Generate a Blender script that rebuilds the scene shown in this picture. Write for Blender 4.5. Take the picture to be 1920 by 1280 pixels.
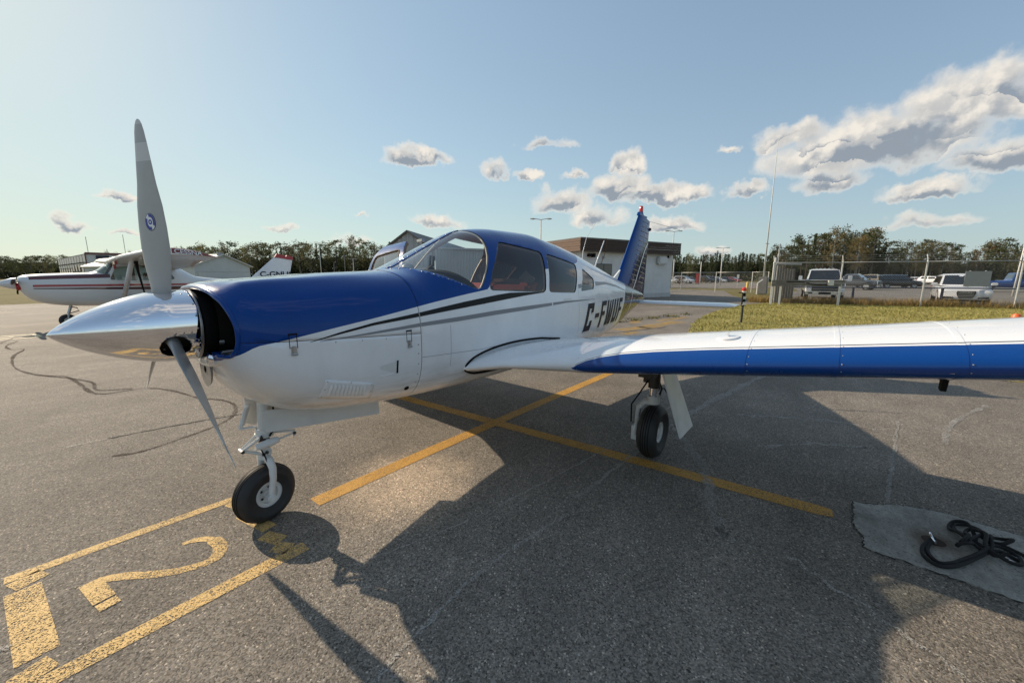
import bpy, bmesh, math, random
import numpy as np
from mathutils import Vector, Matrix
from mathutils.bvhtree import BVHTree

# ------------------------------------------------------------------ scene, camera, world, sun, exposure
scn = bpy.context.scene
for o in list(bpy.data.objects): bpy.data.objects.remove(o, do_unlink=True)
COL = scn.collection
random.seed(7)
R = math.radians
PI = math.pi

CAM_LOC = Vector((-0.78329, -2.56034, 1.49308))
FPX = 721.0                                   # focal length for a 1920 px wide picture
C_RIGHT = Vector((0.61742, -0.78663, 0.0)); C_FWD = Vector((0.77575, 0.60888, -0.16574)); C_UP = Vector((0.13038, 0.10233, 0.98617))
cd = bpy.data.cameras.new('camera'); cam = bpy.data.objects.new('camera', cd); COL.objects.link(cam)
m3 = Matrix((C_RIGHT, C_UP, -C_FWD)).transposed()
cam.matrix_world = Matrix.Translation(CAM_LOC) @ m3.to_4x4()
cd.sensor_width = 36.0; cd.sensor_fit = 'HORIZONTAL'; cd.lens = 36.0*FPX/1920.0
cd.clip_start = 0.05; cd.clip_end = 6000
scn.camera = cam

SUN_DIR = Vector((-0.2036, 1.718, 1.0)).normalized()
SUN_EL = math.asin(SUN_DIR.z); SUN_AZ = math.atan2(SUN_DIR.x, SUN_DIR.y)
sd = bpy.data.lights.new('sun', 'SUN'); sd.energy = 3.5; sd.angle = R(0.55); sd.color = (1.0, 0.84, 0.64)
sun = bpy.data.objects.new('sun', sd); COL.objects.link(sun)
sun.rotation_euler = SUN_DIR.to_track_quat('Z', 'Y').to_euler(); sun.location = (0, 20, 30)

scn.view_settings.view_transform = 'Standard'; scn.view_settings.look = 'None'
scn.view_settings.gamma = 1.0; scn.view_settings.use_curve_mapping = False
scn.view_settings.exposure = 0.78

world = bpy.data.worlds.new('World'); scn.world = world; world.use_nodes = True
WN = world.node_tree
WN.nodes.clear()

class NT:
    """small helper for building node trees"""
    def __init__(s, nt): s.nt = nt; s.n = nt.nodes; s.l = nt.links
    def new(s, t, **k):
        nd = s.n.new(t)
        for a, b in k.items(): setattr(nd, a, b)
        return nd
    def put(s, sock, v):
        if isinstance(v, bpy.types.NodeSocket): s.l.new(v, sock)
        elif v is not None: sock.default_value = v
    def m(s, op, a, b=None, c=None, clamp=False):
        nd = s.new('ShaderNodeMath', operation=op, use_clamp=clamp)
        for i, v in enumerate((a, b, c)):
            if v is not None: s.put(nd.inputs[i], v)
        return nd.outputs[0]
    def vm(s, op, a, b=None, out=0):
        nd = s.new('ShaderNodeVectorMath', operation=op)
        s.put(nd.inputs[0], a)
        if b is not None: s.put(nd.inputs[1], b)
        return nd.outputs['Value'] if op in ('DOT_PRODUCT', 'LENGTH', 'DISTANCE') else nd.outputs[0]
    def vscale(s, v, k):
        nd = s.new('ShaderNodeVectorMath', operation='SCALE'); s.put(nd.inputs[0], v); s.put(nd.inputs['Scale'], k); return nd.outputs[0]
    def mix(s, f, a, b, mode='MIX'):
        nd = s.new('ShaderNodeMix', data_type='RGBA', blend_type=mode)
        s.put(nd.inputs[0], f); s.put(nd.inputs[6], a); s.put(nd.inputs[7], b); return nd.outputs[2]
    def sst(s, v, a, b, lo=0.0, hi=1.0):
        nd = s.new('ShaderNodeMapRange', interpolation_type='SMOOTHSTEP')
        s.put(nd.inputs[0], v); s.put(nd.inputs[1], a); s.put(nd.inputs[2], b); s.put(nd.inputs[3], lo); s.put(nd.inputs[4], hi); return nd.outputs[0]
    def lin(s, v, a, b, lo=0.0, hi=1.0):
        nd = s.new('ShaderNodeMapRange'); s.put(nd.inputs[0], v); s.put(nd.inputs[1], a); s.put(nd.inputs[2], b); s.put(nd.inputs[3], lo); s.put(nd.inputs[4], hi); return nd.outputs[0]
    def noise(s, vec, scale, detail=4.0, rough=0.55, dist=0.0, out=0):
        nd = s.new('ShaderNodeTexNoise'); s.put(nd.inputs['Vector'], vec); nd.inputs['Scale'].default_value = scale
        nd.inputs['Detail'].default_value = detail; nd.inputs['Roughness'].default_value = rough; nd.inputs['Distortion'].default_value = dist
        return nd.outputs[out]
    def voro(s, vec, scale, out='Distance', feature='F1', rnd=1.0):
        nd = s.new('ShaderNodeTexVoronoi', feature=feature); s.put(nd.inputs['Vector'], vec); nd.inputs['Scale'].default_value = scale
        nd.inputs['Randomness'].default_value = rnd
        return nd.outputs[out]
    def xyz(s, v):
        nd = s.new('ShaderNodeSeparateXYZ'); s.put(nd.inputs[0], v); return nd.outputs[0], nd.outputs[1], nd.outputs[2]
    def cxyz(s, x, y, z):
        nd = s.new('ShaderNodeCombineXYZ')
        for i, v in enumerate((x, y, z)): s.put(nd.inputs[i], v)
        return nd.outputs[0]
    def curve(s, v, pts, x0, x1, y0, y1):
        """piecewise linear function as a Float Curve"""
        nd = s.new('ShaderNodeFloatCurve'); c = nd.mapping.curves[0]
        P = [((x-x0)/(x1-x0), (y-y0)/(y1-y0)) for x, y in pts]
        while len(c.points) < len(P): c.points.new(0.5, 0.5)
        for q, (x, y) in zip(c.points, P): q.location = (x, y); q.handle_type = 'VECTOR'
        nd.mapping.use_clip = True; nd.mapping.update()
        s.put(nd.inputs['Value'], s.lin(v, x0, x1)); nd.inputs['Factor'].default_value = 1.0
        return s.m('MULTIPLY_ADD', nd.outputs[0], (y1-y0), y0)

# sky: Nishita, with cumulus drifting over it (direction based, so the clouds go all the way round)
def build_sky():
    t = NT(WN)
    sky = t.new('ShaderNodeTexSky', sky_type='NISHITA'); sky.sun_disc = False
    sky.sun_elevation = SUN_EL; sky.sun_rotation = SUN_AZ
    sky.altitude = 300; sky.air_density = 1.0; sky.dust_density = 0.9; sky.ozone_density = 1.8
    tc = t.new('ShaderNodeTexCoord'); d = t.vm('NORMALIZE', tc.outputs['Generated'])
    x, y, z = t.xyz(d)
    # (direction, half width, half height, weight) of each cumulus
    B = SKY_CLOUDS
    nz = t.noise(d, 11.0, 9.0, 0.56, 0.1)
    sd_ = SUN_DIR
    nz2 = t.noise(t.vm('ADD', d, tuple(Vector((sd_.x, sd_.y, sd_.z+0.35)).normalized()*0.022)), 11.0, 9.0, 0.56, 0.1)
    warp = t.vm('SUBTRACT', t.noise(d, 16.0, 5.0, 0.6, 0.0, out=1), (0.5, 0.5, 0.5))
    dw = t.vm('ADD', d, t.vscale(warp, 0.075))
    body = None; vpos = None
    for (dx, dy, dz), a, b, w in B:
        c = Vector((dx, dy, dz)).normalized(); rt = Vector((c.y, -c.x, 0)).normalized(); up = rt.cross(c).normalized()
        u = t.vm('DOT_PRODUCT', dw, tuple(rt/a)); v0 = t.vm('DOT_PRODUCT', dw, tuple(up/b))
        v = t.m('MULTIPLY_ADD', v0, 1.0, -c.dot(up)/b)
        # flat underside: below the middle the ellipse is squashed
        vv = t.m('MAXIMUM', v, t.m('MULTIPLY', v, -1.9))
        r2 = t.m('ADD', t.m('MULTIPLY', u, u), t.m('MULTIPLY', vv, vv))
        front = t.m('GREATER_THAN', t.vm('DOT_PRODUCT', d, tuple(c)), 0.0)
        m = t.m('MULTIPLY', t.m('SUBTRACT', 1.0, r2), w)
        m = t.m('MULTIPLY_ADD', m, front, t.m('MULTIPLY', t.m('SUBTRACT', front, 1.0), 2.0))
        m = t.m('MAXIMUM', m, -2.0)
        body = m if body is None else t.m('MAXIMUM', body, m)
        k = t.m('MULTIPLY', v, t.m('GREATER_THAN', m, 0.0))
        vpos = k if vpos is None else t.m('ADD', vpos, k)
    # scattered cumulus in the rest of the sky
    inv = t.m('DIVIDE', 1.0, t.m('ADD', t.m('MAXIMUM', z, 0.0), 0.12))
    flat = t.cxyz(t.m('MULTIPLY', x, inv), t.m('MULTIPLY', y, inv), 0.0)
    big = t.noise(flat, 0.85, 2.0, 0.5)
    back = t.vm('DOT_PRODUCT', d, (0.80, 0.60, 0.0))
    rest = t.sst(back, 0.35, 0.05)
    gen = t.m('MULTIPLY_ADD', t.m('SUBTRACT', big, 0.55), 5.0, -0.05)
    gen = t.m('MULTIPLY_ADD', t.m('SUBTRACT', gen, -2.0), rest, -2.0)
    body = t.m('MAXIMUM', body, gen)
    dens = t.m('ADD', body, t.m('MULTIPLY', t.m('SUBTRACT', nz, 0.5), 3.0))
    alpha = t.sst(dens, -0.10, 1.05)
    alpha = t.m('MULTIPLY', alpha, t.sst(z, 0.005, 0.06))
    lit = t.sst(t.m('SUBTRACT', nz, nz2), -0.07, 0.10)
    thick = t.sst(dens, 0.25, 1.30)
    under = t.sst(t.m('ADD', vpos, t.m('MULTIPLY', t.m('SUBTRACT', nz, 0.5), 2.0)), 0.35, -0.25)
    shade = t.m('MULTIPLY', t.m('ADD', t.m('MULTIPLY', under, 1.0), t.m('MULTIPLY', t.m('SUBTRACT', 1.0, lit), 0.60)), thick, clamp=True)
    ccol = t.mix(shade, (4.7, 4.35, 3.85, 1), (1.5, 1.72, 2.0, 1))
    # thin haze layer: soft glare round the sun, pale band towards the horizon
    lum = t.vm('DOT_PRODUCT', sky.outputs[0], (0.25, 0.55, 0.20))
    soft = t.vscale(sky.outputs[0], t.m('DIVIDE', 1.12, t.m('MULTIPLY_ADD', lum, 1/5.0, 1.0)))
    soft = t.mix(1.0, soft, (0.90, 1.0, 0.985, 1), 'MULTIPLY')
    sside = t.sst(t.vm('DOT_PRODUCT', d, tuple(Vector((SUN_DIR.x, SUN_DIR.y, 0)).normalized())), -0.35, 0.95)
    hz = t.m('MULTIPLY_ADD', t.m('POWER', 2.718, t.m('MULTIPLY', t.m('MAXIMUM', z, 0.0), -5.0)), 0.54, 0.20)
    hcol = t.mix(sside, (2.7, 3.2, 3.35, 1), (3.75, 4.4, 3.95, 1))
    soft = t.mix(hz, soft, hcol)
    col = t.mix(t.m('MULTIPLY', alpha, 0.94), soft, ccol)
    bg = t.new('ShaderNodeBackground'); t.put(bg.inputs[0], col); bg.inputs[1].default_value = 0.115
    out = t.new('ShaderNodeOutputWorld'); t.l.new(bg.outputs[0], out.inputs[0])
SKY_CLOUDS = [
    ((0.974, -0.057, 0.219), 0.168, 0.082, 1.50),
    ((0.953, -0.154, 0.262), 0.108, 0.073, 1.50),
    ((0.962, -0.210, 0.176), 0.078, 0.054, 1.40),
    ((0.981, -0.133, 0.141), 0.076, 0.021, 1.10),
    ((0.964, 0.054, 0.259), 0.080, 0.039, 1.20),
    ((0.985, -0.003, 0.174), 0.076, 0.040, 1.10),
    ((0.895, 0.370, 0.249), 0.038, 0.038, 1.10),
    ((0.902, 0.383, 0.201), 0.079, 0.044, 1.30),
    ((0.845, 0.507, 0.171), 0.085, 0.042, 1.20),
    ((0.938, 0.295, 0.181), 0.113, 0.032, 1.20),
    ((0.892, 0.430, 0.139), 0.078, 0.042, 1.10),
    ((0.954, 0.276, 0.114), 0.071, 0.031, 1.10),
    ((0.600, 0.754, 0.267), 0.090, 0.033, 1.40),
    ((0.798, 0.524, 0.298), 0.074, 0.022, 1.10),
    ((0.739, 0.628, 0.243), 0.034, 0.031, 1.10),
    ((0.789, 0.570, 0.230), 0.046, 0.020, 1.10),
    ((0.845, 0.479, 0.236), 0.035, 0.013, 0.80),
    ((0.975, 0.136, 0.173), 0.043, 0.021, 1.10),
    ((0.949, 0.172, 0.265), 0.029, 0.013, 0.80),
    ((0.070, 0.994, 0.084), 0.033, 0.018, 1.20),
    ((0.134, 0.981, 0.139), 0.026, 0.013, 1.10),
    ((0.362, 0.926, 0.103), 0.036, 0.010, 0.90),
    ((0.652, 0.747, 0.132), 0.077, 0.025, 1.00),
    ((0.486, 0.870, 0.084), 0.057, 0.019, 0.90),
    ((0.516, 0.845, 0.142), 0.022, 0.007, 0.80),
    ((0.985, -0.146, 0.091), 0.076, 0.023, 0.85),
    ((0.978, 0.200, 0.058), 0.041, 0.020, 1.00),
    ((0.138, 0.988, 0.068), 0.020, 0.007, 0.80),
]

# ------------------------------------------------------------------ helpers for objects
def tag(o, label=None, cat=None, group=None, kind=None):
    if label: o['label'] = label
    if cat: o['category'] = cat
    if group: o['group'] = group
    if kind: o['kind'] = kind
    return o
def thing(name, label, cat, loc=(0, 0, 0), rz=0.0, group=None):
    o = bpy.data.objects.new(name, None); COL.objects.link(o)
    o.location = loc; o.rotation_euler = (0, 0, rz); o.empty_display_size = 0.2
    return tag(o, label, cat, group)
def children(o): return [c for c in bpy.data.objects if c.parent == o]
_kids = {}
def link(o, parent=None):
    COL.objects.link(o)
    if parent is not None:
        o.parent = parent; _kids.setdefault(parent.name, []).append(o)
    return o
def copy_tree(o, parent=None):
    c = o.copy(); link(c, parent)
    for ch in list(_kids.get(o.name, [])): copy_tree(ch, c)
    return c
def from_bm(name, bm, mats, parent=None, smooth=None):
    me = bpy.data.meshes.new(name); bm.to_mesh(me); bm.free()
    for m in (mats if isinstance(mats, (list, tuple)) else [mats]): me.materials.append(m)
    if smooth is not None: do_smooth(me, smooth)
    return link(bpy.data.objects.new(name, me), parent)
def do_smooth(me, ang):
    me.polygons.foreach_set('use_smooth', [True]*len(me.polygons))
    if ang is not True and hasattr(me, 'set_sharp_from_angle'): me.set_sharp_from_angle(angle=R(ang))
class MB:
    """collects shapes and links them as one mesh object"""
    def __init__(s): s.v = []; s.f = []; s.mi = []
    def add(s, vs, fs, mi=0):
        b = len(s.v); s.v += [tuple(v) for v in vs]
        for f in fs: s.f.append([b+i for i in f]); s.mi.append(mi)
        return s
    def box(s, c, h, rot=None, mi=0, taper=1.0):
        c = Vector(c); vs = []
        for k in (-1, 1):
            tp = taper if k > 0 else 1.0
            for (a, b) in ((-1, -1), (1, -1), (1, 1), (-1, 1)):
                p = Vector((a*h[0]*tp, b*h[1]*tp, k*h[2]))
                if rot is not None: p = rot @ p
                vs.append(c+p)
        return s.add(vs, [(3, 2, 1, 0), (4, 5, 6, 7), (0, 1, 5, 4), (1, 2, 6, 5), (2, 3, 7, 6), (3, 0, 4, 7)], mi)
    def tube(s, pts, r, n=8, mi=0, caps=True, up=None, sq=1.0):
        pts = [Vector(p) for p in pts]; rr = r if isinstance(r, (list, tuple)) else [r]*len(pts)
        rings = []
        ref = None
        for i, p in enumerate(pts):
            t = (pts[min(i+1, len(pts)-1)]-pts[max(i-1, 0)]).normalized()
            if ref is None:
                ref = Vector(up) if up else (Vector((0, 0, 1)) if abs(t.z) < 0.9 else Vector((1, 0, 0)))
            u = (ref - t*ref.dot(t))
            if u.length < 1e-6: u = t.orthogonal()
            u.normalize(); w = t.cross(u); ref = u
            rings.append([p + (u*math.cos(2*PI*k/n)*sq + w*math.sin(2*PI*k/n))*rr[i] for k in range(n)])
        b = len(s.v)
        for rg in rings: s.v += [tuple(v) for v in rg]
        for i in range(len(rings)-1):
            for k in range(n):
                s.f.append([b+i*n+k, b+i*n+(k+1) % n, b+(i+1)*n+(k+1) % n, b+(i+1)*n+k]); s.mi.append(mi)
        if caps:
            s.f.append([b+k for k in range(n)][::-1]); s.mi.append(mi)
            s.f.append([b+(len(rings)-1)*n+k for k in range(n)]); s.mi.append(mi)
        return s
    def lathe(s, prof, axis='Z', n=24, c=(0, 0, 0), mi=0, rot=None, cap0=True, cap1=True):
        """prof: list of (radius, height along axis)"""
        c = Vector(c); b = len(s.v)
        for (r, h) in prof:
            for k in range(n):
                a = 2*PI*k/n; x, y = r*math.cos(a), r*math.sin(a)
                p = Vector((x, y, h)) if axis == 'Z' else (Vector((h, x, y)) if axis == 'X' else Vector((y, h, x)))
                if rot is not None: p = rot @ p
                s.v.append(tuple(c+p))
        for i in range(len(prof)-1):
            for k in range(n):
                s.f.append([b+i*n+k, b+i*n+(k+1) % n, b+(i+1)*n+(k+1) % n, b+(i+1)*n+k]); s.mi.append(mi)
        if cap0: s.f.append([b+k for k in range(n)][::-1]); s.mi.append(mi)
        if cap1: s.f.append([b+(len(prof)-1)*n+k for k in range(n)]); s.mi.append(mi)
        return s
    def prism(s, poly, axis, a0, a1, mi=0, f=None):
        """extrude a 2-D outline along an axis ('X','Y','Z')"""
        n = len(poly); vs = []
        for a in (a0, a1):
            for (u, w) in poly:
                p = (a, u, w) if axis == 'X' else ((u, a, w) if axis == 'Y' else (u, w, a))
                vs.append(f(p) if f else p)
        fs = [list(range(n))[::-1], [n+i for i in range(n)]] + [(i, (i+1) % n, n+(i+1) % n, n+i) for i in range(n)]
        return s.add(vs, fs, mi)
    def grid(s, rows, mi=0, wrap=False):
        """rows: list of equal-length point lists"""
        b = len(s.v); n = len(rows[0])
        for r_ in rows: s.v += [tuple(p) for p in r_]
        for i in range(len(rows)-1):
            for k in range(n if wrap else n-1):
                s.f.append([b+i*n+k, b+i*n+(k+1) % n, b+(i+1)*n+(k+1) % n, b+(i+1)*n+k]); s.mi.append(mi)
        return s
    def build(s, name, mats, parent=None, smooth=None, bevel=None, fix=True):
        me = bpy.data.meshes.new(name); me.from_pydata(s.v, [], s.f)
        ml = mats if isinstance(mats, (list, tuple)) else [mats]
        for m in ml: me.materials.append(m)
        if len(ml) > 1: me.polygons.foreach_set('material_index', s.mi)
        if fix:
            bm = bmesh.new(); bm.from_mesh(me); bmesh.ops.recalc_face_normals(bm, faces=bm.faces[:])
            if bevel:
                bmesh.ops.bevel(bm, geom=[e for e in bm.edges if len(e.link_faces) == 2 and e.calc_face_angle(0) > R(35)], offset=bevel, segments=2, affect='EDGES', clamp_overlap=True)
            bm.to_mesh(me); bm.free()
        me.update()
        if smooth is not None: do_smooth(me, smooth)
        return link(bpy.data.objects.new(name, me), parent)

# ------------------------------------------------------------------ materials
MATS = {}
def mat(name, col=None, rough=0.5, metal=0.0, coat=0.0, spec=0.5, emit=None, bump=None, var=0.0, vscale=6.0, builder=None):
    if name in MATS: return MATS[name]
    m = bpy.data.materials.new(name); m.use_nodes = True; MATS[name] = m
    t = NT(m.node_tree); p = m.node_tree.nodes['Principled BSDF']
    p.inputs['Roughness'].default_value = rough; p.inputs['Metallic'].default_value = metal
    p.inputs['Coat Weight'].default_value = coat; p.inputs['Coat Roughness'].default_value = 0.03
    p.inputs['Specular IOR Level'].default_value = spec
    if col is not None:
        c = (*col, 1.0) if len(col) == 3 else col
        p.inputs['Base Color'].default_value = c
        if var:
            tc = t.new('ShaderNodeTexCoord'); n = t.noise(tc.outputs['Object'], vscale, 6, 0.6)
            hsv = t.new('ShaderNodeHueSaturation'); hsv.inputs['Color'].default_value = c
            t.put(hsv.inputs['Value'], t.lin(n, 0.25, 0.75, 1-var, 1+var)); t.l.new(hsv.outputs[0], p.inputs['Base Color'])
    if bump:
        tc = t.new('ShaderNodeTexCoord'); n = t.noise(tc.outputs['Object'], bump[0], 4, 0.6)
        b = t.new('ShaderNodeBump'); b.inputs['Strength'].default_value = bump[1]; b.inputs['Distance'].default_value = 0.01
        t.put(b.inputs['Height'], n); t.l.new(b.outputs[0], p.inputs['Normal'])
    if emit: p.inputs['Emission Color'].default_value = (*emit[:3], 1); p.inputs['Emission Strength'].default_value = emit[3]
    if builder: builder(t, p, m)
    return m
def glass_mat(name, tint, refl=1.0, alpha_col=0.0):
    """thin pane: what is behind shows through tinted, with a fresnel reflection on top"""
    m = bpy.data.materials.new(name); m.use_nodes = True; MATS[name] = m
    t = NT(m.node_tree); t.n.clear()
    tr = t.new('ShaderNodeBsdfTransparent'); tr.inputs[0].default_value = (*tint, 1)
    gl = t.new('ShaderNodeBsdfGlossy'); gl.inputs['Roughness'].default_value = 0.01; gl.inputs[0].default_value = (1, 1, 1, 1)
    ge = t.new('ShaderNodeNewGeometry'); cs = t.m('ABSOLUTE', t.vm('DOT_PRODUCT', ge.outputs['Incoming'], ge.outputs['Normal']))
    fr = t.m('MULTIPLY_ADD', t.m('POWER', t.m('SUBTRACT', 1.0, cs), 5.0), 0.93, 0.05)
    mx = t.new('ShaderNodeMixShader'); t.put(mx.inputs[0], t.m('MULTIPLY', fr, refl, clamp=True))
    t.l.new(tr.outputs[0], mx.inputs[1]); t.l.new(gl.outputs[0], mx.inputs[2])
    o = t.new('ShaderNodeOutputMaterial'); t.l.new(mx.outputs[0], o.inputs[0])
    return m
build_sky()
# ------------------------------------------------------------------ the blue and white aircraft
FUS = [  # x, top, bottom, level of greatest width, half width, roundness above, roundness below
    (-0.20, 1.462, 1.020, 1.240, 0.415, 2.5, 2.2), (-0.17, 1.470, 0.945, 1.225, 0.446, 2.6, 2.3), (-0.10, 1.480, 0.845, 1.190, 0.477, 2.7, 2.4),
    (0.00, 1.490, 0.765, 1.150, 0.498, 2.8, 2.5), (0.15, 1.500, 0.700, 1.120, 0.517, 2.9, 2.7), (0.40, 1.520, 0.655, 1.10, 0.540, 2.9, 2.9),
    (0.80, 1.537, 0.620, 1.08, 0.562, 2.9, 3.0), (0.90, 1.546, 0.612, 1.08, 0.564, 2.8, 3.0), (0.95, 1.556, 0.608, 1.08, 0.565, 2.72, 3.0), (1.124, 1.637, 0.597, 1.08, 0.568, 2.5, 3.0),
    (1.285, 1.719, 0.591, 1.08, 0.570, 2.38, 3.0), (1.458, 1.803, 0.586, 1.08, 0.571, 2.32, 3.0), (1.644, 1.884, 0.583, 1.08, 0.571, 2.3, 3.0),
    (1.80, 1.918, 0.581, 1.08, 0.570, 2.3, 3.0), (2.00, 1.936, 0.580, 1.08, 0.570, 2.3, 3.0), (2.48, 1.942, 0.582, 1.08, 0.565, 2.3, 3.0),
    (2.87, 1.900, 0.588, 1.08, 0.550, 2.25, 2.9), (3.32, 1.836, 0.592, 1.09, 0.515, 2.15, 2.8), (3.86, 1.728, 0.600, 1.10, 0.445, 2.1, 2.7),
    (4.50, 1.590, 0.650, 1.11, 0.355, 2.05, 2.5), (5.09, 1.458, 0.760, 1.12, 0.265, 2.0, 2.4), (5.78, 1.315, 0.910, 1.13, 0.155, 2.0, 2.2),
    (6.30, 1.210, 1.025, 1.13, 0.070, 2.0, 2.0), (6.42, 1.180, 1.060, 1.13, 0.035, 2.0, 2.0)]
def interp_tab(tab, x):
    xs = [r[0] for r in tab]
    if x <= xs[0]: return tab[0][1:]
    if x >= xs[-1]: return tab[-1][1:]
    i = max(j for j in range(len(xs)-1) if xs[j] <= x)
    x0, x1 = xs[i], xs[i+1]; t = (x-x0)/(x1-x0); out = []
    for k in range(1, len(tab[0])):
        p = [tab[max(0, min(len(tab)-1, j))][k] for j in (i-1, i, i+1, i+2)]
        q = [tab[max(0, min(len(tab)-1, j))][0] for j in (i-1, i, i+1, i+2)]
        def slope(a, b, c, qa, qb, qc):
            s1 = (b-a)/(qb-qa) if qb != qa else None; s2 = (c-b)/(qc-qb) if qc != qb else None
            if s1 is None: return s2
            if s2 is None: return s1
            if s1*s2 <= 0: return 0.0
            return 2*s1*s2/(s1+s2)                    # monotone, no overshoot
        m1 = slope(p[0], p[1], p[2], q[0], q[1], q[2])*(x1-x0); m2 = slope(p[1], p[2], p[3], q[1], q[2], q[3])*(x1-x0)
        h = t*t*(3-2*t)
        out.append(p[1] + (t**3-2*t*t+t)*m1 + h*(p[2]-p[1]) + (t**3-t*t)*m2)
    return tuple(out)
NP = 132
def sect(x, tab=FUS, n=NP, bump=True):
    zt, zb, zm, w, nu, nl = interp_tab(tab, x)
    ring = []
    for k in range(n):
        a = 2*PI*(k+0.5)/n; c, s = math.cos(a), math.sin(a)
        e = nu if s >= 0 else nl
        y = w*math.copysign(abs(c)**(2/e), c)
        z = zm + (zt-zm if s >= 0 else zm-zb)*math.copysign(abs(s)**(2/e), s)
        if bump and s > 0 and x < 0.75:      # the two soft ridges over the cylinder banks
            f = min(1, max(0, (0.75-x)/0.75))**1.2*min(1, max(0.3, (x+0.2)/0.1))
            z += 0.021*f*math.exp(-((abs(y)-0.31)/0.065)**2) - 0.010*f*math.exp(-(y/0.14)**2)
        ring.append(Vector((x, y, z)))
    return ring
def loft(rings, cap=False):
    bm = bmesh.new(); vs = [[bm.verts.new(p) for p in r] for r in rings]; n = len(rings[0])
    for i in range(len(vs)-1):
        for k in range(n): bm.faces.new((vs[i][k], vs[i+1][k], vs[i+1][(k+1) % n], vs[i][(k+1) % n]))
    if cap: bm.faces.new(vs[-1])
    bmesh.ops.recalc_face_normals(bm, faces=bm.faces[:])
    return bm
def poly_planes(poly, axes):
    """outward planes of a convex 2-D outline that runs through the third axis"""
    n = len(poly); ar = sum(poly[i][0]*poly[(i+1) % n][1]-poly[(i+1) % n][0]*poly[i][1] for i in range(n))
    if ar < 0: poly = poly[::-1]
    out = []
    for i in range(n):
        (a, b), (c, d) = poly[i], poly[(i+1) % n]
        co = [0, 0, 0]; no = [0, 0, 0]; co[axes[0]], co[axes[1]] = a, b; no[axes[0]], no[axes[1]] = d-b, a-c
        L = math.hypot(d-b, a-c)
        if L > 1e-9: out.append((Vector(co), Vector(no)/L))
    return out
def keep(bm, sel):
    bmesh.ops.delete(bm, geom=[f for f in bm.faces if not sel(f.calc_center_median())], context='FACES')
def clip_poly(bm, poly, axes, sel):
    keep(bm, sel)
    for co, no in poly_planes(poly, axes):
        bmesh.ops.bisect_plane(bm, geom=bm.verts[:]+bm.edges[:]+bm.faces[:], dist=1e-6, plane_co=co, plane_no=no, clear_outer=True)
    return bm
def punch(bm, poly, axes, sel):
    P = poly_planes(poly, axes)
    lo = [min(q[i] for q in poly)-0.06 for i in (0, 1)]; hi = [max(q[i] for q in poly)+0.06 for i in (0, 1)]
    def near(c): return sel(c) and lo[0] < c[axes[0]] < hi[0] and lo[1] < c[axes[1]] < hi[1]
    for co, no in P:
        F = [f for f in bm.faces if near(f.calc_center_median())]
        E = {e for f in F for e in f.edges}; V = {v for f in F for v in f.verts}
        bmesh.ops.bisect_plane(bm, geom=list(V)+list(E)+F, dist=1e-6, plane_co=co, plane_no=no)
    dead = [f for f in bm.faces if sel(f.calc_center_median()) and all((f.calc_center_median()-co).dot(no) < 0 for co, no in P)]
    bmesh.ops.delete(bm, geom=dead, context='FACES')
def offset_poly(poly, d):
    """shrink a convex outline by d"""
    n = len(poly); ar = sum(poly[i][0]*poly[(i+1) % n][1]-poly[(i+1) % n][0]*poly[i][1] for i in range(n))
    if ar < 0: poly = poly[::-1]
    out = []
    for i in range(n):
        a, b, c = (Vector(poly[i-1]), Vector(poly[i]), Vector(poly[(i+1) % n]))
        n1 = Vector((-(b-a).y, (b-a).x)).normalized(); n2 = Vector((-(c-b).y, (c-b).x)).normalized()
        bis = (n1+n2); k = 2/max(0.4, bis.length_squared)
        out.append(tuple(b + bis*0.5*k*d*1.0))
    return out
def round_poly(poly, r, seg=4):
    out = []; n = len(poly)
    for i in range(n):
        a, b, c = Vector(poly[i-1]), Vector(poly[i]), Vector(poly[(i+1) % n])
        d1 = (a-b); d2 = (c-b); rr = min(r, d1.length*0.45, d2.length*0.45)
        p1 = b+d1.normalized()*rr; p2 = b+d2.normalized()*rr
        for k in range(seg+1):
            t = k/seg; out.append(tuple(p1*(1-t)**2 + b*2*t*(1-t) + p2*t*t))
    return out
def shift(bm, d):
    bm.normal_update()
    for v in bm.verts: v.co += v.normal*d
    return bm
def thicken(o, t, off=-1.0, mat_off=0, rim=0):
    md = o.modifiers.new('thickness', 'SOLIDIFY'); md.thickness = t; md.offset = off; md.material_offset = mat_off; md.material_offset_rim = rim; md.use_rim = True
    return o

stations = [-0.20, -0.185, -0.17, -0.15, -0.125, -0.10, -0.07, -0.035]+[0.035*i for i in range(0, 23)]+[0.80+0.0275*i for i in range(0, 115)]+[3.96+0.06*i for i in range(0, 39)]+[6.27, 6.32, 6.37, 6.42]
rings = [sect(x) for x in stations]
r0 = rings[0]; ctr = Vector((-0.20, 0, 1.243))
def front_ring(x, k):
    out = []
    for p in r0:
        d = p-ctr; a = math.atan2(d.z, d.y); inner = Vector((0, math.cos(a)*0.182, math.sin(a)*0.182))
        q = ctr + d*k + inner*(1-k); q.x = x; out.append(q)
    return out
rings = [front_ring(-0.165, -0.02), front_ring(-0.222, 0.0), front_ring(-0.229, 0.45), front_ring(-0.224, 0.78), front_ring(-0.214, 0.93)]+rings
FUSE = loft(rings, cap=True)
FBV = BVHTree.FromBMesh(FUSE)
def side_pt(x, z, s=-1, off=0.0015):
    h = FBV.ray_cast(Vector((x, s*2.0, z)), Vector((0, -s, 0)))
    if h[0] is None: return Vector((x, s*0.05, z))
    n = h[1]
    if n.y*s < 0: n = -n
    return h[0]+n*off

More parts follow.
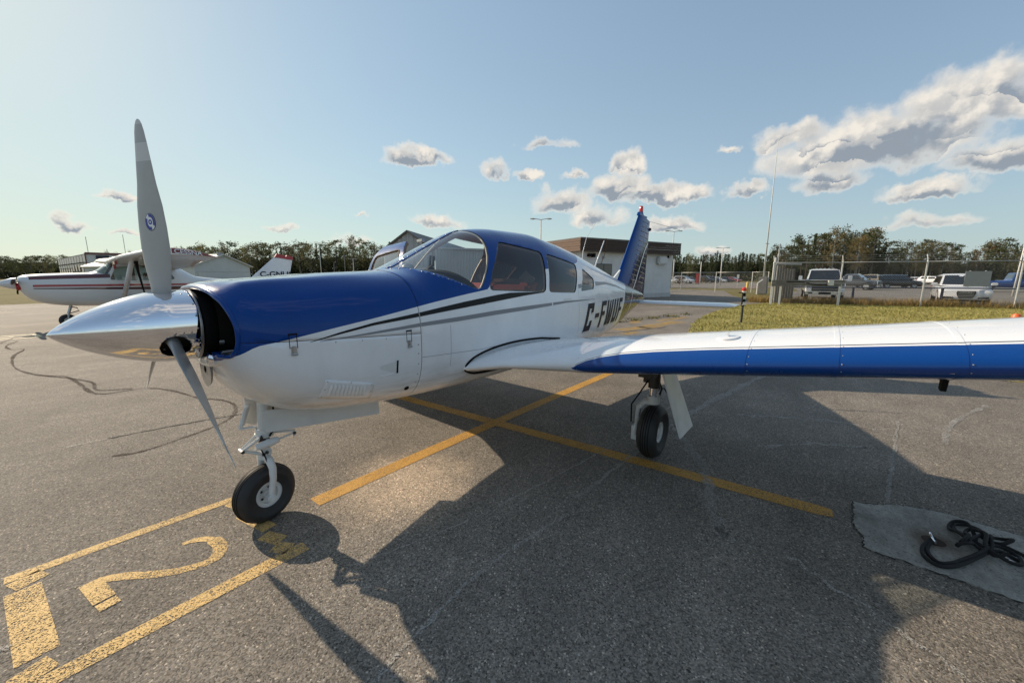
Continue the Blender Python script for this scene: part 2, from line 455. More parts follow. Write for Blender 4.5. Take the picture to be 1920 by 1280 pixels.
# paint schemes -------------------------------------------------------------------------------------
BLUE_EDGE = [(-0.4, 1.05), (-0.224, 1.071), (-0.20, 1.105), (-0.113, 1.162), (0.033, 1.183), (0.175, 1.206), (0.288, 1.224), (0.481, 1.252), (0.834, 1.307),
             (1.224, 1.362), (1.396, 1.384), (1.50, 1.398), (1.62, 1.54), (2.32, 1.56), (3.12, 1.64), (3.22, 1.66), (3.40, 1.745), (3.52, 1.90), (3.6, 2.4), (6.6, 2.4)]
NAVY_EDGE = [(0.5, 4.62), (0.79, 4.665), (0.94, 4.69), (1.09, 4.80), (1.28, 4.95), (1.36, 5.16), (1.5, 5.6)]
BLUE = (0.0, 0.046, 0.235); NAVY = (0.006, 0.012, 0.040); WHITE = (0.80, 0.81, 0.83)
def paint_fx(t, p, base, dirt=0.06, coat_ior=1.30):
    tc = t.new('ShaderNodeTexCoord'); o = tc.outputs['Object']
    if coat_ior: p.inputs['Coat IOR'].default_value = coat_ior
    n = t.noise(t.vm('MULTIPLY', o, (1.0, 1.0, 0.45)), 5.0, 7, 0.62)
    g = t.lin(n, 0.3, 0.75, 1+dirt*0.4, 1-dirt*1.6)
    col = t.mix(1.0, base, t.cxyz(g, t.m('MULTIPLY', g, 0.995), t.m('MULTIPLY', g, 0.985)), 'MULTIPLY')
    t.l.new(col, p.inputs['Base Color'])
    b = t.new('ShaderNodeBump'); b.inputs['Strength'].default_value = 0.11; b.inputs['Distance'].default_value = 0.02
    t.put(b.inputs['Height'], t.noise(o, 3.2, 2, 0.5)); t.l.new(b.outputs[0], p.inputs['Normal'])
    t.put(p.inputs['Roughness'], t.lin(n, 0.3, 0.8, 0.22, 0.36))
def fuse_paint(t, p, m):
    tc = t.new('ShaderNodeTexCoord'); x, y, z = t.xyz(tc.outputs['Object'])
    e = t.curve(x, BLUE_EDGE, -0.4, 6.6, 0.0, 3.0)
    blue = t.m('GREATER_THAN', t.m('SUBTRACT', z, e), 0.0)
    nx = t.curve(z, NAVY_EDGE, 0.5, 1.5, 4.0, 7.0)
    navy = t.m('GREATER_THAN', t.m('SUBTRACT', x, nx), 0.0)
    c = t.mix(blue, (*WHITE, 1), (*BLUE, 1)); c = t.mix(navy, c, (*NAVY, 1))
    # oil and exhaust grime streaked along the lower cowl and belly
    gn = t.noise(t.vm('MULTIPLY', tc.outputs['Object'], (1.0, 3.0, 5.0)), 3.5, 7, 0.68)
    gr = t.m('MULTIPLY', t.m('MULTIPLY', t.sst(z, 0.98, 0.66), t.sst(gn, 0.42, 0.70)), t.m('MULTIPLY', t.sst(x, 3.0, 0.6), 0.55))
    c = t.mix(gr, c, (0.27, 0.205, 0.145, 1))
    paint_fx(t, p, c)
PAINT = mat('aircraft_paint', None, 0.28, coat=1.0, spec=0.05, builder=fuse_paint)
BLUE_M = mat('blue_paint', BLUE, 0.25, coat=1.0, spec=0.05, builder=lambda t, p, m: paint_fx(t, p, (*BLUE, 1)))
NAVY_M = mat('navy_paint', NAVY, 0.25, coat=1.0)
LETTER = mat('lettering_navy', (0.006, 0.010, 0.030), 0.45, spec=0.2)
WHITE_M = mat('white_paint', WHITE, 0.3, coat=0.9, builder=lambda t, p, m: paint_fx(t, p, (*WHITE, 1)))
DOORW = mat('dull_white_paint', (0.62, 0.63, 0.62), 0.45, coat=0.2, var=0.10, vscale=9)
BLACKP = mat('black_gloss', (0.008, 0.007, 0.007), 0.3, spec=0.2)
GREYP = mat('grey_stripe_paint', (0.22, 0.23, 0.25), 0.3, spec=0.3)
CHROME = mat('polished_metal', (0.90, 0.90, 0.93), 0.085, metal=1.0)
STEEL = mat('dull_steel', (0.42, 0.42, 0.42), 0.38, metal=1.0, var=0.15, vscale=30)
BLADE = mat('blade_grey_paint', (0.40, 0.40, 0.39), 0.42, coat=0.15, var=0.05, vscale=14)
BLADETIP = mat('blade_tip_band', (0.58, 0.58, 0.56), 0.4)
RUBBER = mat('tyre_rubber', (0.020, 0.020, 0.021), 0.6, var=0.25, vscale=25, bump=(60, 0.15))
BLACK = mat('matt_black', (0.006, 0.006, 0.006), 0.7, spec=0.2)
DARK = mat('dark_interior', (0.007, 0.0065, 0.006), 0.9, spec=0.05)
CABIN = mat('cabin_lining', (0.20, 0.17, 0.14), 0.85)
TRIM = mat('cream_trim', (0.52, 0.45, 0.36), 0.6)
REDL = mat('red_leather', (0.32, 0.030, 0.022), 0.42, bump=(40, 0.1))
GREASE = mat('greasy_metal', (0.055, 0.05, 0.045), 0.5, metal=0.5, var=0.4, vscale=40)
RED_LENS = mat('red_lens', (0.65, 0.015, 0.01), 0.15, coat=1.0)
WSGLASS = glass_mat('windscreen_glass', (0.86, 0.90, 0.90), 1.35)
TINT = glass_mat('tinted_glass', (0.30, 0.25, 0.23), 1.25)
LENS = glass_mat('lens_glass', (0.7, 0.7, 0.7), 2.0)

plane = thing('light_aircraft', 'blue and white low-wing propeller aircraft with pointed chrome spinner, parked over the yellow cross', 'aircraft')

def smooth_loop(P, k):
    out = []; n = len(P)
    for i in range(n):
        q = [Vector(P[(i+j) % n]) for j in (-1, 0, 1, 2)]
        for s_ in range(k):
            t = s_/k; out.append(tuple(0.5*((2*q[1])+(-q[0]+q[2])*t+(2*q[0]-5*q[1]+4*q[2]-q[3])*t*t+(-q[0]+3*q[1]-3*q[2]+q[3])*t**3)))
    return out
# windows -------------------------------------------------------------------------------------------
WS = [(0.945, 1.575), (1.331, 1.414), (1.395, 1.400), (1.432, 1.412), (1.469, 1.450), (1.554, 1.555), (1.622, 1.662), (1.668, 1.75), (1.690, 1.806), (1.697, 1.84), (1.698, 1.87), (1.690, 1.93), (1.5, 2.0), (0.945, 1.75)]
W1 = round_poly([(1.503, 1.388), (1.600, 1.55), (1.835, 1.797), (2.415, 1.733), (2.300, 1.348)], 0.05)
W2 = round_poly([(2.352, 1.347), (2.478, 1.722), (3.115, 1.630), (2.905, 1.323)], 0.05)
W3 = round_poly([(3.055, 1.335), (3.262, 1.590), (3.535, 1.466), (3.45, 1.348)], 0.03)
DOOR = [(1.46, 0.93), (2.40, 0.93), (2.45, 1.34), (2.47, 1.74), (2.40, 1.84), (1.90, 1.87), (1.66, 1.70), (1.46, 1.40)]
port = lambda c: c.y < -0.02
stbd = lambda c: c.y > 0.02
wsel = lambda c: 0.80 < c.x < 1.80 and c.z > 1.38
base = FUSE.copy()
# inlets either side of the spinner
IH = [(0.30, 1.108), (0.390, 1.125), (0.428, 1.165), (0.439, 1.22), (0.432, 1.28), (0.402, 1.335), (0.345, 1.385), (0.26, 1.417), (0.14, 1.435), (0.0, 1.440)]
INL = IH+[(-a, b) for a, b in IH[-2::-1]]
front = lambda c: c.x < -0.12
punch(FUSE, INL, (1, 2), front)
punch(FUSE, WS, (0, 2), wsel)
for w in (W1, W2, W3): punch(FUSE, w, (0, 2), lambda c: port(c) and c.z > 1.25)
for w in (W2, W3): punch(FUSE, w, (0, 2), lambda c: stbd(c) and c.z > 1.25)
punch(FUSE, DOOR, (0, 2), lambda c: c.y > 0.10)

def pane(name, poly, sel, m, parent, frame=None, fw=0.028, inset=0.006):
    b = clip_poly(base.copy(), poly, (0, 2), sel); shift(b, -inset)
    o = from_bm(name, b, m, parent, True)
    if frame:
        b2 = clip_poly(base.copy(), offset_poly(poly, -0.006), (0, 2), sel)
        punch(b2, offset_poly(poly, fw), (0, 2), sel); shift(b2, -0.011)
        thicken(from_bm('window_frame', b2, frame, o, True), 0.012)
    return o
# split the shell: cowling above / below, cabin and tail, with real gaps between them
def half(bm, cuts):
    for co, no in cuts: bmesh.ops.bisect_plane(bm, geom=bm.verts[:]+bm.edges[:]+bm.faces[:], dist=1e-6, plane_co=co, plane_no=no, clear_outer=True)
    return bm
X = Vector((1, 0, 0)); sl = Vector((0.055, 0, 1)).normalized(); pc = Vector((0.03, 0, 1.171))
up = half(FUSE.copy(), [(Vector((0.801, 0, 0)), X), (pc+sl*0.0013, -sl)])
lo = half(FUSE.copy(), [(Vector((0.801, 0, 0)), X), (pc-sl*0.0013, sl)])
bd = half(FUSE.copy(), [(Vector((0.8045, 0, 0)), -X)])
upper_cowl = thicken(from_bm('upper_cowl', up, [PAINT, BLACK], plane, 40), 0.007, mat_off=1, rim=1)
lower_cowl = thicken(from_bm('lower_cowl', lo, [PAINT, BLACK], plane, 40), 0.007, mat_off=1, rim=1)
fuselage = thicken(from_bm('fuselage', bd, [PAINT, CABIN, BLACK], plane, 40), 0.012, mat_off=1, rim=2)
# dark engine bay behind the inlets and a firewall so that no light leaks through
b = MB(); b.prism([(-0.30, 0.90), (0.30, 0.90), (0.43, 1.05), (0.43, 1.34), (0.2, 1.42), (-0.2, 1.42), (-0.43, 1.34), (-0.43, 1.05)], 'X', -0.06, -0.03)
b.build('engine_baffle', DARK, plane)
b = MB(); b.prism([(y*0.97, 1.08+(z-1.08)*0.97) for (_, y, z) in [tuple(p) for p in sect(0.86)][::4]], 'X', 0.86, 0.875); b.build('firewall', DARK, plane)

b = MB(); b.grid([[Vector((x_, p.y*0.978, 1.08+(p.z-1.08)*0.978)) for p in sect(x_)] for x_ in (0.775, 0.79, 0.805, 0.83)], wrap=True); b.build('seam_shade_band', BLACK, fuselage, True)  # added black band behind the gap, standing in for shade in the seam
# rounded lip round the intake
b = MB(); pts = []
for (y_, z_) in smooth_loop(INL, 5):
    h = FBV.ray_cast(Vector((-1.0, y_, z_)), Vector((1, 0, 0)))
    if h[0] is not None: pts.append(h[0]+Vector((0.006, 0, 0)))
b.tube(pts+[pts[0]], 0.0125, 8, caps=False); b.build('intake_lip', PAINT, upper_cowl, True)
ws = pane('windscreen', WS, wsel, WSGLASS, plane, TRIM, 0.012, 0.003)
for nm, w, s in (('front_window', W1, port), ('rear_window', W2, port), ('rear_window', W2, stbd), ('tail_window', W3, port), ('tail_window', W3, stbd)):
    pane(nm, w, lambda c, s=s: s(c) and c.z > 1.2, TINT, plane, TRIM if w is not W3 else BLACK, 0.03 if w is not W3 else 0.008)
# centre strip of the windscreen and the strip along its foot, with screws
def top_z(x): return interp_tab(FUS, x)[0]
b = MB(); rows = []
for i in range(25):
    x = 0.952+(1.685-0.952)*i/24; z = top_z(x)
    rows.append([(x, -0.020, z-0.004), (x, -0.018, z+0.004), (x, 0.018, z+0.004), (x, 0.020, z-0.004)])
b.grid(rows); st = thicken(b.build('windscreen_post', BLUE_M, plane, 40), 0.004)
sc_me = None
def screw(parent, p, n, r=0.0045, m=None, h=0.5):
    """a shallow domed screw head"""
    global sc_me
    if sc_me is None:
        t_ = MB(); t_.lathe([(1.0, 0.0), (0.9, 0.28), (0.55, 0.48), (0.1, 0.55)], n=10); o = t_.build('screw', STEEL, None, 60)
        sc_me = o.data; bpy.data.objects.remove(o)
    o = link(bpy.data.objects.new('screw', sc_me), parent); o.location = p
    o.rotation_euler = Vector(n).to_track_quat('Z', 'Y').to_euler(); o.scale = (r, r, r*1.1)
    return o
for i in range(9): x = 0.985+0.082*i; screw(st, (x, 0, top_z(x)+0.004), (-0.4, 0, 1), 0.005)
foot = []
for (x, yy) in [(0.975, 0.06), (0.985, 0.15), (1.01, 0.25), (1.045, 0.33), (1.10, 0.40), (1.18, 0.46), (1.27, 0.50)]:
    h = FBV.ray_cast(Vector((x-0.03, -yy, 2.2)), Vector((0, 0, -1)))
    if h[0] is not None: foot.append((h[0], h[1] if h[1].z > 0 else -h[1]))
for p, n in foot: screw(fuselage, p+n*0.001, n, 0.006)

# stripes, drawn on the side by (x, z) of their upper and lower edge -----------------------------------
def side_strip(name, top, bot, m, parent, s=-1, off=0.0014, nz=4, step=0.03, skip=None):
    def at(l, x):
        for (a, b), (c, d) in zip(l, l[1:]):
            if a <= x <= c: return b+(d-b)*(x-a)/max(1e-9, c-a)
        return l[-1][1] if x > l[-1][0] else l[0][1]
    x0, x1 = top[0][0], top[-1][0]; n = max(2, int((x1-x0)/step)); rows = []
    for i in range(n+1):
        x = x0+(x1-x0)*i/n; a, b_ = at(top, x), at(bot, x)
        rows.append([side_pt(x, b_+(a-b_)*k/nz, s, off) for k in range(nz+1)])
    return MB().grid(rows).build(name, m, parent, True)
BT = [(0.12, 1.158), (0.285, 1.195), (0.477, 1.228), (0.823, 1.266), (1.212, 1.312), (1.571, 1.349), (1.75, 1.362), (1.89, 1.360), (2.09, 1.357), (2.264, 1.351)]
BB = [(0.12, 1.156), (0.284, 1.183), (0.475, 1.212), (0.817, 1.239), (1.203, 1.270), (1.561, 1.299), (1.961, 1.331), (2.264, 1.348)]
GT = [(0.17, 1.156), (0.47, 1.175), (0.811, 1.198), (1.142, 1.210), (1.551, 1.228), (2.072, 1.241), (2.656, 1.250), (3.445, 1.235)]
GB = [(0.17, 1.154), (0.469, 1.163), (0.808, 1.174), (1.139, 1.179), (1.548, 1.194), (2.069, 1.207), (2.655, 1.229), (3.443, 1.231)]
for s in (-1, 1):
    for a0, a1, par in ((0.12, 0.799, upper_cowl), (0.8065, 1.458, fuselage), (1.458, 2.264, fuselage)):
        if s > 0 and a0 > 1.4: continue
        cl = lambda L: [q for q in [(a0, np.interp(a0, [v[0] for v in L], [v[1] for v in L]))]+[v for v in L if a0 < v[0] < a1]+[(a1, np.interp(a1, [v[0] for v in L], [v[1] for v in L]))]]
        side_strip('black_stripe', cl(BT), cl(BB), BLACKP, par, s)
    for a0, a1, par in ((0.17, 0.799, upper_cowl), (0.8065, 1.458, fuselage), (1.458, 2.39, fuselage), (2.41, 3.44, fuselage)):
        if s > 0 and 1.4 < a0 < 2.4: continue
        cl = lambda L: [q for q in [(a0, np.interp(a0, [v[0] for v in L], [v[1] for v in L]))]+[v for v in L if a0 < v[0] < a1]+[(a1, np.interp(a1, [v[0] for v in L], [v[1] for v in L]))]]
        side_strip('grey_stripe', cl(GT), cl(GB), GREYP, par, s)
    side_strip('grey_stripe', [(3.0, 1.412), (3.06, 1.415), (3.10, 1.416)], [(2.95, 1.365), (3.06, 1.372), (3.10, 1.373)], GREYP, fuselage, s, nz=2)
    side_strip('grey_stripe', [(3.55, 1.435), (4.0, 1.425), (4.5, 1.375), (4.95, 1.295)], [(3.52, 1.385), (4.0, 1.395), (4.5, 1.35), (4.95, 1.280)], GREYP, fuselage, s, nz=3)
side_strip('tail_pinstripe', [(5.10, 0.80), (5.12, 0.854), (5.166, 0.99), (5.30, 1.150), (5.44, 1.235), (5.50, 1.27)], [(5.10, 0.795), (5.13, 0.84), (5.18, 0.965), (5.315, 1.13), (5.455, 1.22), (5.50, 1.25)], WHITE_M, fuselage, -1, 0.002, 2, 0.02)

# registration on the port side: slanted block letters with a fine outline below ------------------------
def letter_quads(ch):
    w = 0.30                                       # stroke in units of the letter's height is ~0.2
    S = {'C': [((0, 0), (1, 0), (1, .20), (0, .20)), ((0, .14), (.34, .14), (.34, .86), (0, .86)), ((0, .80), (1, .80), (1, 1), (0, 1)), ((.66, .12), (1, .12), (1, .36), (.66, .36)), ((.66, .64), (1, .64), (1, .88), (.66, .88))],
         '-': [((0, .42), (1, .42), (1, .58), (0, .58))],
         'F': [((0, 0), (.34, 0), (.34, 1), (0, 1)), ((.3, .82), (1, .82), (1, 1), (.3, 1)), ((.3, .44), (.86, .44), (.86, .60), (.3, .60))],
         'W': [((.06, 0), (.28, 0), (.22, 1), (0, 1)), ((.28, 0), (.44, 0), (.60, .98), (.44, .98)), ((.56, 0), (.72, 0), (.56, .98), (.42, .98)), ((.72, 0), (.94, 0), (1, 1), (.78, 1)), ((.1, 0), (.4, 0), (.36, .14), (.12, .14)), ((.6, 0), (.9, 0), (.88, .14), (.64, .14))],
         'U': [((0, .08), (.34, .08), (.34, 1), (0, 1)), ((.66, .08), (1, .08), (1, 1), (.66, 1)), ((.05, 0), (.95, 0), (1, .2), (0, .2))]}
    return S[ch]
def put_letter(ch, x0, w, z0, h, slant, m, parent, off, s=-1):
    b = MB()
    for i, q in enumerate(letter_quads(ch)):
        rows = []
        for a in range(7):
            t = a/6; row = []
            for c in range(7):
                u = c/6
                px = (q[0][0]*(1-u)+q[1][0]*u)*(1-t)+(q[3][0]*(1-u)+q[2][0]*u)*t
                pz = (q[0][1]*(1-u)+q[1][1]*u)*(1-t)+(q[3][1]*(1-u)+q[2][1]*u)*t
                row.append(side_pt(x0+px*w+pz*slant, z0+pz*h, s, off+0.00022*i))
            rows.append(row)
        b.grid(rows)
    return b.build('letter', m, parent, True)
REG = [('C', 3.105, 0.20), ('-', 3.395, 0.145), ('F', 3.60, 0.19), ('W', 3.845, 0.27), ('U', 4.17, 0.19), ('F', 4.42, 0.17)]
for ch, x0, w in REG:
    put_letter(ch, x0+0.010, w, 0.853, 0.318, 0.13, GREYP, fuselage, 0.0012)
    put_letter(ch, x0+0.007, w, 0.859, 0.318, 0.13, WHITE_M, fuselage, 0.0028)
    put_letter(ch, x0, w, 0.872, 0.318, 0.13, LETTER, fuselage, 0.0046)

# wings --------------------------------------------------------------------------------------------
def foil(n=44, th=0.15, cam_=0.022):
    up_, lo_ = [], []
    for i in range(n+1):
        x = 0.5*(1-math.cos(PI*i/n))
        yt = 5*th*(0.2969*math.sqrt(x)-0.1260*x-0.3516*x*x+0.2843*x**3-0.1036*x**4)
        yc = cam_/0.16*(0.8*x-x*x) if x < 0.4 else cam_/0.36*(0.2+0.8*x-x*x)
        up_.append((x, yc+yt)); lo_.append((x, yc-yt))
    return up_[::-1]+lo_[1:-1]               # from trailing edge over the top to the leading edge and back below
FOIL = foil()
def wing_sec(y):
    a = abs(y); te = 3.17
    le = np.interp(a, [0.40, 0.57, 0.80, 1.05, 1.20, 1.30, 4.6], [1.14, 1.222, 1.340, 1.455, 1.525, 1.562, 1.562])
    g = min(1.0, max(0.0, (1.30-a)/0.5)); zl = 1.052+0.1395*(a-2.54)+0.040*g
    c = te-le; k = 1.0
    if a > 4.25: k = math.sqrt(max(0.0, 1-((a-4.25)/0.36)**2)); 
    sec = []
    for (u, v) in FOIL:
        vz = v*1.6*max(0.12, k)*((1.0-0.22*g) if v > 0 else (1.0-0.42*g))
        x = le+u*c
        if a > 4.25: x = le+(1-k)*0.18*(1-u)+u*(c-(1-k)*0.10)
        sec.append(Vector((x, y, zl+vz-0.045*u*1.0+(0.05*(1-k)))))
    return sec
def wing_ys(): return [0.40, 0.50, 0.57, 0.65, 0.73, 0.80, 0.90, 1.0, 1.05, 1.12, 1.20, 1.25, 1.30, 1.36, 1.5, 1.75, 2.0, 2.3, 2.6, 2.9, 3.2, 3.5, 3.8, 4.1, 4.25, 4.33, 4.41, 4.48, 4.54, 4.58, 4.60]
def wing_paint(t, p, m):
    tc = t.new('ShaderNodeTexCoord'); x, y, z = t.xyz(tc.outputs['Object'])
    a = t.m('ABSOLUTE', y)
    zl = t.m('ADD', t.m('MULTIPLY_ADD', t.m('SUBTRACT', a, 2.54), 0.1395, 1.052), t.m('MULTIPLY', t.lin(a, 0.8, 1.3, 1.0, 0.0), 0.040))
    # blue leading edge: on top back to a line, tapering to a point at the root kink
    edge = t.curve(a, [(0.5, 1.10), (1.20, 1.49), (1.255, 1.546), (1.29, 1.580), (1.36, 1.613), (1.46, 1.638), (1.62, 1.655), (1.9, 1.664), (4.6, 1.668)], 0.5, 4.6, 1.0, 1.8)
    dz = t.m('SUBTRACT', z, zl)
    hgt = t.curve(a, [(0.5, -0.2), (1.235, -0.07), (1.26, -0.022), (1.30, 0.010), (1.36, 0.034), (1.46, 0.055), (1.60, 0.070), (1.80, 0.0785), (2.1, 0.083), (4.6, 0.083)], 0.5, 4.6, -0.3, 0.2)
    upb = t.m('MULTIPLY', t.m('LESS_THAN', t.m('SUBTRACT', dz, hgt), 0.0), t.m('MULTIPLY', t.m('LESS_THAN', x, 1.74), t.m('GREATER_THAN', dz, -0.012)))
    lob = t.m('MULTIPLY', t.m('LESS_THAN', x, t.m('ADD', edge, t.m('MULTIPLY', t.sst(a, 1.30, 1.6), 0.05))), t.m('LESS_THAN', dz, -0.012))
    blue = t.m('MAXIMUM', upb, lob)
    dx = t.m('SUBTRACT', dz, hgt)
    pin = t.m('MULTIPLY', t.m('MULTIPLY', t.m('GREATER_THAN', dx, 0.0055), t.m('LESS_THAN', dx, 0.0085)), t.m('MULTIPLY', t.m('LESS_THAN', x, 1.76), t.m('GREATER_THAN', a, 1.285)))
    c = t.mix(blue, (*WHITE, 1), (*BLUE, 1)); c = t.mix(pin, c, (*NAVY, 1))
    paint_fx(t, p, c, 0.03)
WINGP = mat('wing_paint', None, 0.3, coat=0.8, spec=0.3, builder=wing_paint)
def make_wing(s):
    b = MB(); b.grid([wing_sec(s*a) for a in wing_ys()], wrap=True)
    n = len(FOIL); L = len(b.v); b.f.append(list(range(L-n, L))); b.mi.append(0)
    w = b.build('wing', WINGP, plane, 50)
    # lap joints: thin raised bands over the skin
    for a, nm in ((1.262, 'fairing_edge'), (2.28, 'skin_lap'), (2.66, 'skin_lap'), (3.06, 'skin_lap'), (3.75, 'skin_lap')):
        up2 = [Vector((q.x, q.y, q.z)) for q in wing_sec(s*a)]; up3 = wing_sec(s*(a+0.020)); rows = []
        for P, off in ((up2, -0.001), (up2, 0.0016), (up3, 0.0016), (up3, -0.001)):
            c = Vector((2.3, 0, sum(q.z for q in P)/len(P)))
            row = []
            for i in range(4, len(P)-4):
                tg = (P[i+1]-P[i-1]); nn = Vector((tg.z, 0, -tg.x)); nn = nn.normalized() if nn.length > 0 else Vector((0, 0, 1))
                row.append(P[i]-nn*off if (P[i]-nn*0.01-c).length > (P[i]-c).length else P[i]+nn*off)
            rows.append(row)
        MB().grid(rows).build(nm, WINGP, w, 30)
    # screw rows along the laps near the leading edge and the rear edge rivets
    if s < 0:
        for a in (1.262, 2.28, 2.66, 3.06):
            P = wing_sec(s*(a+0.032)); 
            for i in range(10, len(FOIL)//2+5, 3):
                tg = P[i+1]-P[i-1]; nn = Vector((tg.z, 0, -tg.x)).normalized()
                if nn.z < 0 and i < len(FOIL)//2: nn = -nn
                if i >= len(FOIL)//2 and nn.x > 0: nn = -nn
                screw(w, P[i]+nn*0.0003, nn, 0.0030)
    return w
wl = make_wing(-1); wr = make_wing(1)
# dark sealing strip along the wing root: follows the root section where it leaves the body
b = MB(); pts = []
rs = wing_sec(-0.60)
for i in range(17, len(rs)-9, 1):
    q = rs[i]; h = FBV.ray_cast(Vector((q.x, -2, q.z)), Vector((0, 1, 0)))
    if h[0] is None: continue
    zc = 0.825; d = (Vector((q.x, 0, q.z))-Vector((max(1.33, min(2.2, q.x)), 0, zc))).normalized()
    pts.append((h[0]+Vector((0, -0.004, 0))+d*(0.016 if i < 46 else 0.030)))
b.tube(pts, 0.0095, 6); b.build('root_seal', BLACK, plane, True)
# landing light window in the glove's leading edge: small grey plate
# fuel cap, stall vane, pitot
q = [p_ for p_ in wing_sec(-2.17)]; cap_p = min(q[:44], key=lambda v: abs(v.x-1.86))
b = MB(); b.lathe([(0.060, -0.004), (0.060, 0.006), (0.046, 0.009), (0.02, 0.010)], n=24, c=cap_p+Vector((0, 0, 0.001)), rot=Matrix.Rotation(-0.14, 3, 'X')@Matrix.Rotation(-0.10, 3, 'Y'))
fc = b.build('fuel_cap', WHITE_M, wl, 40)
b = MB(); b.box(cap_p+Vector((0, 0, 0.022)), (0.016, 0.004, 0.014), taper=0.6); b.build('cap_latch', WHITE_M, fc)
b = MB(); b.prism([(1.78, 0.0), (1.84, 0.0), (1.84, -0.07), (1.80, -0.075)], 'Y', -0.010, 0.010, f=lambda p: (p[0], p[1]-3.07, p[2]+1.045)); b.build('pitot_blade', BLACK, wl)
b = MB(); b.box((1.575, -3.02, 1.098), (0.003, 0.028, 0.0035)); b.build('stall_tab', STEEL, wl)

# tail ----------------------------------------------------------------------------------------------
def surf(name, le0, le1, te0, te1, th0, th1, m, parent, n=9, tip=0.02, frac=(0, 1), axis='Z', cs=12):
    """a symmetric tail surface between two chords; frac cuts fin and rudder out of the same outline"""
    rows = []
    for i in range(n+1):
        t = i/n; L = Vector(le0).lerp(Vector(le1), t); T = Vector(te0).lerp(Vector(te1), t); th = th0+(th1-th0)*t
        row = []
        us = [frac[0]+(frac[1]-frac[0])*0.5*(1-math.cos(PI*k/cs)) for k in range(cs+1)]
        def half_t(u): return 5*th*(0.2969*math.sqrt(max(u, 0))-0.126*u-0.3516*u*u+0.2843*u**3-0.1036*u**4)*0.5/0.5
        side = Vector((0, 1, 0)) if axis == 'Z' else Vector((0, 0, 1))
        c = (T-L).length
        for u in us: row.append(L.lerp(T, u)+side*half_t(u)*c)
        for u in us[::-1]: row.append(L.lerp(T, u)-side*half_t(u)*c)
        rows.append(row)
    b = MB(); b.grid(rows, wrap=True); k = len(rows[0]); N = len(b.v)
    b.f.append(list(range(k))); b.mi.append(0); b.f.append(list(range(N-k, N))); b.mi.append(0)
    return b.build(name, m, parent, 50)
def fin_paint(t, p, m):
    tc = t.new('ShaderNodeTexCoord'); x, y, z = t.xyz(tc.outputs['Object'])
    e = t.curve(z, [(1.0, 5.35), (1.30, 5.52), (1.55, 5.74), (1.85, 6.02), (2.08, 6.30), (2.18, 6.50), (2.7, 7.6)], 1.0, 2.7, 5.0, 8.0)
    navy = t.m('GREATER_THAN', x, e)
    c = t.mix(navy, (*BLUE, 1), (0.006, 0.014, 0.055, 1)); paint_fx(t, p, c, 0.06, 1.18)
FINP = mat('fin_paint', None, 0.28, coat=1.0, spec=0.05, builder=fin_paint)
FL0, FL1, FT0, FT1 = (5.10, 0, 1.30), (6.045, 0, 2.56), (6.50, 0, 1.13), (6.640, 0, 2.56)
fin = surf('fin', FL0, FL1, FT0, FT1, 0.085, 0.10, FINP, plane, frac=(0, 0.615))
rud = surf('rudder', FL0, FL1, FT0, (6.625, 0, 2.50), 0.085, 0.10, FINP, plane, frac=(0.625, 1.0))
def fin_pt(u, t, off=0.0):
    L = Vector(FL0).lerp(Vector(FL1), t); T = Vector(FT0).lerp(Vector(FT1), t); th = 0.085+0.015*t; c = (T-L).length
    yt = 5*th*(0.2969*math.sqrt(u)-0.126*u-0.3516*u*u+0.2843*u**3-0.1036*u**4)*c
    p = L.lerp(T, u); return Vector((p.x, -yt-off, p.z))
for i in range(13):
    t = 0.16+0.80*i/12.6
    for par, u0, u1 in ((fin, 0.30, 0.585), (rud, 0.655, 0.965)):
        b = MB(); A = [fin_pt(u0+(u1-u0)*k/6, t, 0.0) for k in range(7)]
        rows = []
        for k, q in enumerate(A):
            w = 0.011*(0.35 if k in (0, 6) else 1.0); d = 0.0085*(0.2 if k in (0, 6) else 1.0)
            rows.append([q+Vector((0, 0.001, -w)), q+Vector((0, -d, 0)), q+Vector((0, 0.001, w))])
        b.grid(rows); b.build('stiffening_bead', FINP, par, 60)
b = MB(); fs = [(0.47, 0.03), (0.52, 0.15), (0.58, 0.30), (0.66, 0.45), (0.755, 0.57), (0.82, 0.62), (0.94, 0.68)]
rows = []
for (u, t) in fs:
    q = fin_pt(u, t, 0.010); rows.append([q+Vector((-0.010, 0, 0.004)), q+Vector((0.010, -0.001, -0.004))])
b.grid(rows); b.build('fin_pinstripe', WHITE_M, fin)
b = MB(); b.prism([(5.02, 1.44), (5.26, 1.40), (5.44, 1.62), (5.40, 1.64)], 'Y', -0.012, 0.012); b.build('fin_fillet', WHITE_M, plane)
b = MB(); b.box((6.125, 0, 2.575), (0.10, 0.030, 0.03), taper=0.75); b.lathe([(0.034, 2.59), (0.034, 2.61)], n=16, c=(6.15, 0, 0)); b.build('fin_tip', BLUE_M, plane, 40)
b = MB(); b.lathe([(0.034, 0.0), (0.036, 0.015), (0.034, 0.085), (0.022, 0.10), (0.004, 0.103)], n=18, c=(6.15, 0, 2.612)); b.build('beacon', RED_LENS, plane, 50)
b = MB(); b.lathe([(0.03, -0.02), (0.032, 0.0), (0.022, 0.025), (0.004, 0.03)], axis='X', n=14, c=(6.64, 0, 2.36)); b.build('tail_light', BLACK, plane, 50)
b = MB(); b.tube([(6.60, -0.005, 2.50), (6.9, -0.10, 2.47), (7.5, -0.30, 2.41)], 0.0025, 5); b.build('aerial_wire', BLACK, plane)
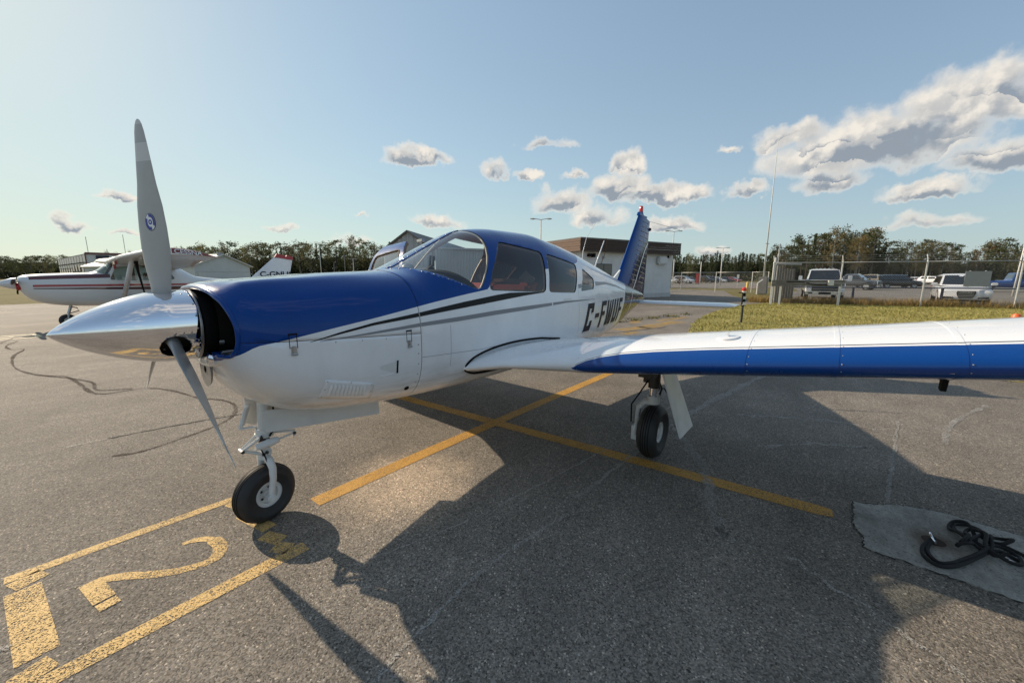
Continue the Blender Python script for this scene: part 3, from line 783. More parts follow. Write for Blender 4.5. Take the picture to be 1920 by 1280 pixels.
def stab(s):
    b = MB(); rows = []
    for a in [0.05, 0.3, 0.7, 1.1, 1.40, 1.48, 1.54, 1.572, 1.585]:
        k = 1.0 if a < 1.40 else math.sqrt(max(0, 1-((a-1.40)/0.187)**2))
        row = []
        for (u, v) in foil(16, 0.115, 0.0):
            row.append(Vector((5.985+(1-k)*0.10+u*(0.76-(1-k)*0.16), s*a, 1.035+v*0.76*max(0.15, k))))
        rows.append(row)
    b.grid(rows, wrap=True); n = len(rows[0]); L = len(b.v); b.f.append(list(range(L-n, L))); b.mi.append(0)
    return b.build('stabilator', WHITE_M, plane, 50)
stab(-1); stab(1)
b = MB(); b.tube([(5.35, 0, 0.80), (5.37, 0, 0.745), (5.43, 0, 0.735), (5.45, 0, 0.78)], 0.010, 7); b.build('tail_tiedown', BLACK, plane, True)

# aerials on the spine
b = MB(); b.tube([(4.40, 0, 1.60), (4.70, 0, 2.02)], [0.011, 0.006], 7); b.build('rod_antenna', WHITE_M, plane, True)
b = MB(); b.tube([(4.03, 0, 1.68), (4.05, 0, 1.84), (4.14, 0, 2.02), (4.42, 0, 2.26)], [0.006, 0.004, 0.003, 0.002], 6); b.build('whip_antenna', WHITE_M, plane, True)
b = MB(); b.box((3.98, 0, 1.715), (0.05, 0.018, 0.03), taper=0.5); b.build('antenna_base', WHITE_M, plane, 40)
b = MB(); b.lathe([(0.02, 0), (0.025, 0.02), (0.015, 0.045), (0.003, 0.05)], n=12, c=(4.95, 0, 1.49)); b.build('spine_light', BLACK, plane, True)

# spinner and propeller --------------------------------------------------------------------------------
HUB = Vector((-0.342, 0, 1.247))
prof = []
for i in range(40):
    t = i/39; x = -0.735+t*(-0.345+0.735)
    r = 0.178*(1-(1-t)**1.55)**0.80
    prof.append((max(0.0015, r), x))
prof += [(0.1785, -0.30), (0.179, -0.24)]
sp_bm = bmesh.new()
NA = 96
vs = [[sp_bm.verts.new((x, r*math.sin(2*PI*k/NA), 1.247+r*math.cos(2*PI*k/NA))) for k in range(NA)] for r, x in prof]
for i in range(len(vs)-1):
    for k in range(NA): sp_bm.faces.new((vs[i][k], vs[i+1][k], vs[i+1][(k+1) % NA], vs[i][(k+1) % NA]))
sp_bm.faces.new(vs[0]); bmesh.ops.recalc_face_normals(sp_bm, faces=sp_bm.faces[:])
TH0 = R(-1.2)
for k in range(3):
    a = TH0+k*R(120); dr = Vector((0, math.sin(a), math.cos(a))); tg = Vector((0, math.cos(a), -math.sin(a)))
    # rounded cut-out for the blade shank: square punch by planes along the blade
    P = []
    for j in range(12):
        an = 2*PI*j/12; px, pt_ = math.cos(an)*0.060+(-0.005), math.sin(an)*0.062
        P.append((px, pt_))
    PL = []
    for j in range(12):
        (a1, b1), (a2, b2) = P[j], P[(j+1) % 12]
        no = Vector((b2-b1, 0, 0))+tg*(-(a2-a1)); no.normalize(); PL.append((HUB+Vector((a1, 0, 0))+tg*b1, no))
    for co, no in PL:
        F = [f for f in sp_bm.faces if (f.calc_center_median()-HUB).dot(dr) > 0.08 and abs((f.calc_center_median()-HUB).x) < 0.13]
        E_ = {e for f in F for e in f.edges}; V_ = {v for f in F for v in f.verts}
        bmesh.ops.bisect_plane(sp_bm, geom=list(V_)+list(E_)+F, dist=1e-6, plane_co=co, plane_no=no)
    dead = [f for f in sp_bm.faces if (f.calc_center_median()-HUB).dot(dr) > 0.08 and all((f.calc_center_median()-co).dot(no) < 0 for co, no in PL)]
    bmesh.ops.delete(sp_bm, geom=dead, context='FACES')
spinner = thicken(from_bm('spinner', sp_bm, [CHROME, BLACK], plane, 45), 0.003, mat_off=1)
b = MB(); b.lathe([(0.181, -0.243), (0.181, -0.238), (0.172, -0.236)], 'X', 64, (0, 0, 1.247)); b.build('spinner_backplate', STEEL, spinner, 40)
b = MB(); b.lathe([(0.165, -0.236), (0.176, -0.228), (0.178, -0.19), (0.165, -0.17)], 'X', 64, (0, 0, 1.247)); b.build('ring_gear', BLACK, plane, 40)
b = MB(); b.lathe([(0.10, -0.44), (0.115, -0.40), (0.115, -0.26)], 'X', 24, (0, 0, 1.247)); b.build('propeller_hub', GREASE, plane, 40)
def on_spinner(x, ang):
    r = np.interp(x, [p_[1] for p_ in prof], [p_[0] for p_ in prof]); d = Vector((0, math.sin(ang), math.cos(ang)))
    return Vector((x, 0, 1.247))+d*r, d
for k in range(18):
    an = TH0+R(20)*k+R(10); p_, n_ = on_spinner(-0.258, an); screw(spinner, p_-n_*0.001, n_, 0.0048)
for k in range(3):
    for sg in (-1, 1):
        for j in range(3):
            an = TH0+k*R(120)+sg*(R(24)+0*j); p_, n_ = on_spinner(-0.285-0.030*j, an); screw(spinner, p_-n_*0.001, n_, 0.0045)
def blade(a, first):
    dr = Vector((0, math.sin(a), math.cos(a))); tg = Vector((0, math.cos(a), -math.sin(a))); ax = Vector((-1, 0, 0))
    rr = [0.07, 0.11, 0.15, 0.19, 0.24, 0.30, 0.38, 0.48, 0.58, 0.68, 0.78, 0.86, 0.91, 0.94, 0.955, 0.962]
    ch = [0.070, 0.075, 0.084, 0.098, 0.118, 0.142, 0.162, 0.166, 0.157, 0.126, 0.108, 0.090, 0.074, 0.056, 0.036, 0.012]
    tk = [0.075, 0.075, 0.055, 0.042, 0.032, 0.026, 0.021, 0.017, 0.014, 0.012, 0.010, 0.008, 0.007, 0.006, 0.005, 0.003]
    rows = []; n = 14
    for r, c, h in zip(rr, ch, tk):
        be = R(np.interp(r, [0.07, 0.2, 0.4, 0.6, 0.8, 0.96], [46, 36, 29.5, 25, 19.5, 16]))
        cd_ = tg*math.cos(be)+ax*math.sin(be); nd = ax*math.cos(be)-tg*math.sin(be)
        row = []
        for k in range(n*2):
            th = 2*PI*k/(2*n); u = math.cos(th); v = math.sin(th)
            row.append(HUB+dr*r+cd_*(c*0.5*u)+nd*(h*0.5*(v*(1.15 if v > 0 else 0.75)*(0.75+0.25*u))))
        rows.append(row)
    # tips: painted bands are real pieces of the blade, cut at 0.78 and 0.86
    b = MB(); b.grid(rows, wrap=True); b.f.append(list(range(len(b.v)-2*n, len(b.v)))); b.mi.append(0)
    for i, f in enumerate(b.f):
        r_ = sum((Vector(b.v[q])-HUB).dot(dr) for q in f)/len(f)
        if 0.79 < r_ < 0.86 or r_ > 0.925: b.mi[i] = 1
    o = b.build('propeller_blade', [BLADE, BLADETIP], plane, 50)
    if first:
        r0_, be = 0.505, R(27.2); cd_ = tg*math.cos(be)+ax*math.sin(be); nd = ax*math.cos(be)-tg*math.sin(be)
        # which face looks at the camera
        c0 = HUB+dr*r0_
        sgn = 1 if nd.dot(CAM_LOC-c0) > 0 else -1
        bv = BVHTree.FromPolygons([Vector(v) for v in b.v], b.f)
        def em(u, w, off):
            st_ = c0+cd_*u+dr*w+nd*sgn*0.1; h = bv.ray_cast(st_, -nd*sgn)
            return (h[0] if h[0] is not None else c0+cd_*u+dr*w)+nd*sgn*off
        for nm, rx, rz, ir, m_, off in (('emblem_ring', 0.029, 0.041, 0.0, BLACK, 0.0006), ('emblem_field', 0.0265, 0.0385, 0.0, WHITE_M, 0.0012)):
            bb = MB(); bb.grid([[em(rx*t*math.cos(2*PI*k/24), rz*t*math.sin(2*PI*k/24), off) for k in range(24)] for t in (0.02, 0.5, 1.0)], wrap=True); bb.build(nm, m_, o)
        BE = mat('emblem_blue', (0.01, 0.03, 0.30), 0.3)
        for sg in (0, 1):
            bb = MB(); rows = []
            for t in (0.62, 0.8, 1.0):
                rows.append([em(0.0255*t*math.cos(PI*0.12+PI*0.76*k/12+PI*sg+0.9), 0.0375*t*math.sin(PI*0.12+PI*0.76*k/12+PI*sg+0.9), 0.0020) for k in range(13)])
            bb.grid(rows); bb.build('emblem_arc', BE, o)
        bb = MB(); bb.grid([[em(0.010*t*math.cos(2*PI*k/16), 0.012*t*math.sin(2*PI*k/16), 0.0020) for k in range(16)] for t in (0.45, 1.0)], wrap=True); bb.build('emblem_centre', BE, o)
    return o
for k in range(3): blade(TH0+k*R(120), k == 0)
b = MB(); b.tube([(-0.235, -0.20, 1.095), (-0.21, -0.215, 1.085)], 0.020, 10); b.box((-0.225, -0.205, 1.075), (0.02, 0.012, 0.02)); b.build('cowl_fitting', CHROME, plane, 40)

# cowl furniture ------------------------------------------------------------------------------------
def on_side(x, z, off=0.0): return side_pt(x, z, -1, off)
def side_box(b, x0, x1, z0, z1, d, off=0.0, mi=0):
    P = [on_side(x, z, off) for x, z in ((x0, z0), (x1, z0), (x1, z1), (x0, z1))]
    Q = [on_side(x, z, off+d) for x, z in ((x0, z0), (x1, z0), (x1, z1), (x0, z1))]
    b.add(P+Q, [(0, 1, 2, 3), (4, 7, 6, 5), (0, 4, 5, 1), (1, 5, 6, 2), (2, 6, 7, 3), (3, 7, 4, 0)], mi)
for (x, z) in ((0.043, 1.155), (0.71, 1.105)):
    b = MB(); side_box(b, x-0.020, x+0.020, z+0.048, z+0.056, 0.004, 0, 1)
    for sx in (-0.019, 0.016): side_box(b, x+sx, x+sx+0.003, z-0.02, z+0.050, 0.0015, 0, 1)
    lt = b.build('latch', [STEEL, BLACK], plane)
    b = MB(); side_box(b, x-0.012, x+0.012, z-0.045, z-0.012, 0.006); side_box(b, x-0.006, x+0.006, z-0.050, z-0.008, 0.010); b.tube([on_side(x-0.014, z-0.05, 0.008), on_side(x+0.014, z-0.05, 0.008)], 0.006, 8)
    b.build('latch_hook', STEEL, lt, 40)
# louvred plate low on the cowl
LP = [(0.165, 0.828), (0.188, 0.942), (0.472, 0.862), (0.478, 0.748)]
def lp(u, v): # u along, v up
    a = Vector(LP[0]).lerp(Vector(LP[3]), u); c = Vector(LP[1]).lerp(Vector(LP[2]), u); q = a.lerp(c, v); return q.x, q.y
b = MB(); N_ = 8
rowsA = [[on_side(*lp(i/12, j/6), 0.0035) for j in range(7)] for i in range(13)]
b.grid(rowsA); lv = thicken(b.build('louver_plate', WHITE_M, plane, 60), 0.0035)
for k in range(10):
    u = 0.14+0.073*k; b = MB(); rows = []
    for j in range(7):
        v = 0.20+0.60*j/6; e = 0.15 if j in (0, 6) else 1.0
        rows.append([on_side(*lp(u-0.020, v), 0.0038), on_side(*lp(u+0.012, v), 0.0038+0.010*e), on_side(*lp(u+0.016, v), 0.0036)])
    b.grid(rows); b.build('louver', WHITE_M, lv, 30)
for (u, v) in ((0.05, 0.9), (0.5, 0.95), (0.95, 0.9), (0.05, 0.1), (0.05, 0.5), (0.95, 0.5)):
    p_ = on_side(*lp(u, v), 0.0035); screw(lv, p_, on_side(*lp(u, v), 0.02)-on_side(*lp(u, v), 0), 0.0038)
# flush ramp inlet: walls, floor and the dark mouth
b = MB(); rows = []
for i in range(9):
    u = i/8; x = 0.505+0.118*u; hw = 0.010+0.031*u; zc = 0.951-0.014*u
    rows.append([on_side(x, zc-hw, 0.0012), on_side(x, zc-hw*0.9, 0.0012-0.000*u), on_side(x, zc+hw*0.9, 0.0012), on_side(x, zc+hw, 0.0012)])
b.grid(rows); iv = b.build('ramp_inlet', DOORW, plane, 30)
b = MB(); side_box(b, 0.615, 0.627, 0.898, 0.980, 0.002, 0.001); b.build('inlet_mouth', BLACK, iv)
b = MB(); side_box(b, 0.50, 0.628, 0.894, 0.8975, 0.004); b.build('inlet_lip', WHITE_M, iv)
b = MB(); pA, pB = on_side(0.722, 0.767, 0.0), on_side(0.722, 0.767, 0.01); n_ = (pB-pA).normalized()
b.lathe([(0.017, 0.0), (0.017, 0.004), (0.012, 0.004), (0.010, 0.0022)], n=16, c=pA, rot=n_.to_track_quat('Z', 'Y').to_matrix()); dr_ = b.build('drain_ring', BLACK, plane, 40)
for z in (0.80, 0.86, 0.93, 1.0, 1.06):
    x = 0.80-(1.1-z)*0.0-0.022; p_ = on_side(x, z, 0.0006); screw(lower_cowl, p_, on_side(x, z, 0.02)-p_, 0.0050)
for x in (0.25, 0.40, 0.55): p_ = on_side(x, 1.166-(x-0.03)*0.055-0.012, 0.0006); screw(lower_cowl, p_, on_side(x, 1.15, 0.02)-on_side(x, 1.15, 0), 0.0040)
# landing lamp in the chin
b = MB(); 
b.lathe([(0.02, 0.0), (0.085, 0.012), (0.095, 0.0)], 'X', 24, (-0.213, -0.0, 1.0)); b.build('landing_lamp', STEEL, plane, 40)
# lap line on the body side aft of the seam, and a small drain plate
b = MB(); b.tube([on_side(0.806+0.04*i, 0.969-0.028*min(1, i/14), 0.0) for i in range(0, 26)], 0.0016, 4); b.build('skin_joint', GREYP, fuselage)
for x in (1.06,):
    b = MB(); b.tube([on_side(x, 0.86+0.02*i, 0.0) for i in range(16)], 0.0014, 4); b.build('skin_joint', GREYP, fuselage)
for x in (2.98, 3.95):
    b = MB(); b.tube([on_side(x, 0.88+0.03*i, 0.0) for i in range(18 if x < 3.5 else 14)], 0.0013, 4); b.build('skin_joint', GREYP, fuselage)
b = MB(); side_box(b, 2.62, 2.80, 1.258, 1.272, 0.003); b.build('step_plate', DOORW, fuselage)

# landing gear ----------------------------------------------------------------------------------------
def tyre(parent, r, w, rim_r, c, steer=0.0, nm='wheel'):
    t = link(bpy.data.objects.new(nm, None), parent); t.empty_display_size = 0.1; t.location = c; t.rotation_euler = (0, 0, steer)
    hw = w/2
    pr = []
    for k in range(25):                                        # tread and side walls of a round-shouldered tyre, three grooves
        u = -1+2*k/24; a = u*R(118)
        pr.append((r-(r-rim_r)*0.5*(1-math.cos(a))*1.0 if abs(u) > 0.0 else r, hw*math.sin(a)/math.sin(R(90)) if abs(a) < PI/2 else math.copysign(hw*(1-0.35*(abs(a)-PI/2)), a)))
    pr = [(rim_r, -hw*0.72)]+pr+[(rim_r, hw*0.72)]
    b = MB(); b.lathe(pr, 'Y', 56, cap0=False, cap1=False)
    for g in (-0.34, -0.12, 0.12, 0.34):
        y = hw*g*1.0; rr_ = r-(r-rim_r)*0.5*(1-math.sqrt(max(0, 1-g*g)))
        b.lathe([(rr_+0.0004, y-0.0035), (rr_+0.0022, y), (rr_+0.0004, y+0.0035)], 'Y', 56, cap0=False, cap1=False, mi=1)
    b.build('tyre', [RUBBER, BLACK], t, 50)
    b = MB(); b.lathe([(rim_r*1.02, -hw*0.70), (rim_r*1.0, -hw*0.62), (rim_r*0.74, -hw*0.58), (rim_r*0.70, -hw*0.36), (rim_r*0.35, -hw*0.30), (rim_r*0.33, -hw*0.55), (rim_r*0.18, -hw*0.58)], 'Y', 40, cap0=False)
    b.lathe([(rim_r*1.02, hw*0.70), (rim_r*1.0, hw*0.62), (rim_r*0.74, hw*0.58), (rim_r*0.70, hw*0.36), (rim_r*0.35, hw*0.30), (rim_r*0.33, hw*0.55), (rim_r*0.18, hw*0.58)], 'Y', 40, cap0=False)
    b.build('rim', DOORW, t, 40)
    b = MB()
    for s in (-1, 1):
        b.lathe([(rim_r*0.69, s*hw*0.355), (rim_r*0.36, s*hw*0.30)], 'Y', 30, cap0=False, cap1=False)
        for k in range(5):
            a = 2*PI*k/5; b.tube([(rim_r*0.52*math.cos(a), s*hw*0.30, rim_r*0.52*math.sin(a)), (rim_r*0.52*math.cos(a), s*hw*0.40, rim_r*0.52*math.sin(a))], 0.008, 6)
    b.build('hub', GREASE, t, 40)
    return t
NW = tyre(plane, 0.178, 0.126, 0.078, (0, 0, 0.177), R(10))
b = MB(); b.tube([(0.052, 0, 0.80), (0.030, 0, 0.535)], 0.038, 18); b.lathe([(0.047, 0.535), (0.049, 0.545), (0.049, 0.575), (0.043, 0.59)], n=18, c=(0.033, 0, 0)); b.build('nose_strut', DOORW, plane, 40)
b = MB(); b.tube([(0.030, 0, 0.545), (0.020, 0, 0.43)], 0.030, 14); b.build('nose_piston', GREASE, plane, 40)
b = MB(); b.tube([(0.018, -0.045, 0.448), (0.016, 0.045, 0.448)], 0.030, 12)
b.tube([(0.022, 0, 0.485), (0.015, 0, 0.40)], [0.033, 0.038], 14)
for s in (-1, 1):
    b.tube([(0.018, s*0.02, 0.415), (0.020, s*0.070, 0.405), (0.026, s*0.088, 0.355), (0.022, s*0.092, 0.29), (0.008, s*0.093, 0.225), (0.0, s*0.092, 0.177)], [0.023, 0.023, 0.021, 0.019, 0.018, 0.016], 10, sq=0.85, up=(0, 1, 0))
    b.tube([(0, s*0.07, 0.177), (0, s*0.112, 0.177)], 0.024, 12)
    b.tube([(0, s*0.108, 0.177), (0, s*0.122, 0.177)], 0.013, 8)
b.build('nose_fork', DOORW, plane, 50)
b = MB()
for s in (-1, 1):
    b.tube([(0.0, s*0.03, 0.545), (-0.095, s*0.012, 0.485)], [0.010, 0.008], 7); b.tube([(-0.095, s*0.012, 0.485), (0.0, s*0.032, 0.440)], [0.008, 0.011], 7)
b.tube([(-0.098, -0.024, 0.485), (-0.098, 0.024, 0.485)], 0.009, 8); b.tube([(0.0, -0.04, 0.44), (0.0, 0.04, 0.44)], 0.010, 8); b.tube([(-0.003, -0.042, 0.545), (-0.003, 0.042, 0.545)], 0.010, 8)
b.build('torque_link', DOORW, plane, 40)
b = MB(); b.tube([(-0.045, -0.075, 0.508), (-0.02, -0.078, 0.510), (0.055, -0.088, 0.522), (0.075, -0.09, 0.525)], [0.018, 0.023, 0.023, 0.016], 12); b.lathe([(0.026, -0.006), (0.026, 0.006)], 'X', 12, (0.02, -0.083, 0.516)); b.tube([(0.075, -0.09, 0.525), (0.165, -0.085, 0.535)], 0.006, 6); b.tube([(0.165, -0.085, 0.515), (0.165, -0.085, 0.552)], 0.008, 6); b.tube([(0.165, -0.085, 0.55), (0.05, -0.02, 0.556)], 0.008, 6)
b.build('shimmy_damper', DOORW, plane, 40)
b = MB(); b.tube([(0.02, -0.02, 0.56), (0.07, -0.05, 0.575), (0.09, -0.02, 0.565)], 0.011, 6); b.box((0.05, 0, 0.562), (0.035, 0.03, 0.014)); b.build('steering_arm', GREASE, plane, 40)
b = MB(); b.tube([(0.075, -0.045, 0.74), (0.078, -0.055, 0.66), (0.070, -0.052, 0.58), (0.040, -0.050, 0.545)], 0.006, 6); b.tube([(0.0, -0.046, 0.56), (-0.02, -0.06, 0.50), (0.0, -0.07, 0.43), (0.01, -0.085, 0.36)], 0.004, 6); b.build('hydraulic_hose', BLACK, plane, True)
b = MB()
for (x_, y_, z_) in ((-0.098, -0.028, 0.485), (0.0, -0.046, 0.44), (-0.003, -0.048, 0.545), (0.018, -0.05, 0.448), (0.165, -0.092, 0.535)): b.lathe([(0.010, -0.006), (0.010, 0.004), (0.006, 0.008)], 'Y', 6, (x_, y_, z_))
b.build('bolts', GREASE, plane)
# nose doors: long port panel beside the strut and the starboard one behind it
def slab(b, P, d):
    Q = [Vector(p)+Vector(d) for p in P]; n = len(P)
    b.add([Vector(p) for p in P]+Q, [list(range(n))[::-1], list(range(n, 2*n))]+[(i, (i+1) % n, n+(i+1) % n, n+i) for i in range(n)])
b = MB(); slab(b, [(-0.005, -0.135, 0.60), (-0.020, -0.138, 0.63), (-0.012, -0.132, 0.715), (0.01, -0.13, 0.730), (0.735, -0.13, 0.655), (0.735, -0.138, 0.505), (0.4, -0.14, 0.55)], (0.0, 0.012, 0)); b.build('gear_door', DOORW, plane, 30, bevel=0.003)
b = MB(); slab(b, [(-0.02, 0.155, 0.60), (0.02, 0.16, 0.575), (0.70, 0.15, 0.49), (0.80, 0.14, 0.60), (0.80, 0.14, 0.70), (0.3, 0.14, 0.74), (-0.01, 0.14, 0.80)], (0.0, -0.012, 0)); b.build('gear_door', DOORW, plane, 30, bevel=0.003)
b = MB(); b.tube([(-0.03, 0.06, 0.72), (-0.075, 0.05, 0.60)], 0.012, 8); b.tube([(-0.075, 0.05, 0.60), (0.0, 0.02, 0.60)], 0.008, 8); b.tube([(-0.01, 0.09, 0.73), (-0.055, 0.085, 0.61)], 0.016, 8); b.build('drag_brace', DOORW, plane, 40)
# main gear on both sides
def main_gear(s):
    y = s*1.6
    W_ = tyre(plane, 0.222, 0.165, 0.088, (2.356, y, 0.221))
    b = MB(); b.tube([(2.33, y-s*0.005, 0.86), (2.335, y-s*0.005, 0.60)], 0.047, 16); b.build('main_strut', GREASE, plane, 40)
    b = MB(); b.tube([(2.335, y-s*0.005, 0.64), (2.34, y-s*0.005, 0.49)], 0.034, 14); b.build('main_piston', CHROME, plane, 40)
    b = MB(); b.tube([(2.34, y-s*0.005, 0.53), (2.343, y-s*0.005, 0.465)], 0.050, 14)
    b.tube([(2.343, y+s*0.01, 0.478), (2.345, y-s*0.07, 0.465), (2.348, y-s*0.125, 0.405), (2.352, y-s*0.135, 0.30), (2.356, y-s*0.135, 0.222)], [0.040, 0.040, 0.034, 0.030, 0.032], 10, sq=0.7, up=(0, 1, 0))
    b.tube([(2.356, y-s*0.15, 0.222), (2.356, y, 0.222)], 0.022, 10); b.build('main_fork', DOORW, plane, 50)
    b = MB(); b.lathe([(0.10, -0.010), (0.104, 0), (0.10, 0.010)], 'Y', 28, (2.356, y-s*0.118, 0.222)); b.box((2.30, y-s*0.122, 0.20), (0.035, 0.028, 0.06)); b.build('brake', DOORW, plane, 40)
    b = MB()
    for d in (-0.02, 0.02): b.tube([(2.40, y+d, 0.62), (2.50, y+d*0.5, 0.555), (2.39, y+d, 0.50)], 0.009, 6)
    b.build('torque_link', GREASE, plane, 40)
    b = MB(); b.tube([(2.30, y-s*0.045, 0.66), (2.28, y-s*0.10, 0.55), (2.28, y-s*0.165, 0.44), (2.29, y-s*0.165, 0.28)], 0.006, 6)
    b.tube([(2.37, y+s*0.06, 0.60), (2.34, y+s*0.14, 0.52), (2.38, y+s*0.2, 0.50)], 0.005, 6); b.build('brake_line', BLACK, plane, True)
    b = MB(); b.box((2.28, y-s*0.03, 0.74), (0.09, 0.06, 0.035)); b.tube([(2.28, y-s*0.05, 0.74), (2.25, y-s*0.35, 0.80)], 0.022, 8); b.box((2.36, y-s*0.05, 0.68), (0.03, 0.045, 0.05)); b.build('retraction_link', GREASE, plane, 40)
    b = MB(); slab(b, [(2.10, y+s*0.092, 0.90), (2.36, y+s*0.085, 0.92), (2.46, y+s*0.285, 0.300), (2.20, y+s*0.262, 0.270)], (-0.003, -s*0.012, -0.004)); b.build('gear_door', DOORW, plane, 30, bevel=0.003)
main_gear(-1); main_gear(1)

# cabin -------------------------------------------------------------------------------------------
b = MB(); rows = []
for i in range(12):
    u = i/11; x = 1.02+0.44*u; zc = 1.500+0.052*math.sin(PI*0.5*min(1, u*1.6))-0.03*max(0, u-0.85)/0.15
    w_ = 0.465*(0.82+0.18*min(1, u*2.5))
    rows.append([(x+0.05*(abs(k)/8)**3*0, w_*k/8, zc-0.125*(abs(k)/8)**3.0) for k in range(-8, 9)])
rows.append([(x_+0.02, y_, z_-0.06) for x_, y_, z_ in rows[-1]]); rows.append([(x_+0.01, y_, z_-0.30) for x_, y_, z_ in rows[-1]])
b.grid(rows); thicken(b.build('glareshield', BLACK, plane, 50), 0.01)
b = MB(); b.lathe([(0.03, 0.0), (0.048, 0.02), (0.052, 0.05), (0.045, 0.085), (0.02, 0.10)], n=18, c=(1.13, -0.02, 1.495)); b.build('compass', mat('grey_plastic', (0.10, 0.11, 0.12), 0.4), plane, 50)
b = MB(); b.box((2.0, 0, 0.79), (1.18, 0.42, 0.02)); b.build('cabin_floor', DARK, plane)
def seat(x, y, zt, w, name='seat'):
    b = MB(); b.box((x-0.22, y, 0.93), (0.25, w, 0.08)); c = b.build('seat_cushion', REDL, None, 40, bevel=0.03)
    root = link(bpy.data.objects.new(name, None), plane); root.empty_display_size = 0.1; c.parent = root
    b = MB(); tilt = Matrix.Rotation(R(12), 3, 'Y'); b.box((x+0.06, y, (zt+0.98)/2), (0.065, w, (zt-0.98)/2), rot=tilt); b.build('seat_back', REDL, root, 40, bevel=0.035)
    return root
seat(2.05, -0.27, 1.44, 0.22); seat(2.20, 0.27, 1.43, 0.22); seat(3.02, -0.25, 1.42, 0.20, 'rear_seat'); seat(3.02, 0.25, 1.42, 0.20, 'rear_seat')
b = MB(); b.box((1.98, -0.33, 1.45), (0.075, 0.13, 0.025)); b.build('seat_pad', mat('pad_grey', (0.30, 0.22, 0.17), 0.7), plane, 40, bevel=0.02)
b = MB()
for s in (-0.27, 0.27):
    b.tube([(1.42, s, 1.22), (1.56, s, 1.22)], 0.013, 8); b.tube([(1.56, s-0.13, 1.34), (1.57, s-0.15, 1.25), (1.57, s-0.12, 1.19), (1.57, s+0.12, 1.19), (1.57, s+0.15, 1.25), (1.56, s+0.13, 1.34)], 0.013, 8)
b.build('control_yoke', BLACK, plane, True)
b = MB(); b.prism([(-0.50, 0.95), (0.50, 0.95), (0.50, 1.38), (-0.50, 1.38)], 'X', 1.40, 1.42); b.build('instrument_panel', BLACK, plane)
# headset hung inside the windscreen post on the far side
b = MB(); b.tube([(1.60, 0.22, 1.68), (1.60, 0.23, 1.60), (1.58, 0.30, 1.56), (1.60, 0.33, 1.52)], 0.012, 7); b.tube([(1.63, 0.30, 1.69), (1.62, 0.30, 1.60), (1.60, 0.32, 1.55)], 0.012, 7)
b.lathe([(0.02, -0.02), (0.055, -0.012), (0.055, 0.02), (0.03, 0.035)], 'Y', 14, (1.60, 0.27, 1.53)); b.lathe([(0.02, -0.02), (0.05, -0.012), (0.05, 0.02), (0.03, 0.035)], 'Y', 14, (1.64, 0.36, 1.50)); b.build('headset', BLACK, plane, 50)
b = MB(); b.tube([(1.60, 0.29, 1.56), (1.63, 0.31, 1.32)], 0.05, 8); b.build('lap_strap', BLACK, plane)

# cabin door on the starboard side, standing open
dr_root = link(bpy.data.objects.new('cabin_door', None), plane)
HX, HY = 1.46, 0.568
db = clip_poly(base.copy(), offset_poly(DOOR, 0.006), (0, 2), lambda c: c.y > 0.12)
W1d = round_poly([(1.535, 1.388), (1.625, 1.55), (1.845, 1.775), (2.395, 1.72), (2.330, 1.350)], 0.05)
pb = clip_poly(base.copy(), W1d, (0, 2), lambda c: c.y > 0.12); shift(pb, -0.006)
punch(db, W1d, (0, 2), lambda c: c.y > 0.12)
fr = clip_poly(base.copy(), offset_poly(W1d, -0.008), (0, 2), lambda c: c.y > 0.12); punch(fr, offset_poly(W1d, 0.010), (0, 2), lambda c: c.y > 0.12); shift(fr, 0.001)
BLUEDOOR = mat('door_paint', None, 0.28, coat=1.0, builder=fuse_paint)
dm = thicken(from_bm('door_skin', db, [PAINT, TRIM, mat('tan_door_edge', (0.20, 0.14, 0.09), 0.7)], dr_root, 40), 0.035, mat_off=1)
dm.modifiers[0].material_offset_rim = 2
from_bm('door_window', pb, WSGLASS, dr_root, True); thicken(from_bm('window_seal', fr, BLACK, dr_root, True), 0.004, 1.0)
b = MB(); b.box((1.70, 0.20, 1.865), (0.055, 0.02, 0.012)); b.tube([(1.70, 0.20, 1.84), (1.70, 0.20, 1.875)], 0.012, 8); b.build('door_latch', STEEL, dr_root, 40)
ang = R(78)
Mx = Matrix.Translation((HX, HY, 0)) @ Matrix.Rotation(ang, 4, 'Z') @ Matrix.Translation((-HX, -HY, 0))
dr_root.matrix_local = Mx
base.free(); FUSE.free()
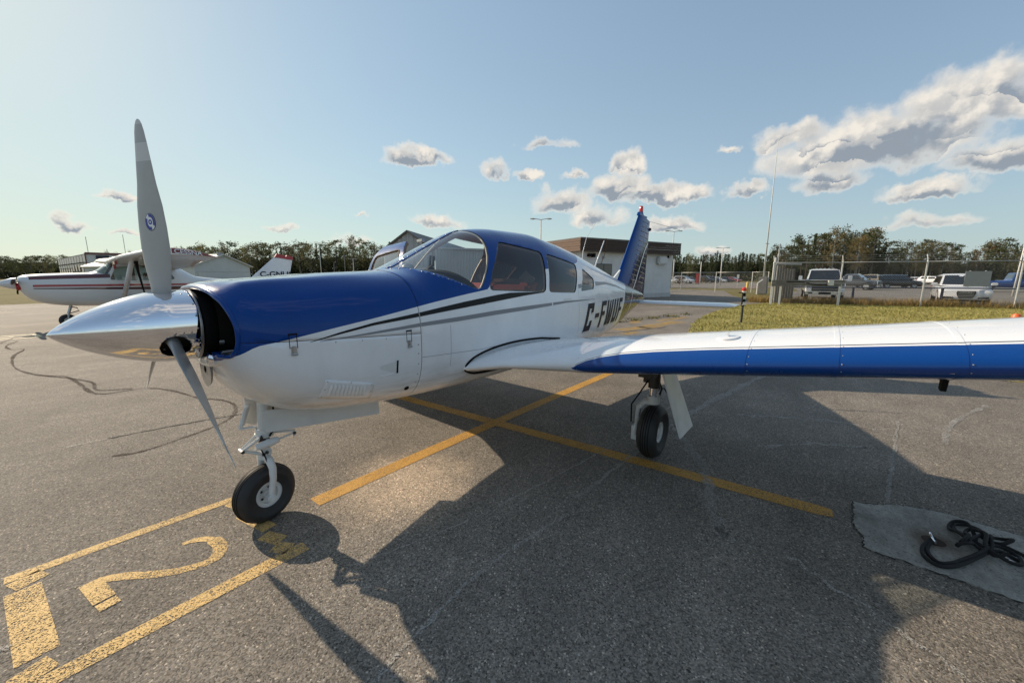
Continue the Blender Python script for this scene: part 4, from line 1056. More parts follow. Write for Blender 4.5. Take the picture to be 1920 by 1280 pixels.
# ------------------------------------------------------------------ ground
def asphalt(t, p, m, base=(0.192, 0.178, 0.160), gain=1.0):
    tc = t.new('ShaderNodeTexCoord'); o = tc.outputs['Object']
    v = t.voro(o, 150.0, 'Color'); r_, g_, b_ = t.xyz(v)
    vd = t.voro(o, 150.0)
    fine = t.noise(o, 260.0, 3, 0.7); mid = t.noise(o, 34.0, 5, 0.65); big = t.noise(o, 0.55, 6, 0.6); huge = t.noise(o, 0.12, 3, 0.5)
    patch = t.noise(t.vm('MULTIPLY', o, (1.0, 1.6, 1.0)), 2.3, 7, 0.68)
    stone = t.lin(r_, 0.0, 1.0, 0.52, 1.42)
    stone = t.m('MULTIPLY', stone, t.lin(fine, 0.3, 0.7, 0.78, 1.22))
    stone = t.m('MULTIPLY', stone, t.lin(mid, 0.3, 0.7, 0.84, 1.16))
    spark = t.m('GREATER_THAN', g_, 0.955)
    stone = t.m('ADD', stone, t.m('MULTIPLY', spark, t.lin(b_, 0, 1, 0.3, 1.6)))
    pit = t.m('MULTIPLY', t.m('LESS_THAN', g_, 0.085), 0.55)
    stone = t.m('MULTIPLY', stone, t.m('SUBTRACT', 1.0, pit))
    tone = t.m('MULTIPLY', t.lin(big, 0.3, 0.7, 0.74, 1.20), t.m('MULTIPLY', t.lin(huge, 0.3, 0.7, 0.92, 1.10), t.lin(patch, 0.25, 0.75, 0.80, 1.18)))
    k = t.m('MULTIPLY', t.m('MULTIPLY', stone, tone), gain)
    tint = t.mix(t.lin(b_, 0, 1), (*[c*0.97 for c in base], 1), (base[0]*1.08, base[1]*0.99, base[2]*0.88, 1))
    col = t.mix(1.0, tint, t.cxyz(k, k, k), 'MULTIPLY')
    # the pale worn spot beside the yellow line and a few faint oil stains
    sx = t.vm('DISTANCE', t.vm('ADD', o, t.vscale(t.vm('SUBTRACT', t.noise(o, 5.0, 4, 0.6, 0, out=1), (0.5, 0.5, 0.5)), 0.5)), (0.80, -0.33, 0.0))
    worn = t.m('MULTIPLY', t.sst(sx, 0.66, 0.10), 1.0)
    col = t.mix(worn, col, t.mix(1.0, (0.46, 0.37, 0.28, 1), t.cxyz(stone, stone, stone), 'MULTIPLY'))
    oil = t.sst(t.noise(t.vm('ADD', o, (3.1, 1.7, 0)), 0.9, 3, 0.5), 0.70, 0.80)
    col = t.mix(t.m('MULTIPLY', oil, 0.35), col, (0.05, 0.046, 0.042, 1))
    t.l.new(col, p.inputs['Base Color']); p.inputs['Roughness'].default_value = 0.80; p.inputs['Specular IOR Level'].default_value = 0.22
    b = t.new('ShaderNodeBump'); b.inputs['Strength'].default_value = 0.75; b.inputs['Distance'].default_value = 0.004
    t.put(b.inputs['Height'], t.m('ADD', t.m('MULTIPLY', r_, 0.8), t.m('ADD', fine, t.m('MULTIPLY', vd, -0.6)))); t.l.new(b.outputs[0], p.inputs['Normal'])
ASPH = mat('asphalt', builder=asphalt)
ASPH2 = mat('old_asphalt', builder=lambda t, p, m: asphalt(t, p, m, (0.19, 0.182, 0.168)))
def field(t, p, m, a=(0.105, 0.10, 0.035), b_=(0.20, 0.165, 0.075), s=1.6):
    tc = t.new('ShaderNodeTexCoord'); o = tc.outputs['Object']
    n = t.noise(o, s, 8, 0.65); n2 = t.noise(o, 0.08, 3, 0.5)
    f = t.lin(t.m('ADD', n, t.m('MULTIPLY', n2, 0.5)), 0.5, 1.0)
    t.l.new(t.mix(f, (*a, 1), (*b_, 1)), p.inputs['Base Color']); p.inputs['Roughness'].default_value = 0.95; p.inputs['Specular IOR Level'].default_value = 0.1
    b = t.new('ShaderNodeBump'); b.inputs['Strength'].default_value = 0.6; b.inputs['Distance'].default_value = 0.05
    t.put(b.inputs['Height'], t.noise(o, 14.0, 5, 0.7)); t.l.new(b.outputs[0], p.inputs['Normal'])
FIELD = mat('field_grass', builder=field)
LAWN = mat('lawn_soil', builder=lambda t, p, m: field(t, p, m, (0.20, 0.19, 0.055), (0.34, 0.29, 0.11), 2.2))
def sheet(name, poly, z, m, parent=None):
    b = MB(); b.add([(x, y, z) for x, y in poly], [tuple(range(len(poly)))]); return b.build(name, m, parent)
def ccw(P): return P if sum(P[i][0]*P[(i+1) % len(P)][1]-P[(i+1) % len(P)][0]*P[i][1] for i in range(len(P))) > 0 else P[::-1]

terrain = tag(sheet('terrain', [(2600*math.cos(2*PI*k/64), 2600*math.sin(2*PI*k/64)) for k in range(64)], -0.05, FIELD), kind='structure')
apron = tag(sheet('apron', ccw([(-60, -60), (60, -60), (60, -34), (32, -30), (29.2, -12), (28.2, -7.0), (27.4, -2.6), (27.0, 0.5), (36, 3.0), (46, 5.2), (49, 9.5), (40, 24), (30, 31), (8, 33.0), (-1.0, 31.8), (-60, 29)]), 0.0, ASPH), kind='structure')
parking = tag(sheet('parking_lot', ccw([(29.6, -12), (28.6, -7.0), (28.0, -3.2), (30, 0.2), (52, -1.0), (120, 6), (150, -10), (150, -70), (70, -70), (34, -30)]), -0.004, ASPH2), kind='structure')
road = tag(sheet('road', ccw([(55, 13.5), (58, 3.5), (66, 2.2), (120, 10), (112, 26), (80, 24)]), -0.008, ASPH2), kind='structure')

# painted markings: worn road paint, lying 4 mm over the asphalt
def road_paint(t, p, m, col, wear=0.5, hi=False):
    tc = t.new('ShaderNodeTexCoord'); o = tc.outputs['Object']
    v = t.voro(o, 230.0, 'Color'); r_, g_, b_ = t.xyz(v); n = t.noise(o, 60.0, 6, 0.75); w2 = t.noise(o, 3.0, 5, 0.65); f = t.noise(o, 330.0, 3, 0.7)
    lvl = t.m('ADD', t.m('ADD', t.m('MULTIPLY', r_, 0.55), t.m('MULTIPLY', n, 0.35)), t.m('ADD', t.m('MULTIPLY', w2, 0.75), t.m('MULTIPLY', f, 0.65)))
    a = t.sst(lvl, 1.15-wear*0.24-0.08, 1.15-wear*0.24+0.12)
    a = t.m('MAXIMUM', a, 0.0) if not hi else t.m('SUBTRACT', 1.0, t.m('MULTIPLY', t.m('SUBTRACT', 1.0, a), 0.55))
    k = t.lin(n, 0.3, 0.7, 0.82, 1.12)
    t.l.new(t.mix(1.0, (*col, 1), t.cxyz(k, k, k), 'MULTIPLY'), p.inputs['Base Color']); p.inputs['Roughness'].default_value = 0.7
    t.put(p.inputs['Alpha'], a)
    b = t.new('ShaderNodeBump'); b.inputs['Strength'].default_value = 0.6; b.inputs['Distance'].default_value = 0.003
    t.put(b.inputs['Height'], t.m('ADD', r_, f)); t.l.new(b.outputs[0], p.inputs['Normal'])
YEL = mat('yellow_line_paint', builder=lambda t, p, m: road_paint(t, p, m, (0.56, 0.30, 0.05), 0.45, True))
YELO = mat('worn_yellow_paint', builder=lambda t, p, m: road_paint(t, p, m, (0.70, 0.465, 0.17), 0.55, False))
YELF = mat('faded_yellow_paint', builder=lambda t, p, m: road_paint(t, p, m, (0.55, 0.33, 0.06), -0.2, False))
PALE = mat('pale_scar', builder=lambda t, p, m: road_paint(t, p, m, (0.38, 0.365, 0.335), -0.05, False))
def tar(t, p, m):
    road_paint(t, p, m, (0.075, 0.055, 0.046), 0.15, False); p.inputs['Specular IOR Level'].default_value = 0.1; p.inputs['Roughness'].default_value = 0.95
TAR = mat('tar_seal', builder=tar)
CRK = mat('crack_dark', (0.02, 0.018, 0.016), 0.9)
def strip(name, pts, w, m, z=0.0025, parent=apron, jit=0.0):
    rows = []; pts = [Vector((a, b)) for a, b in pts]; W = w if isinstance(w, (list, tuple)) else [w]*len(pts)
    for i, p_ in enumerate(pts):
        t_ = (pts[min(i+1, len(pts)-1)]-pts[max(0, i-1)]); n_ = Vector((-t_.y, t_.x)).normalized(); k = W[i]*0.5*(1+jit*random.uniform(-1, 1))
        rows.append([(p_.x-n_.x*k, p_.y-n_.y*k, z), (p_.x+n_.x*k, p_.y+n_.y*k, z)])
    return MB().grid(rows).build(name, m, parent)
def smooth_pts(P, k=6):
    out = []
    for i in range(len(P)-1):
        q = [Vector(P[max(0, min(len(P)-1, j))]) for j in (i-1, i, i+1, i+2)]
        for s in range(k):
            t = s/k; out.append(tuple(0.5*((2*q[1])+(-q[0]+q[2])*t+(2*q[0]-5*q[1]+4*q[2]-q[3])*t*t+(-q[0]+3*q[1]-3*q[2]+q[3])*t**3)))
    out.append(tuple(P[-1])); return out
strip('yellow_line', [(0.262, -0.055), (1.2, -0.058), (3.0, -0.09), (5.4, -0.155)], 0.130, YEL)
strip('yellow_line', [(1.80, 4.3), (2.02, 1.37), (2.24, -2.70), (2.25, -2.79)], [0.135, 0.135, 0.130, 0.10], YEL, 0.003)
# stand box with the number 2
for pts, w in (([(-1.015, 0.470), (-0.50, 0.445), (-0.06, 0.42)], 0.072), ([(-0.955, -0.445), (-0.5, -0.44), (0.03, -0.445)], 0.088)): strip('stand_box_line', pts, w, YELO, jit=0.06)
for a, b in ((0.435, 0.345), (0.318, -0.268), (-0.31, -0.402)): strip('stand_box_line', [(-0.958, a), (-0.925, b)], 0.115, YELO, jit=0.04)
for a, b in ((0.385, 0.19), (0.165, -0.12), (-0.16, -0.29), (-0.315, -0.40)): strip('stand_box_line', [(-0.085, a), (-0.035, b)], 0.085, YELO, jit=0.05)
TWO = smooth_pts([(-0.396, 0.117), (-0.335, 0.098), (-0.288, 0.045), (-0.268, -0.025), (-0.275, -0.100), (-0.315, -0.158), (-0.371, -0.163), (-0.47, -0.119), (-0.56, -0.04), (-0.635, 0.040), (-0.700, 0.092), (-0.735, 0.098)], 5)
strip('stand_number', TWO, [0.030]*4+[0.045]*8+[0.066]*15+[0.052]*(len(TWO)-27), YELO, jit=0.04)
strip('stand_number', [(-0.752, 0.120), (-0.738, 0.02), (-0.722, -0.085)], 0.078, YELO, 0.0048); strip('stand_number', [(-0.720, -0.100), (-0.710, -0.160)], 0.072, YELO, 0.0048)
strip('stand_box_line', [(-1.06, -0.08), (-0.99, -0.12)], 0.03, PALE, 0.0052)
# the next stand's box, further off
for pts in ([(-2.4, 13.75), (-0.62, 13.52)], [(-2.4, 12.75), (-0.56, 12.72)], [(-0.66, 13.50), (-0.60, 12.72)], [(-1.9, 13.4), (-1.6, 13.3), (-1.3, 13.05), (-1.0, 13.2)]): strip('stand_box_line', pts, 0.11, mat('cream_paint', builder=lambda t, p, m: road_paint(t, p, m, (0.72, 0.62, 0.40), 1.0, True)))
# faded arrows and patches of yellow beyond the tail
for pts, w in (([(10.5, 1.35), (11.6, 1.25), (12.9, 0.95)], 0.55), ([(9.6, 1.7), (10.2, 1.55), (10.7, 1.3)], 0.45), ([(9.0, 1.35), (9.6, 1.2)], 0.28), ([(12.6, 1.6), (13.6, 1.4), (14.6, 1.15)], 0.40), ([(11.4, 2.0), (12.2, 2.2)], 0.3)):
    strip('faded_marking', smooth_pts(pts, 4), w, YELF, jit=0.35)
# cracks, tar seals and scratches
C1 = [(-1.0, 12.9), (-1.184, 11.9), (-0.95, 12.1), (-1.10, 11.3), (-1.04, 10.5), (-0.868, 10.3), (-1.003, 9.3), (-0.983, 7.8), (-0.77, 6.75), (-0.521, 6.33), (-0.416, 5.48), (-0.369, 4.80), (-0.249, 4.53), (0.099, 4.48), (0.298, 4.07), (0.431, 3.41), (0.582, 3.05), (0.62, 2.75), (0.551, 2.45), (0.429, 2.22), (0.254, 2.087), (0.066, 2.005), (-0.289, 1.90), (-0.476, 1.975)]
S1 = smooth_pts(C1, 6)
strip('tar_seal', S1, [random.uniform(0.018, 0.060) for _ in S1], TAR)
strip('tar_seal', smooth_pts([(-0.77, 6.75), (-0.50, 6.1), (-0.30, 5.45), (-0.30, 4.85), (0.0, 4.6)], 6), 0.05, TAR, 0.0042, jit=0.4)
strip('crack', [(x+random.uniform(-.008, .008), y+random.uniform(-.008, .008)) for x, y in smooth_pts([(-0.45, 2.51), (-0.088, 2.456), (0.324, 2.358), (0.594, 2.277), (1.3, 2.12)], 14)], 0.018, CRK, 0.0036, jit=0.5)
strip('pale_scratch', [(-0.70, 2.53), (-0.45, 2.51)], 0.03, PALE, 0.004)
def scar(P, w, k=14, j=0.008): strip('pale_scratch', [(x+random.uniform(-j, j), y+random.uniform(-j, j)) for x, y in smooth_pts(P, k)], w, PALE, 0.0038, jit=0.6)
scar([(-0.30, -1.43), (-0.156, -1.411), (0.066, -1.378), (0.413, -1.352), (0.723, -1.378), (0.986, -1.416), (1.2, -1.46)], 0.020)
scar([(0.11, -0.792), (0.845, -1.023), (2.176, -1.241), (2.562, -1.276), (4.5, -1.42)], 0.011)
scar([(1.381, -1.416), (2.102, -1.463), (3.2, -1.55)], 0.030)
scar([(6.2, -2.07), (5.0, -1.85), (3.751, -1.606), (3.147, -1.598), (2.608, -1.874), (2.284, -2.045), (1.788, -2.178), (1.55, -2.30)], 0.070, 14, 0.02)
scar([(2.556, -3.064), (3.2, -3.16), (3.667, -3.223), (4.73, -3.379)], 0.024)
scar([(4.2, -3.62), (4.626, -3.702), (5.092, -3.84), (6.079, -4.277)], 0.040)
scar([(3.1, -2.3), (3.5, -2.7), (3.7, -3.1)], 0.03, 14, 0.03)
scar([(1.6, -2.6), (1.2, -3.2), (0.9, -3.5)], 0.02, 14, 0.02)
scar([(3.9, -2.0), (4.3, -2.8), (4.2, -3.3)], 0.03, 14, 0.04)
scar([(1.4, -3.9), (2.0, -4.3), (3.2, -4.6)], 0.03)
for P in ([(9.8, 3.0), (12.4, 2.2), (15.0, 1.7)], [(11.0, 3.7), (13.0, 2.7), (13.5, 2.3), (16, 1.9)], [(15.0, 4.5), (18.5, 2.6), (20.5, 1.9)], [(22.5, 2.5), (24.5, 2.6), (27, 1.7)], [(8.0, 2.2), (9.4, 1.45), (11.2, 0.9)]):
    strip('crack', [(x+random.uniform(-.05, .05), y+random.uniform(-.05, .05)) for x, y in smooth_pts(P, 10)], 0.05, CRK, 0.0036, jit=0.5)
# concrete pad round the tie-down
def concrete(t, p, m):
    tc = t.new('ShaderNodeTexCoord'); o = tc.outputs['Object']; n = t.noise(o, 3.2, 9, 0.68); n2 = t.noise(t.vm('MULTIPLY', o, (1, 3, 1)), 9.0, 6, 0.65); f = t.noise(o, 160.0, 3, 0.7)
    v = t.voro(o, 120.0, 'Color'); r_, g_, b_ = t.xyz(v)
    k = t.m('MULTIPLY', t.lin(n, 0.28, 0.72, 0.50, 1.25), t.m('MULTIPLY', t.lin(n2, 0.3, 0.7, 0.84, 1.12), t.m('MULTIPLY', t.lin(f, 0.3, 0.7, 0.86, 1.14), t.lin(r_, 0, 1, 0.86, 1.14))))
    k = t.m('MULTIPLY', k, t.m('SUBTRACT', 1.0, t.m('MULTIPLY', t.m('LESS_THAN', g_, 0.05), 0.45)))
    hole = t.vm('DISTANCE', t.vm('ADD', o, t.vscale(t.vm('SUBTRACT', t.noise(o, 20.0, 3, 0.6, 0, out=1), (0.5, 0.5, 0.5)), 0.08)), (2.262, -3.234, 0.004))
    rust = t.sst(hole, 0.15, 0.05)
    stain = t.sst(t.noise(t.vm('ADD', o, (5.0, 2.0, 0)), 2.4, 6, 0.65), 0.52, 0.70)
    c = t.mix(1.0, (0.36, 0.355, 0.32, 1), t.cxyz(k, k, k), 'MULTIPLY'); c = t.mix(t.m('MULTIPLY', stain, 0.5), c, (0.13, 0.115, 0.095, 1)); c = t.mix(t.m('MULTIPLY', rust, 0.7), c, (0.09, 0.055, 0.028, 1))
    t.l.new(c, p.inputs['Base Color']); p.inputs['Roughness'].default_value = 0.88
    b = t.new('ShaderNodeBump'); b.inputs['Strength'].default_value = 0.6; b.inputs['Distance'].default_value = 0.004; t.put(b.inputs['Height'], t.m('ADD', t.m('ADD', n, n2), t.m('MULTIPLY', f, 0.6))); t.l.new(b.outputs[0], p.inputs['Normal'])
CONC = mat('concrete', builder=concrete)
PADP = [(2.50, -2.905), (2.40, -2.90), (2.30, -2.892), (2.22, -2.885), (2.165, -2.890), (2.11, -2.905), (2.075, -2.925), (2.02, -2.920), (1.945, -2.932), (1.94, -3.05), (1.93, -3.22), (1.915, -3.40), (1.905, -3.6), (1.92, -3.85), (2.62, -3.90), (2.64, -3.66), (2.67, -3.48), (2.69, -3.36), (2.655, -3.2), (2.60, -3.09), (2.535, -3.0)]
sm = smooth_pts(PADP+[PADP[0]], 9)[:-1]
b = MB(); sm = ccw([(x+random.uniform(-.009, .009), y+random.uniform(-.009, .009)) for x, y in sm]); n = len(sm)
b.add([(x, y, 0.005) for x, y in sm]+[(x, y, -0.01) for x, y in sm], [tuple(range(n))]+[(i, n+i, n+(i+1) % n, (i+1) % n) for i in range(n)])
pad = b.build('concrete_pad', CONC, apron)
strip('pad_joint', [(x, y) for x, y in sm]+[sm[0]], 0.012, CRK, 0.0045, apron, jit=0.9)
RUST = mat('rusty_iron', (0.045, 0.026, 0.014), 0.8, metal=0.3, var=0.4, vscale=60)
b = MB(); b.lathe([(0.001, 0.0055), (0.030, 0.0056), (0.046, 0.0064), (0.050, 0.0058)], n=26, c=(2.262, -3.234, 0), cap0=False, cap1=False); b.build('tie_down_recess', RUST, apron, 50)

# lawn: soil sheet plus mown blades, and the uncut strip along the fence
LAWNP = ccw([(7.7, 0.40), (8.6, 0.28), (10.1, 0.02), (11.8, 0.35), (13.7, 0.62), (17.0, 0.80), (21.3, 0.72), (24.0, 0.25), (25.9, -0.45), (27.3, -0.3), (27.75, -4.0), (28.6, -8.5), (29.6, -14.0), (24, -16), (10.5, -15.5), (8.3, -9.0), (7.9, -5.6), (7.8, -2.5)])
def edge_noise(P, k=8, a=0.09):
    S = smooth_pts(P+[P[0]], k)[:-1]; return [(x+random.uniform(-a, a), y+random.uniform(-a, a)) for x, y in S]
lawn = tag(sheet('lawn', edge_noise(LAWNP), 0.006, LAWN), kind='structure')
def inside(P, x, y):
    c = np.zeros(len(x), bool); n = len(P)
    for i in range(n):
        (x1, y1), (x2, y2) = P[i], P[(i+1) % n]
        c ^= ((y1 > y) != (y2 > y)) & (x < (x2-x1)*(y-y1)/(y2-y1+1e-12)+x1)
    return c
RNG = np.random.default_rng(5)
def blades(name, xy, h, w, m, lean=0.5, z0=0.0, parent=None):
    n = len(xy); hh = RNG.uniform(h[0], h[1], n); a = RNG.uniform(0, 2*PI, n); ww = RNG.uniform(w[0], w[1], n); l = RNG.normal(0, lean, (n, 2))
    V = np.zeros((n, 3, 3))
    V[:, 0, 0] = xy[:, 0]-np.cos(a)*ww; V[:, 0, 1] = xy[:, 1]-np.sin(a)*ww; V[:, 0, 2] = z0
    V[:, 1, 0] = xy[:, 0]+np.cos(a)*ww; V[:, 1, 1] = xy[:, 1]+np.sin(a)*ww; V[:, 1, 2] = z0
    V[:, 2, :2] = xy+l*hh[:, None]; V[:, 2, 2] = z0+hh
    me = bpy.data.meshes.new(name); me.vertices.add(n*3); me.vertices.foreach_set('co', V.reshape(-1)); me.loops.add(n*3); me.polygons.add(n)
    me.loops.foreach_set('vertex_index', np.arange(n*3, dtype=np.int32)); me.polygons.foreach_set('loop_start', np.arange(0, n*3, 3, dtype=np.int32)); me.polygons.foreach_set('loop_total', np.full(n, 3, dtype=np.int32))
    me.materials.append(m); me.update(calc_edges=True); me.validate()
    return link(bpy.data.objects.new(name, me), parent)
def grass_m(t, p, m, cols):
    g = t.new('ShaderNodeNewGeometry'); tc = t.new('ShaderNodeTexCoord'); r_ = g.outputs['Random Per Island']
    n = t.noise(tc.outputs['Object'], 0.7, 4, 0.6)
    f = t.m('ADD', t.m('MULTIPLY', r_, 0.6), t.lin(n, 0.3, 0.7, -0.1, 0.5), clamp=True)
    t.l.new(t.mix(f, (*cols[0], 1), (*cols[1], 1)), p.inputs['Base Color']); p.inputs['Roughness'].default_value = 0.8; p.inputs['Specular IOR Level'].default_value = 0.15
GR = mat('grass_blade', builder=lambda t, p, m: grass_m(t, p, m, ((0.18, 0.18, 0.042), (0.43, 0.36, 0.13))))
DRY = mat('dry_grass', builder=lambda t, p, m: grass_m(t, p, m, ((0.15, 0.11, 0.035), (0.36, 0.24, 0.085))))
WEED = mat('weed_leaf', builder=lambda t, p, m: grass_m(t, p, m, ((0.07, 0.10, 0.02), (0.22, 0.19, 0.05))))
c = RNG.uniform((6.8, -15, ), (29.5, 1.2), (150000, 2)); c = c[inside(LAWNP, c[:, 0], c[:, 1])]
c = c[(c[:, 1] > -13.0)]
nv = np.sin(c[:, 0]*1.7+2*np.sin(c[:, 1]*0.9))*np.sin(c[:, 1]*1.3+np.sin(c[:, 0]*0.6)*2); c = c[RNG.uniform(0, 1, len(c)) < 0.62+0.38*nv]
tag(blades('lawn_grass', c, (0.025, 0.07), (0.008, 0.018), GR, 0.7), kind='stuff')
fx = lambda y: np.interp(-y, [-0.6, 0.5, 3.7, 7.0, 10.3, 15], [26.4, 26.75, 27.15, 27.95, 28.75, 29.9])
y = RNG.uniform(-13, 0.6, 9000); c = np.stack([fx(y)+RNG.normal(0.05, 0.42, 9000), y], 1); c = c[RNG.uniform(0, 1, 9000) < np.where(y > -8.2, 1.0, 0.35)]
tag(blades('tall_dry_grass', c, (0.10, 0.50), (0.006, 0.016), DRY, 0.35), kind='stuff')
# weeds in the cracks beyond the tail
W = []
for (x, y_, n, s) in ((7.3, 0.9, 60, 0.18), (7.9, 0.75, 90, 0.2), (8.4, 0.55, 60, 0.2), (11.5, 2.55, 50, 0.18), (12.4, 2.3, 60, 0.25), (13.4, 2.0, 50, 0.2), (14.5, 1.7, 60, 0.25), (8.9, 0.5, 60, 0.2), (15.6, 1.4, 40, 0.2)):
    W.append(RNG.normal((x, y_), (s, s*0.5), (n, 2)))
tag(blades('crack_weeds', np.concatenate(W), (0.03, 0.12), (0.008, 0.02), WEED, 0.9), kind='stuff')

# rope at the tie-down ------------------------------------------------------------------------------
ROPE = mat('black_rope', (0.008, 0.008, 0.009), 0.75, bump=(350, 0.5))
rope = thing('tie_down_rope', 'coiled black tie-down rope lying on the concrete pad', 'rope', (2.3, -3.35, 0))
def rope_tube(pts, r=0.0094, z=None):
    S = smooth_pts(pts, 8); b = MB(); b.tube([Vector(q)-Vector((2.3, -3.35, 0)) for q in S], r, 8); return b.build('strand', ROPE, rope, True)
def zr(P, z0, z1): return [(x, y, z0+(z1-z0)*0.5*(1+math.sin(i*1.9))) for i, (x, y) in enumerate(P)]
rope_tube([(2.240, -3.222, 0.030)]+[(2.17, -3.185, 0.02), (2.09, -3.162, 0.016), (2.02, -3.166, 0.016), (1.982, -3.205, 0.016), (2.01, -3.255, 0.016), (2.08, -3.312, 0.017), (2.16, -3.365, 0.02), (2.225, -3.41, 0.03), (2.30, -3.44, 0.035), (2.36, -3.47, 0.03), (2.385, -3.515, 0.02), (2.335, -3.555, 0.017), (2.255, -3.545, 0.017), (2.225, -3.49, 0.03), (2.27, -3.43, 0.045), (2.35, -3.375, 0.04), (2.45, -3.345, 0.025), (2.535, -3.365, 0.017), (2.565, -3.42, 0.017), (2.52, -3.455, 0.03), (2.44, -3.45, 0.045), (2.36, -3.41, 0.055), (2.29, -3.36, 0.05), (2.235, -3.315, 0.03)])
rope_tube([(2.252, -3.232, 0.030), (2.19, -3.205, 0.02), (2.12, -3.186, 0.016), (2.05, -3.19, 0.016), (2.015, -3.215, 0.016), (2.045, -3.262, 0.018), (2.10, -3.305, 0.02), (2.19, -3.375, 0.032), (2.26, -3.425, 0.045)])
rope_tube(zr([(2.235, -3.315), (2.25, -3.36), (2.33, -3.40), (2.43, -3.42), (2.50, -3.40), (2.52, -3.355), (2.45, -3.325), (2.36, -3.34), (2.28, -3.38), (2.27, -3.43), (2.33, -3.46), (2.41, -3.47), (2.47, -3.50), (2.475, -3.545), (2.43, -3.555), (2.40, -3.515), (2.41, -3.47), (2.38, -3.43)], 0.02, 0.06))
rope_tube(zr([(2.41, -3.46), (2.40, -3.52), (2.36, -3.60), (2.30, -3.66), (2.25, -3.655), (2.24, -3.61), (2.29, -3.56), (2.32, -3.50), (2.30, -3.45)], 0.012, 0.026))
rope_tube(zr([(2.25, -3.33), (2.32, -3.37), (2.41, -3.38), (2.47, -3.41), (2.40, -3.45), (2.30, -3.43), (2.24, -3.45), (2.25, -3.5)], 0.03, 0.07))
def ring(name, c, r, tr, m, parent, rot):
    b = MB(); b.tube([rot @ Vector((r*math.cos(2*PI*k/24), r*math.sin(2*PI*k/24), 0))+Vector(c) for k in range(25)], tr, 6, caps=False); return b.build(name, m, parent, True)
ring('steel_ring', (-0.055, 0.123, 0.026), 0.030, 0.006, CHROME, rope, Matrix.Rotation(R(60), 3, 'X'))
ring('steel_ring', (-0.015, -0.175, 0.020), 0.036, 0.0045, CHROME, rope, Matrix.Rotation(R(12), 3, 'X'))
# ------------------------------------------------------------------ the airfield around it
def spot(px, py, z=0.0):
    """where the line of sight through a pixel of the 1920 px photograph meets a level"""
    d = C_FWD+C_RIGHT*((px-960)/FPX)+C_UP*((640-py)/FPX); return CAM_LOC+d*((z-CAM_LOC.z)/d.z)
FH = Vector((C_FWD.x, C_FWD.y, 0)).normalized(); RH = C_RIGHT
def out_at(px, dist, z=0.0):
    """a point `dist` metres ahead of the camera, in the column px"""
    cp, sp = math.cos(0.16651), math.sin(0.16651)
    k = (px-960)/FPX*cp        # lateral per metre ahead, taken at the horizon
    return Vector((CAM_LOC.x, CAM_LOC.y, 0))+FH*dist+RH*(k*dist)+Vector((0, 0, z))
WALLW = mat('white_block_wall', (0.70, 0.70, 0.70), 0.85, var=0.08, vscale=2.0)
def block_wall(t, p, m):
    tc = t.new('ShaderNodeTexCoord'); o = tc.outputs['Object']
    br = t.new('ShaderNodeTexBrick'); x, y, z = t.xyz(o); t.put(br.inputs['Vector'], t.cxyz(t.m('ADD', x, y), z, 0.0)); br.inputs['Scale'].default_value = 1.0
    br.inputs['Brick Width'].default_value = 0.40; br.inputs['Row Height'].default_value = 0.20; br.inputs['Mortar Size'].default_value = 0.008
    n = t.noise(o, 1.5, 7, 0.65)
    c = t.mix(1.0, (0.70, 0.70, 0.69, 1), t.cxyz(t.lin(n, 0.3, 0.75, 1.0, 0.84), t.lin(n, 0.3, 0.75, 1.0, 0.83), t.lin(n, 0.3, 0.75, 1.0, 0.80)), 'MULTIPLY'); t.l.new(c, p.inputs['Base Color']); p.inputs['Roughness'].default_value = 0.8
    b = t.new('ShaderNodeBump'); b.inputs['Strength'].default_value = 0.6; b.inputs['Distance'].default_value = 0.01; t.put(b.inputs['Height'], t.m('SUBTRACT', 1.0, br.outputs['Fac'])); t.l.new(b.outputs[0], p.inputs['Normal'])
BLOCK = mat('painted_blocks', builder=block_wall)
BROWN = mat('brown_fascia_shaded', (0.046, 0.027, 0.019), 0.7, var=0.18, vscale=3)  # boards of the shaded right face, painted darker than the sunlit side
BROWNL = mat('brown_fascia_sunlit', (0.15, 0.088, 0.06), 0.7, var=0.15, vscale=3)  # same boards on the sunlit left face, painted lighter; conduit shares it
SHEETW = mat('white_sheet_metal', (0.58, 0.59, 0.58), 0.55, var=0.06, vscale=1.2)
SHEETG = mat('grey_sheet_metal', (0.40, 0.41, 0.41), 0.5, var=0.08, vscale=1.0)
ROOFG = mat('weathered_roof', (0.16, 0.155, 0.145), 0.7, var=0.2, vscale=1.0)
MAROON = mat('maroon_paint', (0.10, 0.008, 0.014), 0.35, coat=0.4)
REDP = mat('red_paint', (0.36, 0.012, 0.014), 0.35, coat=0.4)
NAVYW = mat('navy_cladding', (0.012, 0.018, 0.040), 0.5)
WINDOW = mat('dark_pane', (0.012, 0.014, 0.017), 0.06, coat=1.0)
GALV = mat('galvanised_steel', (0.42, 0.42, 0.41), 0.5, metal=0.6, var=0.15, vscale=6)
GALVW = mat('pale_post', (0.62, 0.61, 0.57), 0.6, var=0.12, vscale=6)
WOODG = mat('weathered_wood', (0.17, 0.155, 0.135), 0.9, var=0.3, vscale=5)
CONCR = mat('rough_concrete', (0.25, 0.235, 0.21), 0.9, var=0.2, vscale=4)
YELB = mat('yellow_enamel', (0.62, 0.45, 0.09), 0.5)
ORANGE = mat('orange_enamel', (0.75, 0.13, 0.03), 0.4)

